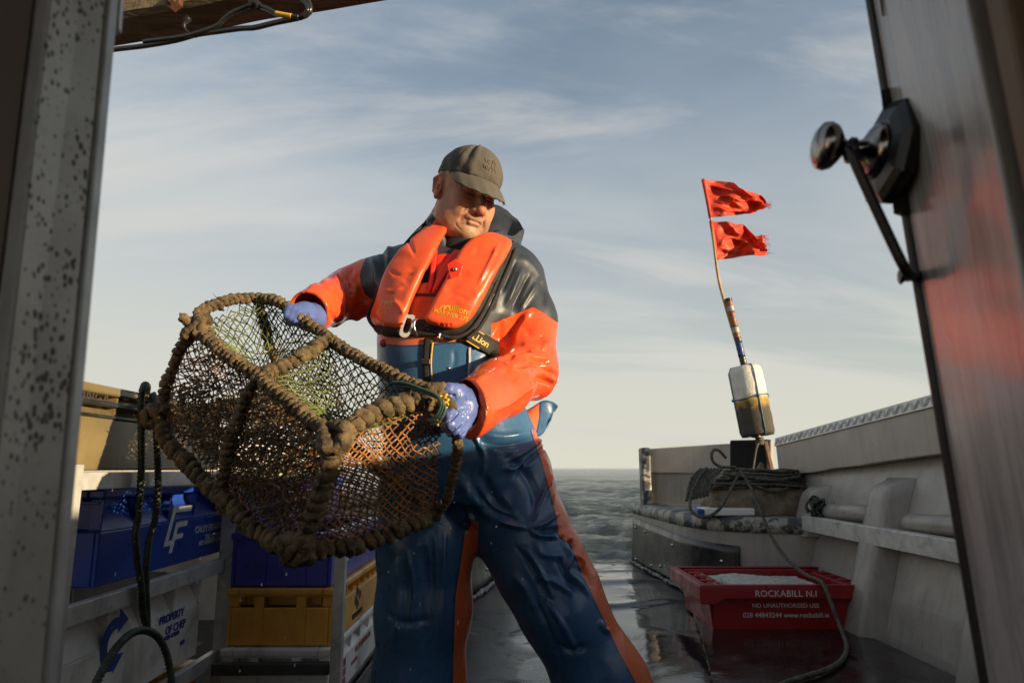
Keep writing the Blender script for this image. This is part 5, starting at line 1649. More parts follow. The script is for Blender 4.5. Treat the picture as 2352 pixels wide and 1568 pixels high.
def head():
    yaw, pitch, roll = rad(38), rad(20), rad(8)
    R = np.array((Matrix.Rotation(roll, 3, 'Y') @ Matrix.Rotation(yaw, 3, 'Z') @ Matrix.Rotation(pitch, 3, 'X')))
    T = np.array([-.138, 1.88, 1.634]); SC = 1.015
    W_ = lambda p: T + SC * (np.asarray(p, float) @ R.T)
    v = Vox((-.125, -.17, -.20), (.125, .15, .165), .0026)
    v.ell((0, .012, .045), (.079, .100, .092), .01)
    v.ell((0, -.028, -.022), (.0685, .074, .088), .03)
    v.ell((0, -.040, .042), (.064, .052, .042), .02)
    v.ell((0, -.052, -.074), (.056, .047, .045), .028)                 # jaw
    for s_ in (1, -1):
        v.ell((s_ * .049, -.036, -.070), (.034, .043, .042), .024)      # jowls
        v.ell((s_ * .041, -.068, -.020), (.026, .026, .024), .018)     # cheekbones
        v.ell((s_ * .038, -.074, -.046), (.023, .024, .025), .02)
        v.cone((s_ * .010, -.097, .024), (s_ * .046, -.084, .022), .009, .008, .012)   # brow
        v.ell((s_ * .031, -.104, .002), (.018, .015, .012), .010, 's')  # socket
        v.ell((s_ * .031, -.079, .001), (.0145, .0135, .0125), .003)    # lids and ball
        v.cone((s_ * .019, -.090, -.0075), (s_ * .043, -.082, -.006), .0042, .0038, .006)  # lower lid bag
        v.cone((s_ * .020, -.0915, .0055), (s_ * .043, -.083, .005), .0035, .0035, .004)   # upper lid
        v.cone((s_ * .020, -.0965, -.0008), (s_ * .042, -.0895, -.001), .0016, .0014, .002, 's')
        v.cone((s_ * .020, -.108, -.036), (s_ * .038, -.092, -.074), .0026, .0026, .008, 's')  # nasolabial fold
        v.cone((s_ * .030, -.098, -.080), (s_ * .033, -.088, -.098), .002, .002, .008, 's')
        v.ell((s_ * .079, .014, -.002), (.010, .022, .034), .008)
        v.cone((s_ * .084, .012, .026), (s_ * .088, .030, .012), .006, .006, .006)
        v.cone((s_ * .088, .032, .010), (s_ * .085, .024, -.022), .006, .005, .006)
        v.ell((s_ * .081, .004, -.032), (.008, .010, .011), .006)
        v.ell((s_ * .091, .014, .002), (.006, .012, .020), .004, 's')
        v.ell((s_ * .083, .004, -.008), (.007, .007, .008), .004, 's')
    v.chain([(0, -.094, .014), (0, -.108, -.010), (0, -.120, -.030)], [.0095, .0105, .0125], .012)
    v.ell((0, -.121, -.034), (.0145, .013, .012), .006)
    for s_ in (1, -1):
        v.ell((s_ * .0145, -.107, -.038), (.0095, .012, .009), .006)
        v.ell((s_ * .0075, -.113, -.0465), (.0042, .006, .004), .003, 's')
    v.ell((0, -.098, -.056), (.026, .014, .013), .012)                 # upper lip mound
    v.cone((-.016, -.1065, -.0615), (.016, -.1065, -.0615), .0042, .0042, .005)
    v.cone((-.014, -.1045, -.0725), (.014, -.1045, -.0725), .0058, .0058, .005)
    v.chain([(-.029, -.0975, -.0700), (-.012, -.109, -.0665), (0, -.1115, -.0660), (.012, -.109, -.0665), (.029, -.0975, -.0700)], [.0018] * 5, .0025, 's')
    v.cone((-.016, -.106, -.083), (.016, -.106, -.083), .003, .003, .008, 's')
    v.ell((0, -.088, -.100), (.029, .021, .021), .018)                 # chin
    v.ell((0, -.114, -.104), (.002, .003, .006), .006, 's')
    v.ell((0, -.038, -.110), (.056, .050, .030), .026)                 # under the chin
    v.chain([(0, .020, -.06), (-.005, .028, -.14), (-.01, .03, -.22)], [.060, .064, .070], .03)
    V, Qd = v.mesh(2)
    N = vnormals(V, Qd)
    V = V + N * ((fbm(V * 42, 3) - .5) * .0022)[:, None]
    P = V
    g = lambda c, r: np.exp(-(((P - np.array(c)) / np.array(r)) ** 2).sum(1))
    hair = np.clip(1.5 * ((g((.075, .03, .03), (.03, .035, .04)) + g((-.075, .03, .03), (.03, .035, .04)))) - .45, 0, 1) * (P[:, 1] > -.03) * (np.abs(P[:, 0]) < .083) * .8
    hair = np.maximum(hair, np.clip((P[:, 1] - .05) * 40, 0, 1) * np.clip((P[:, 2] + .05) * 30, 0, 1) * .85)
    brow = np.clip(1.8 * (g((.030, -.098, .022), (.018, .015, .0055)) + g((-.030, -.098, .022), (.018, .015, .0055))) - .5, 0, .75)
    mous = np.clip(1.6 * g((0, -.108, -.0535), (.024, .018, .007)) - .35, 0, .55)
    gote = np.clip(1.2 * g((0, -.108, -.099), (.022, .02, .013)) - .35, 0, .35)
    hair = np.maximum.reduce([hair, brow, mous, gote])
    lip = np.clip(1.5 * np.maximum(g((0, -.108, -.0725), (.020, .014, .0058)), .8 * g((0, -.110, -.062), (.019, .012, .0042))) - .35, 0, .75)
    stub = np.clip(1.7 * np.maximum.reduce([g((0, -.09, -.09), (.075, .06, .045)), g((.05, -.03, -.085), (.03, .05, .04)), g((-.05, -.03, -.085), (.03, .05, .04))]) - .2, 0, 1)
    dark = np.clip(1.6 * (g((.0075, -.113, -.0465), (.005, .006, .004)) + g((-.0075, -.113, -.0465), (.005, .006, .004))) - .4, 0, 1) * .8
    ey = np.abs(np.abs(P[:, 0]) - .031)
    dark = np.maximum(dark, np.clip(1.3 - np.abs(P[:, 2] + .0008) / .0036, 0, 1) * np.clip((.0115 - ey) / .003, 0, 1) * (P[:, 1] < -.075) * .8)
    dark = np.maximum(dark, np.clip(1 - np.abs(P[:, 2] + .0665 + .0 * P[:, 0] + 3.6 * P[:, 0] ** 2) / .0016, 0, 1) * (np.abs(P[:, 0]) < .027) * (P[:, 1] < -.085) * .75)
    flush = np.clip(g((0, -.122, -.034), (.02, .02, .016)) + .8 * g((.042, -.075, -.022), (.025, .03, .02)) + .8 * g((-.042, -.075, -.022), (.025, .03, .02)) + .7 * (np.abs(P[:, 0]) > .079), 0, 1)
    zf = lambda x, y: ((1030 + x / 5.6) / 1.0629, (340 + y / 5.6) / 1.0629)
    fz = lambda *p: [zf(*a) for a in p]
    VW = carve(W_(V), Qd, [(fz((610, 940), (560, 1010), (520, 1100)), 1.6, -1.8), (fz((870, 1010), (850, 1080), (832, 1170)), 1.5, -1.8), (fz((450, 1120), (480, 1190), (570, 1270)), 1.8, -1.6),
                           (fz((560, 770), (640, 815), (720, 800)), 1.3, -1.3), (fz((540, 800), (620, 850), (700, 845)), 1.3, -.9), (fz((900, 880), (960, 920), (1010, 890)), 1.3, -1.3), (fz((430, 730), (490, 760), (540, 770)), 1.2, -.9), (fz((420, 790), (480, 800), (530, 795)), 1.2, -.9),
                           (fz((520, 1130), (600, 1150), (690, 1150)), 1.5, 1.2), (fz((590, 1180), (680, 1195), (760, 1190)), 1.6, -1.3), (fz((300, 1180), (360, 1260), (460, 1320)), 2.4, -1.6)])
    body = add('person', VW, Qd, 'skin', None, True, man_base)
    for nm, val in (('hair', hair), ('lip', lip), ('stubble', stub), ('dark', dark), ('flush', flush)): attr(body, nm, val)
    # ---- cap
    c = Vox((-.115, -.14, -.03), (.115, .14, .17), .0028)
    c.ell((0, .010, .048), (.083, .104, .093), .005); c.ell((0, -.022, .062), (.073, .076, .073), .025)
    c.cut(np.array([0, 0, .040]), (0, -.10, -1))
    c.ell((0, .010, .042), (.079, .099, .087), .002, 's')
    Vc, Qc = c.mesh(2); Nc = vnormals(Vc, Qc)
    ang = np.arctan2(Vc[:, 0], -(Vc[:, 1] - .01)); top = np.clip((.141 - Vc[:, 2]) / .03, 0, 1)
    seam = sum(np.exp(-((np.angle(np.exp(1j * (ang - k * math.pi / 3 - .0))) * .09) / .0022) ** 2) for k in range(6))
    fold = np.sin(ang * 9 + 5 * Vc[:, 2] / .05) * np.clip((.11 - Vc[:, 2]) / .05, 0, 1) * (.4 + vnoise(Vc * 22))
    dsp = -.0016 * seam * top + .0016 * fold + .0055 * (fbm(Vc * 18, 6) - .5) - .006 * np.exp(-(((ang + .75) / .11) ** 2)) * np.clip((Vc[:, 2] - .05) / .05, 0, 1) + .003 * np.exp(-(((ang + .50) / .10) ** 2))
    Vc = Vc + Nc * dsp[:, None]
    cap = add('cap', W_(Vc), Qc, 'cap_cloth', body, True); cap['label'] = 'worn grey brown baseball cap'
    # button, stitching
    MB().lathe([(.007, -.002), (.0065, .002), (.004, .004), (0, .005)], W_((0, .002, .1405)), R @ np.array([0, -.05, 1]), 14).build('button', 'cap_cloth', cap, smooth=True)
    nu, nv = 60, 20; Vb = []
    for i in range(nu):
        f = -1 + 2 * i / (nu - 1); ph = f * rad(74)
        root = np.array([.0805 * math.sin(ph), -.0965 * math.cos(ph) + .004, .0445 + .006 * math.cos(ph)])
        Lb = .073 * max(0, math.cos(f * math.pi / 2)) ** .42
        for j in range(nv):
            s = j / (nv - 1); dd = Lb * s
            x = root[0] * (1 + .06 * s); y = root[1] - dd
            z = root[2] - dd * (.48 + .20 * s) - 2.0 * x * x * s ** .6 + .006
            z += .0012 * math.sin(f * 23) * s; y += .010 * (1 - s)
            Vb.append((x, y, z))
    Fb = [(i * nv + j, i * nv + nv + j, i * nv + nv + j + 1, i * nv + j + 1) for i in range(nu - 1) for j in range(nv - 1)]
    br = add('brim', W_(np.array(Vb)), Fb, 'cap_cloth', cap, True)
    md = br.modifiers.new('t', 'SOLIDIFY'); md.thickness = .0034; md.offset = -1
    mb = MB(); Vb = np.array(Vb).reshape(nu, nv, 3)
    for s in (4, 7, 10, 13): mb.tube(W_(Vb[2:-2, s] + (0, 0, .0006)), .0007, 5)
    mb.build('stitching', 'cap_thread', br)
    # frayed front edge
    mb = MB(); r2 = np.random.default_rng(1)
    for k in range(70):
        i = r2.integers(4, nu - 4); p = W_(Vb[i, -1]); d = r2.normal(size=3) * .0022 + R @ np.array([0, -.003, -.002])
        mb.tube([p, p + d * .6, p + d], .0006, 4)
    tag(mb.build('fray', 'cap_thread', br), kind='stuff')
    # tone on tone embroidery on the front panel
    bvh = BVHTree.FromPolygons([tuple(x) for x in Vc], [tuple(int(k) for k in f) for f in Qc])
    mb = MB()
    for row, (zz_, n_, h_) in enumerate(((.100, 4, .014), (.083, 5, .010))):
        for k in range(n_):
            a0 = -.22 + .44 * (k + .5) / n_ - .05; Q_ = []
            for t_ in np.linspace(0, 1, 9):
                a = a0 + (.030 + .012 * (k % 2)) * math.sin(t_ * 6.2 + k * 1.7); z = zz_ + h_ * (t_ - .5) + .003 * math.cos(t_ * 9 + k)
                d = Vector((math.sin(a), -math.cos(a), 0)); hit = bvh.ray_cast(Vector((0, .01, z)) + d * .3, -d)
                if hit[0] is not None: Q_.append(np.array(hit[0] + d * .0006))
            if len(Q_) > 3: mb.tube(W_(np.array(Q_)), .0009, 6)
    mb.build('embroidery', 'cap_thread', cap, True)
    return body
PERSON = head()
tag(PERSON, 'middle aged man in grey cap, orange oilskins and life jacket hauling a lobster pot', 'person')

# ---- jacket
z2 = lambda x, y: ((1050 + x / 3.92) / 1.0629, (720 + y / 3.92) / 1.0629)
z4 = lambda x, y: ((900 + x / 3.016) / 1.0629, (340 + y / 3.016) / 1.0629)
z1 = lambda x, y: ((700 + x / 5.2275) / 1.0629, (560 + y / 5.2275) / 1.0629)
z5 = lambda x, y: ((700 + x / 1.809) / 1.0629, (800 + y / 1.809) / 1.0629)
def ztex(f, *p): return [f(*a) for a in p]
def jacket():
    v = Vox((-.66, 1.38, .84), (.24, 2.14, 1.60), .0038)
    v.loft(jz, jcx, jcy, ja, jb, .03)
    px = PX
    # shoulders
    v.cone(q(925, 610, 1.93), q(1170, 618, 1.93), px(44, 1.93), px(46, 1.93), .05)
    # his left arm
    A = [q(1192, 640, 1.93), q(1219, 735, 1.90), q(1213, 846, 1.84), q(1150, 892, 1.67), q(1072, 943, 1.49)]
    v.chain(A, [px(58, 1.93), px(57, 1.9), px(63, 1.84), px(61, 1.67), px(64, 1.49)], .035)
    v.cone(q(1235, 868, 1.85), q(1232, 880, 1.85), px(30, 1.85), px(30, 1.85), .03)
    # his right arm
    B = [q(900, 648, 1.95), q(850, 662, 1.98), q(798, 676, 1.97), q(700, 722, 1.75)]
    v.chain(B, [px(66, 1.95), px(62, 1.98), px(52, 1.97), px(50, 1.78)], .035)
    v.cone(q(838, 700, 1.93), q(820, 728, 1.93), px(22, 1.93), px(11, 1.93), .02)
    v.cone(q(795, 705, 1.92), q(768, 740, 1.91), px(20, 1.92), px(12, 1.91), .02)
    # open cuffs
    Wc, Wd_ = A[-1], A[-2]; ax = (Wc - Wd_) / np.linalg.norm(Wc - Wd_)
    c0 = (q(1047, 882, 1.49) + q(1101, 1001, 1.51)) / 2
    n1 = np.array([ax[0], ax[1] * .35, ax[2]]); n1 /= np.linalg.norm(n1)
    n1 = ax * .55 + np.array([-.91, 0, .41]) * .45; n1 /= np.linalg.norm(n1)
    Wr, Wq = B[-1], B[-2]; ax2 = (Wr - Wq) / np.linalg.norm(Wr - Wq); c2 = (q(671, 682, 1.77) + q(743, 754, 1.77)) / 2
    def slab(P, n, reach):
        n = np.array(n); 
        def fn(x, y, z):
            d = (x - P[0]) * n[0] + (y - P[1]) * n[1] + (z - P[2]) * n[2]
            r = np.sqrt((x - P[0]) ** 2 + (y - P[1]) ** 2 + (z - P[2]) ** 2) - reach
            return np.maximum(-d, r)
        return fn
    v.op(slab(c0, n1, .17), c0 - .17, c0 + .17, .0015, 's')
    v.cone(c0 + n1 * .05, c0 - ax * .085, px(57, 1.49), px(50, 1.56), .003, 's')
    v.op(slab(c2, ax2, .15), c2 - .15, c2 + .15, .0015, 's')
    v.cone(c2 + ax2 * .04, c2 - ax2 * .06, px(44, 1.8), px(40, 1.85), .003, 's')
    # neck opening
    v.cone(q(1064, 592, 1.875), q(1066, 500, 1.86), .078, .105, .01, 's')
    V, Qd = v.mesh(3)
    st = [  # his left sleeve: elbow folds
        (ztex(z2, (975, 525), (850, 545), (720, 610)), 5.5, -11), (ztex(z2, (1150, 650), (1040, 625), (930, 585)), 5, -12), (ztex(z2, (730, 625), (800, 668), (910, 700)), 5, -11),
        (ztex(z2, (925, 610), (975, 680), (1075, 752)), 4.5, -10), (ztex(z2, (1205, 770), (1120, 715), (1030, 645)), 4.5, -9), (ztex(z2, (1190, 880), (1110, 830), (1000, 770)), 5, -7),
        (ztex(z2, (690, 590), (780, 575), (900, 568), (1010, 590)), 5, 7), (ztex(z2, (905, 590), (935, 640), (1010, 700), (1100, 740)), 3.5, 4), (ztex(z2, (700, 640), (790, 690), (900, 712), (930, 690)), 4, 6),
        (ztex(z2, (900, 715), (990, 705), (1090, 760), (1205, 825)), 4.5, 8), (ztex(z2, (915, 710), (935, 780), (975, 870), (900, 930), (760, 1040), (600, 1110)), 5, 4.5),
        (ztex(z2, (990, 120), (900, 230), (830, 370), (800, 490)), 7, 5), (ztex(z2, (900, 190), (790, 330), (730, 500)), 8, -9), (ztex(z2, (690, 230), (670, 400), (660, 560)), 7, -6),
        (ztex(z2, (900, 330), (1000, 400), (1110, 410)), 8, -5), (ztex(z2, (870, 470), (960, 490), (1060, 505)), 6, 5), (ztex(z2, (1060, 540), (1110, 470), (1150, 500)), 6, 6), (ztex(z2, (700, 700), (760, 760), (830, 830)), 9, -4),
        (ztex(z2, (420, 830), (560, 760), (700, 700)), 8, 4), (ztex(z2, (330, 850), (430, 970), (540, 1210)), 2.4, -2.5), (ztex(z2, (380, 830), (480, 960), (590, 1220)), 1.8, -1.8), (ztex(z2, (640, 1180), (800, 1080), (1000, 950)), 10, -3),
        # yoke
        (ztex(z4, (1030, 880), (1000, 960), (960, 1100)), 5, 6), (ztex(z4, (1090, 880), (1040, 1000), (980, 1130)), 4.5, -7), (ztex(z4, (1130, 930), (1080, 1060), (1000, 1250)), 5.5, 8), (ztex(z4, (1190, 980), (1130, 1110), (1050, 1280)), 4.5, -8),
        (ztex(z4, (1240, 1050), (1180, 1150), (1100, 1280)), 5, 5), (ztex(z4, (960, 1050), (930, 1150), (900, 1260)), 4, -6), (ztex(z4, (1250, 1000), (1290, 1120), (1290, 1230)), 6, -4), (ztex(z4, (1100, 850), (1200, 930), (1290, 1040)), 7, 4),
        (ztex(z4, (20, 860), (60, 960), (60, 1100)), 6, 7), (ztex(z4, (90, 800), (110, 920), (100, 1060)), 5, -6), (ztex(z4, (150, 760), (150, 860), (130, 980)), 6, 6),
        # his right sleeve
        (ztex(z1, (640, 560), (720, 680), (800, 850), (830, 1010)), 6, -14), (ztex(z1, (560, 590), (640, 610), (720, 720), (770, 820)), 5, 8), (ztex(z1, (670, 520), (730, 620), (790, 760)), 5, 8), (ztex(z1, (690, 740), (720, 900), (700, 1100), (680, 1200)), 6, 8),
        (ztex(z1, (760, 1000), (760, 1080)), 6, -16), (ztex(z1, (560, 720), (640, 850), (690, 960)), 5, -7), (ztex(z1, (880, 690), (860, 850), (880, 1000)), 7, 6), (ztex(z1, (940, 720), (960, 850), (1050, 950)), 6, -5), (ztex(z1, (540, 1030), (600, 1120), (650, 1210)), 5, -6),
        (ztex(z1, (250, 740), (400, 700), (560, 640)), 7, 5), (ztex(z1, (380, 660), (480, 720), (560, 760)), 5, -4), (ztex(z1, (300, 950), (400, 1000), (420, 1150)), 8, -4), (ztex(z1, (330, 880), (380, 1050), (395, 1240)), 2.0, -2.2), (ztex(z1, (850, 480), (800, 600), (790, 700)), 7, -5)]
    V = carve(V, Qd, [(p, w, a * 1.15) for p, w, a in st])
    N = vnormals(V, Qd)
    V = V + N * (((fbm(V * np.array([11, 11, 9]), 21, 3) - .5) * .007 + -(np.abs(fbm(V * np.array([11, 11, 7]) + 3, 5, 1) - .5) - .12) * .006))[:, None]
    P = proj(V)
    yb = np.interp(P[:, 0], [1138, 1180, 1224, 1250, 1276, 1300], [740, 722, 704, 718, 737, 750])
    xb = np.interp(P[:, 1], [560, 590, 612, 634, 655, 675, 690, 740], [850, 842, 832, 827, 831, 839, 858, 900])
    nav = np.minimum(np.where(P[:, 0] > 1128, yb - P[:, 1], np.where(P[:, 1] > 800, -60, 60)), P[:, 0] - xb)
    # the outside of the sleeves only: the cuffs' inside stays red
    o = add('jacket', V, Qd, 'oilskin', PERSON, True); attr(o, 'navy', nav); o['label'] = 'red orange oilskin jacket with navy yoke'
    return o, V, Qd
JK, JV, JQ = jacket()
# ---- bib trousers
def trousers():
    v = Vox((-.47, 1.60, .03), (.42, 2.12, 1.345), .0041)
    TR = [(678, 884, 1146, 1.90, .150), (720, 872, 1150, 1.90, .156), (790, 868, 1156, 1.90, .162), (850, 870, 1166, 1.90, .165), (900, 873, 1186, 1.90, .168), (950, 876, 1214, 1.90, .172), (1000, 882, 1236, 1.90, .175), (1060, 882, 1252, 1.90, .172),
          (1110, 880, 1258, 1.90, .165), (1150, 884, 1250, 1.90, .150)]
    v.loft(*rows(TR), .03, 2.4)
    L = [q(978, 1130, 1.90), q(978, 1250, 1.89), q(972, 1400, 1.89), q(963, 1568, 1.89), q(958, 1700, 1.89), q(952, 1960, 1.89)]
    v.chain(L, [PX(n, 1.9) for n in (98, 101, 98, 92, 88, 86)], .035)
    Rg = [q(1162, 1100, 1.90), q(1188, 1200, 1.86), q(1236, 1300, 1.83), q(1292, 1402, 1.82), q(1384, 1568, 1.82), q(1450, 1690, 1.83), q(1548, 1880, 1.84)]
    v.chain(Rg, [PX(n, 1.86) for n in (96, 92, 84, 83, 88, 88, 86)], .045)
    # knee bag and loose thigh
    v.cone(q(1255, 1215, 1.84), q(1262, 1232, 1.84), PX(38, 1.84), PX(34, 1.84), .05)
    v.cone(q(1298, 1262, 1.84), q(1330, 1330, 1.83), PX(26, 1.84), PX(30, 1.84), .05)
    v.cut(np.array([0, 0, .10]), (0, 0, -1))
    # hollow at the top of the bib
    v.loft([1.15, 1.4], [fcx(1.25)] * 2, [1.90] * 2, [.135] * 2, [.12] * 2, .01) if False else None
    V, Qd = v.mesh(3)
    st = [(ztex(z5, (1070, 884), (1130, 868), (1200, 815)), 6, 11), (ztex(z5, (1070, 884), (1110, 918), (1200, 926)), 6, 9), (ztex(z5, (1110, 895), (1160, 893), (1210, 885)), 6, -10), (ztex(z5, (930, 845), (1000, 872), (1060, 882)), 6, 9),
          (ztex(z5, (755, 650), (830, 760), (930, 860)), 14, 6), (ztex(z5, (860, 640), (920, 760), (1000, 830)), 14, -8), (ztex(z5, (960, 560), (1050, 640), (1100, 740), (1090, 830)), 15, -7), (ztex(z5, (1130, 560), (1150, 660), (1170, 790)), 10, 6),
          (ztex(z5, (820, 500), (950, 520), (1060, 500), (1130, 470)), 10, -7), (ztex(z5, (860, 470), (960, 480), (1060, 465)), 8, 6), (ztex(z5, (950, 620), (1010, 620), (1080, 600)), 9, 6),
          (ztex(z5, (1100, 940), (1130, 1000), (1230, 1010)), 9, 5), (ztex(z5, (1215, 950), (1250, 1010), (1235, 1070), (1290, 1130), (1340, 1190)), 7, 8), (ztex(z5, (1190, 1000), (1220, 1060), (1280, 1170)), 8, -7), (ztex(z5, (1100, 1100), (1180, 1120), (1270, 1180)), 10, 5),
          (ztex(z5, (1280, 1060), (1320, 1080), (1360, 1140)), 8, -6), (ztex(z5, (1200, 920), (1250, 940), (1265, 980)), 5, -8), (ztex(z5, (1220, 930), (1262, 935)), 5, 8), (ztex(z5, (1260, 1000), (1300, 1030), (1310, 1060)), 5, 8),
          (ztex(z5, (1380, 1290), (1400, 1330), (1430, 1340)), 8, 6), (ztex(z5, (1000, 1080), (1060, 1160), (1110, 1260)), 12, 5), (ztex(z5, (1180, 1380), (1250, 1420), (1330, 1400)), 12, -5),
          (ztex(z5, (480, 1000), (500, 1200), (480, 1400)), 16, 6), (ztex(z5, (600, 950), (620, 1150), (600, 1450)), 16, -7), (ztex(z5, (700, 900), (690, 1100), (680, 1400)), 7, 6), (ztex(z5, (640, 900), (650, 1150), (640, 1400)), 5, -5), (ztex(z5, (530, 960), (560, 1150), (540, 1350)), 6, 6), (ztex(z5, (830, 700), (900, 800), (1020, 850)), 6, -7), (ztex(z5, (1010, 960), (1080, 1060), (1140, 1180)), 6, -6), (ztex(z5, (1050, 960), (1120, 1070), (1180, 1200)), 6, 6), (ztex(z5, (1150, 1200), (1230, 1330), (1290, 1450)), 7, 5), (ztex(z5, (1090, 1180), (1160, 1330), (1220, 1480)), 7, -5), (ztex(z5, (1140, 480), (1060, 540), (960, 600)), 5, 7), (ztex(z5, (1150, 520), (1080, 580), (1000, 660)), 5, -8), (ztex(z5, (1160, 640), (1120, 760), (1080, 870)), 5, 8), (ztex(z5, (820, 460), (870, 560), (860, 660)), 6, 6), (ztex(z5, (430, 1250), (520, 1300), (640, 1290)), 12, -4),
          (ztex(z5, (700, 800), (770, 850), (840, 900)), 10, -8), (ztex(z5, (800, 700), (800, 800), (830, 880)), 10, 5), (ztex(z5, (740, 90), (740, 150), (720, 200)), 8, -2), (ztex(z5, (800, 85), (805, 150), (800, 220)), 2.5, 2.0)]
    V = carve(V, Qd, [(p, w * .72, a * 1.6) for p, w, a in st])
    N = vnormals(V, Qd)
    V = V + N * (((fbm(V * np.array([8, 8, 5]), 31, 2) - .5) * .008 - (np.abs(fbm(V * np.array([9, 9, 5]) + 7, 15, 1) - .5) - .12) * .008))[:, None]
    P = proj(V); x, y = P[:, 0], P[:, 1]
    inner = np.interp(y, [990, 1010, 1060, 1130, 1185, 1230, 1250, 1310, 1400, 1500, 1568, 1900], [1222, 1228, 1245, 1265, 1278, 1284, 1312, 1335, 1377, 1424, 1462, 1635])
    s1 = np.where(y > 985, x - inner, -99)
    la = np.interp(y, [1205, 1220, 1376, 1568, 1900], [1082, 1069, 1046, 1040, 1030])
    s2 = np.where((y > 1195) & (x < 1100 - (y - 1200) * .05), x - la, -99)
    s3 = np.where(y < 830, 788 + 4 * np.sin((x - 870) / 40) - y, -99)
    o = add('bib_trousers', V, Qd, 'bib_rubber', PERSON, True); attr(o, 'orange', np.maximum.reduce([s1, s2, s3])); o['label'] = 'blue rubber bib trousers with orange side stripes'
    return o, V, Qd, L, Rg
TRS, TV, TQ, legL, legR = trousers()
def boots():
    for P in (legL[-1], legR[-1]):
        x, y = P[0], P[1]
        v = Vox((x - .09, y - .26, -.01), (x + .09, y + .12, .22), .006)
        v.cone((x, y, .20), (x, y + .01, .06), .065, .058, .02); v.cone((x, y + .03, .055), (x + .01, y - .17, .045), .052, .046, .03); v.cut(np.array([0, 0, .006]), (0, 0, -1))
        V, Qd = v.mesh(2); add('boot', V, Qd, 'boot_rubber', PERSON, True)
boots()
TB = BVHTree.FromPolygons([tuple(p) for p in np.vstack([TV, JV])], [tuple(int(k) for k in f) for f in np.vstack([TQ, JQ + len(TV)])])
def snap(x, y, off=.002, Y0=1.2, bvh=None):
    """the point of the clothes seen at a pixel, lifted off them a little"""
    o = D(x, y, Y0); d = ray(x, y); d = d / np.linalg.norm(d)
    h = (bvh or TB).ray_cast(Vector(o), Vector(d))
    if h[0] is None: return D(x, y, 1.78)
    return np.array(h[0]) - d * off
def strip(name, top, bot, mat, parent, n=40, m=5, off=.003, th=.003, bvh=None, sm=False):
    """a band laid over the clothes between two outlines"""
    A, B = smooth2(top, n), smooth2(bot, n); V = []
    for i in range(n):
        for j in range(m):
            p = A[i] + (B[i] - A[i]) * j / (m - 1); V.append(snap(p[0], p[1], off, bvh=bvh))
    V = np.array(V).reshape(n, m, 3)
    if sm:
        for _ in range(10):
            V[1:-1] = V[1:-1] * .4 + .3 * (V[:-2] + V[2:])
    V = V.reshape(-1, 3)
    F_ = [(i * m + j, i * m + j + 1, i * m + m + j + 1, i * m + m + j) for i in range(n - 1) for j in range(m - 1)]
    o = add(name, V, F_, mat, parent, True)
    md = o.modifiers.new('t', 'SOLIDIFY'); md.thickness = th; md.offset = 0
    return o
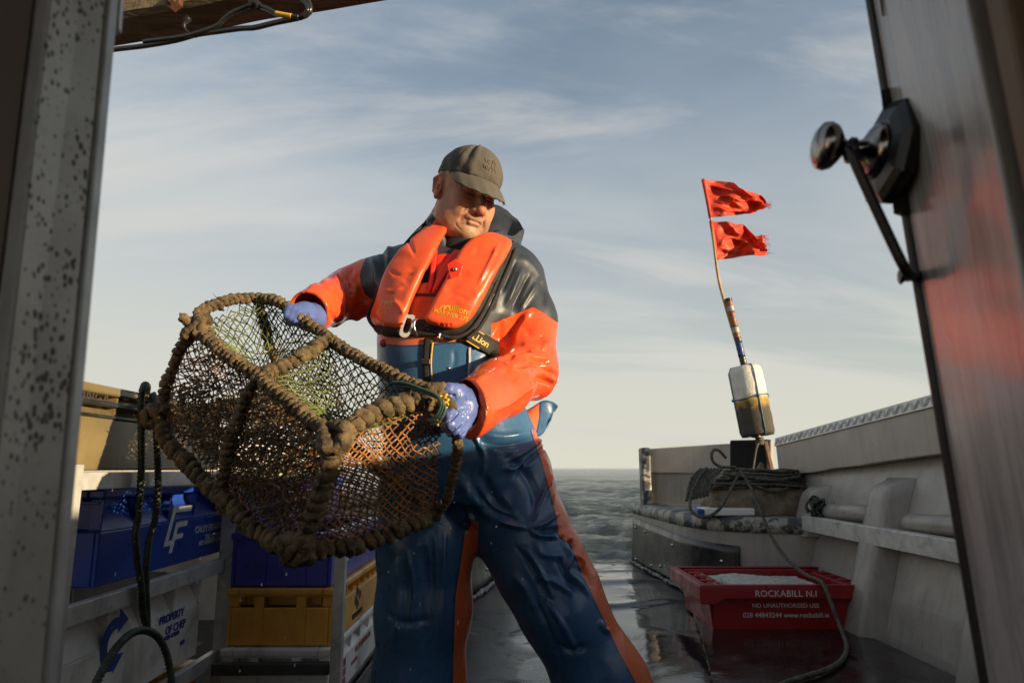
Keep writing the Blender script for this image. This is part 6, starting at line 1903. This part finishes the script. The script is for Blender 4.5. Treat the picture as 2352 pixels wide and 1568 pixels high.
# ---- life jacket
zw = lambda x, y: ((900 + x / 6.03) / 1.0629, (700 + y / 6.03) / 1.0629)
def life_jacket():
    y_ref = 1.80
    def w2(px): return [(D(x, y, y_ref)[0], D(x, y, y_ref)[2]) for x, y in px]
    def y0(x, z):
        """centre depth of the lobes over the chest; swings back over the shoulders"""
        base = chest(x, np.minimum(z, D(0, 600, y_ref)[2]), 2.3)
        up = np.interp(z, sorted([D(0, yy, y_ref)[2] for yy in (760, 640, 590, 550, 505)]), [0.0, .0, .02, .055, .11])
        return base - .022 + up
    def lobe(px, T, grow, off, h=.0034):
        poly = w2(smooth2(px + [px[0]], 90)[:-1]); P = np.array(poly)
        v = Vox((P[:, 0].min() - .04, 1.66, P[:, 1].min() - .04), (P[:, 0].max() + .04, 2.03, P[:, 1].max() + .04), h)
        X, Z = np.meshgrid(v.ax[0], v.ax[2], indexing='ij')
        d2 = poly_sd(np.stack([X.ravel(), Z.ravel()], 1).astype(float), poly).reshape(X.shape) - grow
        yc = y0(X.astype(float), Z.astype(float)) + off
        # soften the depth field so the lobe bends smoothly
        for _ in range(12):
            yc[1:-1, 1:-1] = (yc[1:-1, 1:-1] + yc[:-2, 1:-1] + yc[2:, 1:-1] + yc[1:-1, :-2] + yc[1:-1, 2:]) / 5
        r = T * .72
        a = np.maximum(d2 + r, 0)[:, None, :]; b = np.maximum(np.abs(v.ax[1][None, :, None] - yc[:, None, :]) - (T - r), 0)
        v.F = (np.sqrt(a * a + b * b) + np.minimum(np.maximum(d2[:, None, :] + r, np.abs(v.ax[1][None, :, None] - yc[:, None, :]) - (T - r)), 0) - r).astype(np.float32)
        return v.mesh(2)
    left = [(1022, 490), (1000, 490), (966, 520), (930, 566), (904, 600), (884, 645), (866, 690), (852, 722), (858, 742), (880, 752), (908, 760), (931, 766), (938, 752), (950, 712), (966, 672), (984, 632), (996, 598), (1008, 560), (1022, 520)]
    right = [(1100, 542), (1128, 528), (1160, 538), (1174, 552), (1162, 588), (1146, 624), (1128, 662), (1110, 702), (1092, 734), (1072, 756), (1048, 768), (1018, 764), (988, 752), (994, 734), (1012, 700), (1030, 662), (1046, 622), (1062, 586), (1080, 560)]
    root = None; meshes = []
    for px, side in ((left, 'l'), (right, 'r')):
        V, Qd = lobe(px, .019, .003, -.016)
        st = ([(ztex(zw, (60, 480), (130, 540), (220, 590)), 4, -3), (ztex(z4, (330, 920), (300, 1000), (250, 1060)), 12, -3), (ztex(z4, (200, 780), (280, 820), (360, 840)), 12, 3), (ztex(z4, (170, 1180), (230, 1230), (260, 1300)), 5, 5), (ztex(z4, (240, 700), (300, 760), (340, 860)), 4, -5), (ztex(z4, (150, 960), (220, 1000), (330, 980)), 4, -4), (ztex(z4, (100, 1100), (170, 1120), (260, 1090)), 4, 4)] if side == 'l' else
              [(ztex(zw, (1060, 540), (1080, 590)), 3, -4), (ztex(zw, (1130, 540), (1140, 590)), 3, -3.5), (ztex(zw, (1200, 540), (1190, 585)), 3, -3), (ztex(z4, (560, 1130), (640, 1060), (740, 960)), 14, -4), (ztex(z4, (640, 1230), (760, 1180), (820, 1090)), 12, 4), (ztex(z4, (760, 800), (850, 830), (930, 800)), 12, -4), (ztex(z4, (960, 760), (880, 930), (800, 1080)), 4, 5), (ztex(z4, (560, 1180), (650, 1150), (740, 1190)), 4.5, -2.5)])
        V = carve(V, Qd, st)
        N = vnormals(V, Qd); V = V + N * ((fbm(V * 13, 41) - .5) * .005)[:, None]
        if root is None:
            root = add('life_jacket', V, Qd, 'vest_shell', PERSON, True); root['label'] = 'orange red life jacket collar with black binding'; o = root
        else: o = add('lobe', V, Qd, 'vest_shell', root, True)
        meshes.append((V, Qd))
    # black cover behind, showing along the outer edges
    lb = [(998, 504), (960, 530), (922, 568), (897, 602), (876, 648), (858, 692), (846, 722), (850, 748), (866, 764), (890, 775), (925, 782), (938, 770), (940, 745), (960, 680), (992, 600)]
    rb = [(1120, 530), (1176, 548), (1182, 566), (1170, 600), (1153, 640), (1134, 684), (1116, 720), (1098, 748), (1078, 770), (1050, 783), (1015, 782), (978, 770), (990, 745), (1030, 660), (1070, 580)]
    for px in (lb, rb):
        V, Qd = lobe(px, .030, 0, .016, .0042)
        N = vnormals(V, Qd); V = V + N * ((fbm(V * 40, 4) - .5) * .006)[:, None]
        add('cover', V, Qd, 'webbing', root, True)
    # piping along the zip edge of the cover
    vb = np.vstack([m_[0] for m_ in meshes]); fb_ = np.vstack([meshes[0][1], meshes[1][1] + len(meshes[0][0])])
    LB = BVHTree.FromPolygons([tuple(p) for p in vb], [tuple(int(k) for k in f) for f in fb_])
    for pts in ([(1178, 556), (1165, 592), (1149, 630), (1131, 670), (1113, 710), (1095, 740), (1075, 762), (1048, 775), (1015, 772), (984, 758)], [(1184, 572), (1170, 610), (1152, 650), (1134, 692), (1116, 728), (1100, 752), (1080, 774), (1052, 786)],
                [(980, 510), (950, 540), (916, 580), (894, 612), (874, 655), (856, 700), (846, 726), (852, 746), (880, 760), (930, 774)]):
        P = smooth2(pts, 60); Q_ = np.array([D(x, y, float(y0(*[D(x, y, y_ref)[k] for k in (0, 2)])) - .004) for x, y in P])
        MB().tube(spline(Q_[::6], 120), .0055, 8).build('piping', 'webbing', root, True)
    # printed marks
    def printed(mb, polys2):
        """polys2: flat polygons in pixels, laid on the lobes"""
        for V2, F2 in polys2:
            V3 = []
            for x, y in V2:
                o_ = D(x, y, 1.2); d = ray(x, y); d = d / np.linalg.norm(d); h = LB.ray_cast(Vector(o_), Vector(d))
                V3.append(np.array(h[0]) - d * .0012 if h[0] is not None else D(x, y, 1.70))
            mb.put(V3, F2)
    def txt(s, cx, cy, size, ang, **kw):
        V, F_ = text_mesh(s, size, ext=0, **kw); c, s_ = math.cos(ang), math.sin(ang)
        return [((cx + V[i][0] * c + V[i][1] * s_, cy + V[i][0] * s_ - V[i][1] * c) ) for i in range(len(V))], F_
    def stroke_poly(pts, w):
        P = smooth2(pts, 24); T = np.gradient(P, axis=0); T /= np.linalg.norm(T, axis=1)[:, None]; N_ = np.stack([-T[:, 1], T[:, 0]], 1)
        V = [tuple(p + n_ * w * s_) for p, n_ in zip(P, N_) for s_ in (-1, 1)]
        return V, [(2 * i, 2 * i + 1, 2 * i + 3, 2 * i + 2) for i in range(23)]
    a = math.atan2(95, 330)
    mb = MB()
    printed(mb, [txt('ullion', *zw(1310, 372), 20.5, a, bold=.35, space=.98), txt('MARINER 275', *zw(1205, 440), 14.0, a, bold=.12, space=.98)])
    printed(mb, [stroke_poly(ztex(zw, (1035, 330), (1080, 290), (1120, 280), (1105, 330)), 1.4), stroke_poly(ztex(zw, (1100, 330), (1150, 285), (1185, 290), (1190, 345)), 1.9)])
    printed(mb, [txt('C E', *zw(208, 400), 15, .06, bold=.05)])
    printed(mb, [stroke_poly(ztex(zw, (170, 270), (215, 215), (245, 225), (235, 265)), 1.5), stroke_poly(ztex(zw, (235, 265), (275, 225), (300, 230), (290, 270), (330, 225), (335, 270)), 1.6), stroke_poly(ztex(zw, (190, 215), (235, 222), (285, 215)), 1.2)])
    c0 = zw(337, 203); printed(mb, [([c0] + [(c0[0] + 2.6 * math.cos(t), c0[1] + 2.6 * math.sin(t)) for t in np.linspace(0, 6.28, 14)[:-1]], [(0, i, i % 13 + 1) for i in range(1, 14)])])
    mb.build('lettering', 'ink_yellow', root)
    # belt, buckle, webbing with yellow edges
    b = strip('belt', ztex(zw, (200, 620), (450, 600), (720, 480), (960, 500), (1100, 600)), ztex(zw, (230, 730), (450, 720), (720, 720), (980, 715), (1100, 700)), 'webbing', root, off=.012, th=.004, sm=True)
    c = [zw(*p) for p in ((560, 410), (675, 450), (585, 715), (460, 680))]
    Yb = 1.675
    out_ = smooth2([(c[0][0] * .9 + c[1][0] * .1, c[0][1] * .9 + c[1][1] * .1), c[1], c[2], c[3], c[0], (c[0][0] * .9 + c[1][0] * .1, c[0][1] * .9 + c[1][1] * .1)], 60)
    ce = np.mean(np.array(c), 0)
    V = []
    for sx, yy in ((1.06, Yb), (1.06, Yb + .006), (.60, Yb + .006), (.60, Yb)):
        for x, y in out_:
            # wide frame at the long sides, narrow window
            V.append(D(ce[0] + (x - ce[0]) * sx, ce[1] + (y - ce[1]) * (sx if sx > 1 else .70), yy + .0))
    n = len(out_); F_ = [(k * n + i, k * n + (i + 1) % n, ((k + 1) % 4) * n + (i + 1) % n, ((k + 1) % 4) * n + i) for k in range(4) for i in range(n)]
    add('buckle', np.array(V), F_, 'alu', root, False, bevel=.0015)
    MB().tube(spline([D(*zw(750, 460), 1.69), D(*zw(690, 490), 1.672), D(*zw(665, 555), 1.668), D(*zw(690, 660), 1.672), D(*zw(715, 715), 1.69)], 30), .0028, 8).build('ring', 'steel', root, True)
    wb = strip('webbing', ztex(zw, (1480, 575), (1700, 690), (1920, 815)), ztex(zw, (1400, 775), (1620, 910), (1900, 1065)), 'webbing', root, off=.010, th=.003, sm=True)
    for ta, tb in ((((1495, 580), (1590, 632), (1705, 695)), ((1490, 596), (1585, 648), (1698, 711))), (((1413, 766), (1520, 832), (1628, 898)), ((1408, 782), (1515, 848), (1622, 914)))):
        strip('edge_stripe', ztex(zw, *ta), ztex(zw, *tb), 'ink_yellow', wb, 24, 3, .0135, .001, sm=True)
    a = math.atan2(200, 320); mb = MB(); V2, F2 = txt('ULLion', *zw(1592, 800), 21, a, bold=.3, space=.92)
    mb.put([snap(x, y, .0135) for x, y in V2], F2); mb.build('lettering', 'ink_yellow', wb)
    # zip pull toggle
    MB().tube(spline([D(*zw(1060, 680), 1.69), D(*zw(1040, 720), 1.685), D(*zw(1010, 790), 1.69)], 12), [.002, .003, .004, .003, .002, .003, .0045, .005, .004, .003, .003, .002], 8).build('toggle', 'steel', root, True)
    def depth(x, y):
        o_ = D(x, y, 1.2); d = ray(x, y); d = d / np.linalg.norm(d); h = LB.ray_cast(Vector(o_), Vector(d)); return h[0][1] if h[0] is not None else 9
    return root, depth
VEST, VESTB = life_jacket()
# ---- bib fittings: strap, zip, seam, snap
strip('brace_strap', ztex(zw, (815, 760), (800, 900), (800, 1150), (830, 1560)), ztex(zw, (950, 760), (930, 900), (900, 1150), (920, 1560)), 'webbing', TRS, 30, 4, .005, .003, sm=True)
strip('brace_clip', ztex(zw, (775, 1060), (840, 1060), (905, 1060)), ztex(zw, (770, 1140), (840, 1145), (905, 1145)), 'black_plastic', TRS, 10, 6, .010, .008)
strip('zip', ztex(zw, (930, 820), (915, 950), (905, 1120), (925, 1360)), ztex(zw, (958, 820), (940, 950), (930, 1140), (940, 1360)), 'cord_yellow', TRS, 40, 3, .008, .002, sm=True)
strip('seam', ztex(zw, (1470, 890), (1470, 1000), (1465, 1150), (1460, 1330)), ztex(zw, (1505, 890), (1500, 1000), (1492, 1150), (1480, 1330)), 'tape_grey', TRS, 30, 3, .003, .0015)
strip('bib_hem', ztex(zw, (620, 100), (850, 95), (1100, 110)), ztex(zw, (615, 135), (850, 130), (1090, 145)), 'hood_cloth', TRS, 24, 3, .003, .002)
p_ = snap(*zw(222, 830), .001); MB().lathe([(.011, -.004), (.011, .002), (.008, .004), (0, .0045)], p_, (-.3, -1, .1), 16).build('stud', 'red_plastic', TRS, True)
p_ = snap(*zw(1180, 1195), .0005); MB().lathe([(.004, -.002), (.004, .002), (0, .003)], p_, (0, -1, .1), 12).build('stud', 'steel', TRS, True)
def flap():
    """stiff loose edge of the bib standing off at the back"""
    A = [q(1170, 960, 1.98), q(1216, 938, 2.0), q(1246, 920, 2.02), q(1268, 922, 2.03), q(1283, 932, 2.03)]
    B = [q(1176, 1010, 1.92), q(1212, 985, 1.94), q(1232, 1003, 1.965), q(1250, 992, 1.99), q(1262, 965, 2.01)]
    n, m = 40, 14; a, b = spline(A, n), spline(B, n); V = []
    for i in range(n):
        for j in range(m):
            s = j / (m - 1); V.append(a[i] * (1 - s) + b[i] * s + np.array([0, -.014 * math.sin(math.pi * s) * (.4 + math.sin(i / n * 5)), 0]))
    V = np.array(V); F_ = [(i * m + j, i * m + j + 1, i * m + m + j + 1, i * m + m + j) for i in range(n - 1) for j in range(m - 1)]
    o = add('waist_flap', V, F_, 'bib_rubber', TRS, True); px = proj(V)
    og = np.minimum(px[:, 0] - np.interp(px[:, 1], [935, 960, 985, 1005], [1208, 1204, 1200, 1200]), np.interp(px[:, 1], [935, 960, 985, 1005], [1238, 1237, 1232, 1226]) - px[:, 0])
    attr(o, 'orange', og)
    md = o.modifiers.new('t', 'SOLIDIFY'); md.thickness = .004
flap()
# ---- collar, hood, shirt, placket
def collar():
    v = Vox((-.32, 1.66, 1.36), (.10, 2.16, 1.70), .0036)
    # standing collar open at the throat
    def ring(c, a, b, r, k, t0, t1, lean):
        P = []
        for t in np.linspace(t0, t1, 22): P.append(np.array(c) + (a * math.sin(t), -b * math.cos(t), lean * math.cos(t)))
        v.chain(P, [r] * 22, k)
    c = q(1068, 545, 1.90)
    for dz, da, r in ((-.045, .006, .013), (-.023, .0, .012), (-.002, .0, .011), (.016, .005, .010)):
        ring(c + (0, .02, dz), .098 + da, .100 + da, r, .012, rad(62), rad(322), -.035 - dz * .4)
    v.chain([q(1002, 482, 1.93), q(992, 512, 1.86), q(988, 545, 1.815), q(996, 566, 1.80)], [.012, .013, .012, .008], .014)
    V, Qd = v.mesh(2); N = vnormals(V, Qd); V = V + N * ((fbm(V * 22, 51) - .5) * .008)[:, None]
    add('collar', V, Qd, 'hood_cloth', JK, True)
    # hood lying open behind his left shoulder
    nu, nv = 64, 22
    back = spline([q(1100, 500, 2.02), q(1136, 472, 2.045), q(1160, 482, 2.035), q(1181, 498, 2.01), q(1196, 513, 1.975), q(1201, 527, 1.94)], nu)
    frnt = spline([q(1074, 588, 1.775), q(1092, 568, 1.785), q(1118, 552, 1.80), q(1146, 543, 1.82), q(1178, 541, 1.87), q(1201, 528, 1.935)], nu)
    low = spline([q(1080, 600, 1.785), q(1108, 580, 1.80), q(1134, 572, 1.82), q(1160, 580, 1.85), q(1180, 578, 1.90), q(1192, 566, 1.96)], nu)
    lowb = spline([q(1120, 560, 2.06), q(1140, 540, 2.07), q(1160, 545, 2.06), q(1176, 552, 2.04), q(1188, 560, 2.0), q(1192, 566, 1.965)], nu)
    V = []; 
    prof = np.linspace(0, 1, nv)
    for i in range(nu):
        e = math.sin(math.pi * min(1, .08 + i / nu * .92)) ** .6
        seq = []
        for s in prof: seq.append(lowb[i] * (1 - s) + back[i] * s + np.array([0, .012 * math.sin(math.pi * s), 0]))
        for s in prof[1:]: seq.append(back[i] * (1 - s) + frnt[i] * s + np.array([0, .0, -.060 * e * math.sin(math.pi * s) ** .8]))
        for s in prof[1:]: seq.append(frnt[i] * (1 - s) + low[i] * s + np.array([.006 * e, -.016 * e, .002]) * math.sin(math.pi * s))
        V += seq
    m_ = len(seq); V = np.array(V); V = V + (vnoise3(V * 26) - .5) * .010
    F_ = [(i * m_ + j, i * m_ + j + 1, i * m_ + m_ + j + 1, i * m_ + m_ + j) for i in range(nu - 1) for j in range(m_ - 1)]
    o = add('hood', V, F_, 'hood_cloth', JK, True)
    md = o.modifiers.new('t', 'SOLIDIFY'); md.thickness = .0035; md.offset = 0
    rimV = V.reshape(nu, m_, 3)[:, 2 * nv - 2]
    MB().tube(rimV, .0036, 8).build('hood_hem', 'hood_cloth', o, True)
    # t-shirt at the throat
    v = Vox((-.26, 1.74, 1.36), (.02, 2.0, 1.56), .004)
    v.cone(q(1062, 592, 1.90), q(1052, 650, 1.875), .078, .085, .01); v.cone(q(1064, 576, 1.905), q(1064, 586, 1.902), .070, .078, .01)
    V, Qd = v.mesh(2); add('shirt', V, Qd, 'tee_navy', PERSON, True)
    m = Mat('placket_red'); m.col(m.mix(m.rng(m.noise(9, 5), .3, .7), (.76, .035, .018), (.84, .06, .025))); m.set('Roughness', .28); m.bump(m.noise(30, 4), .15, .005); M['placket_red'] = m.m
    SB = BVHTree.FromPolygons([tuple(p) for p in np.vstack([V, JV])], [tuple(int(k) for k in f) for f in np.vstack([Qd, JQ + len(V)])])
    def panel(px, th, off, n=9):
        P = np.array(smooth2(px + [px[0]], 44)[:-1]); ce = P.mean(0)
        V = []; 
        for k in range(n):
            s = 1 - k / n
            for p in P: 
                w = ce + (p - ce) * s; V.append(snap(w[0], w[1], off + .003 * (1 - s ** 4), bvh=SB))
        m_ = len(P); V.append(snap(ce[0], ce[1], off + .003, bvh=SB)); V = np.array(V)
        y = V[:, 1]; V[:, 1] = np.minimum(y, np.median(y) + .03)
        F_ = [(k * m_ + i, k * m_ + (i + 1) % m_, (k + 1) * m_ + (i + 1) % m_, (k + 1) * m_ + i) for k in range(n - 1) for i in range(m_)] + [((n - 1) * m_ + i, (n - 1) * m_ + (i + 1) % m_, n * m_) for i in range(m_)]
        return V, F_
    for px, off in (([(1004, 586), (1028, 584), (1046, 592), (1030, 618), (1012, 640), (998, 664), (994, 640)], .006), ([(988, 562), (1001, 562), (1003, 580), (999, 612), (994, 650), (990, 668), (985, 668), (988, 640), (992, 600)], .016),
                    ([(1046, 574), (1062, 578), (1076, 586), (1058, 600), (1034, 618), (1014, 645), (1000, 670), (993, 670), (1004, 640), (1020, 608)], .018)):
        V, F_ = panel(px, .003, off); o = add('placket', V, F_, 'placket_red', JK, True); md = o.modifiers.new('t', 'SOLIDIFY'); md.thickness = .003
    # storm tab with a stud, lying over the edge of the lobe
    tb = [(1026, 606), (1046, 594), (1064, 610), (1056, 632), (1034, 640)]
    ym = min(min(VESTB(x, y), 1.74) for x, y in tb + [(1045, 618), (1055, 605), (1058, 620)]); yt = [ym - .007 + .00012 * abs(x - 1045) for x, y in tb]
    MB().prism([D(x, y, k) for (x, y), k in zip(tb, yt)], (0, .005, 0)).build('storm_tab', 'placket_red', JK, bevel=.002)
    MB().lathe([(.0055, -.002), (.0055, .002), (.003, .0035), (0, .0035)], D(1045, 618, sum(yt) / 5 - .002), (0, -1, .1), 14).build('stud', 'steel', JK, True)
collar()
# ---- gloves
z3 = lambda x, y: ((1020 + x / 8.71) / 1.0629, (920 + y / 8.71) / 1.0629)
def gloves():
    h = lambda x, y, Y: D(*z3(x, y), Y)
    v = Vox((-.27, 1.33, .86), (.0, 1.62, 1.06), .0017)
    v.chain([h(1010, 560, 1.560), h(960, 560, 1.500), h(900, 600, 1.455)], [.033, .034, .032], .02)
    v.ell(h(900, 700, 1.450), (.036, .026, .040), .02)
    K = [(820, 560, 1.430), (900, 720, 1.424), (980, 860, 1.426), (1040, 980, 1.434)]
    Pp = [(650, 830, 1.388), (690, 1010, 1.384), (800, 1140, 1.390), (920, 1220, 1.404)]
    Dd = [(560, 860, 1.412), (590, 1060, 1.412), (690, 1180, 1.416), (830, 1255, 1.426)]
    Tt = [(560, 800, 1.445), (590, 1000, 1.445), (680, 1120, 1.445), (800, 1200, 1.450)]
    for i, r in enumerate((.0118, .0120, .0112, .0098)):
        k, p, d_, t_ = h(*K[i]), h(*Pp[i]), h(*Dd[i]), h(*Tt[i])
        v.cone(h(980, 600 + 60 * i, 1.460), k, .016, r * 1.12, .012)
        v.cone(k, p, r * 1.05, r, .0018); v.cone(p, d_, r, r * .92, .0015); v.cone(d_, t_, r * .92, r * .8, .0015)
        v.ell(k, (r * 1.12,) * 3, .005)
    v.chain([h(960, 420, 1.480), h(800, 300, 1.435), h(650, 270, 1.415), h(500, 300, 1.412)], [.022, .0165, .0135, .0115], .010)
    v.chain([h(880, 330, 1.460), h(820, 480, 1.445)], [.018, .016], .012)
    V, Qd = v.mesh(2); N = vnormals(V, Qd); V = V + N * ((fbm(V * 45, 61) - .5) * .0018 - .0016 * np.clip(np.sin(V[:, 0] * 420 + V[:, 2] * 260), .6, 1) * (vnoise(V * 60) > .45))[:, None]
    V = carve(V, Qd, [(ztex(z3, (880, 740), (760, 870), (690, 915), (590, 950)), 2.2, -5.5), (ztex(z3, (950, 960), (860, 1060), (700, 1160)), 2.2, -5.5), (ztex(z3, (1010, 1120), (920, 1200), (800, 1270)), 2.0, -4.5),
                      (ztex(z3, (820, 390), (720, 400), (610, 380)), 3.0, -6), (ztex(z3, (780, 650), (700, 740)), 3, 2), (ztex(z3, (1080, 560), (1120, 700)), 3, -1.5), (ztex(z3, (1030, 470), (1090, 520)), 2.5, 1.5), (ztex(z3, (950, 700), (1000, 760)), 2.5, 1.8), (ztex(z3, (1040, 690), (1060, 800), (1050, 900)), 2.2, -1.6)])
    g = add('glove', V, Qd, 'glove_nitrile', PERSON, True); g['label'] = 'lilac rubber glove gripping the strapped corner of the pot'
    # his right hand, gripping the far upper bar of the pot
    v = Vox((-.68, 1.58, 1.20), (-.42, 1.88, 1.38), .0024)
    bar = np.array(POTBARS['far_top']); 
    j = lambda x, y, Y: D(x + 14, y + 12, Y)
    v.chain([j(716, 722, 1.805), j(704, 716, 1.765), j(688, 708, 1.730)], [.034, .033, .028], .02)
    v.ell(j(682, 708, 1.723), (.036, .026, .028), .018)
    for i, r in enumerate((.0115, .012, .0115, .010)):
        a = (664 + 10 * i, 694 + 6 * i); k = j(a[0] + 4, a[1] + 4, 1.707); p = j(a[0] - 12, a[1] + 2, 1.677); d_ = j(a[0] - 18, a[1] + 20, 1.670); t_ = j(a[0] - 10, a[1] + 36, 1.690)
        v.cone(j(690, 708, 1.725), k, .018, r * 1.1, .012); v.cone(k, p, r * 1.08, r, .005); v.cone(p, d_, r, r * .92, .003); v.cone(d_, t_, r * .92, r * .8, .003)
    v.chain([j(692, 728, 1.740), j(686, 740, 1.710), j(672, 742, 1.690)], [.020, .015, .0115], .01)
    V, Qd = v.mesh(2); N = vnormals(V, Qd); V = V + N * ((fbm(V * 45, 62) - .5) * .0035)[:, None]
    g = add('glove', V, Qd, 'glove_nitrile', PERSON, True); g['label'] = 'lilac rubber glove over the far upper bar of the pot'
gloves()
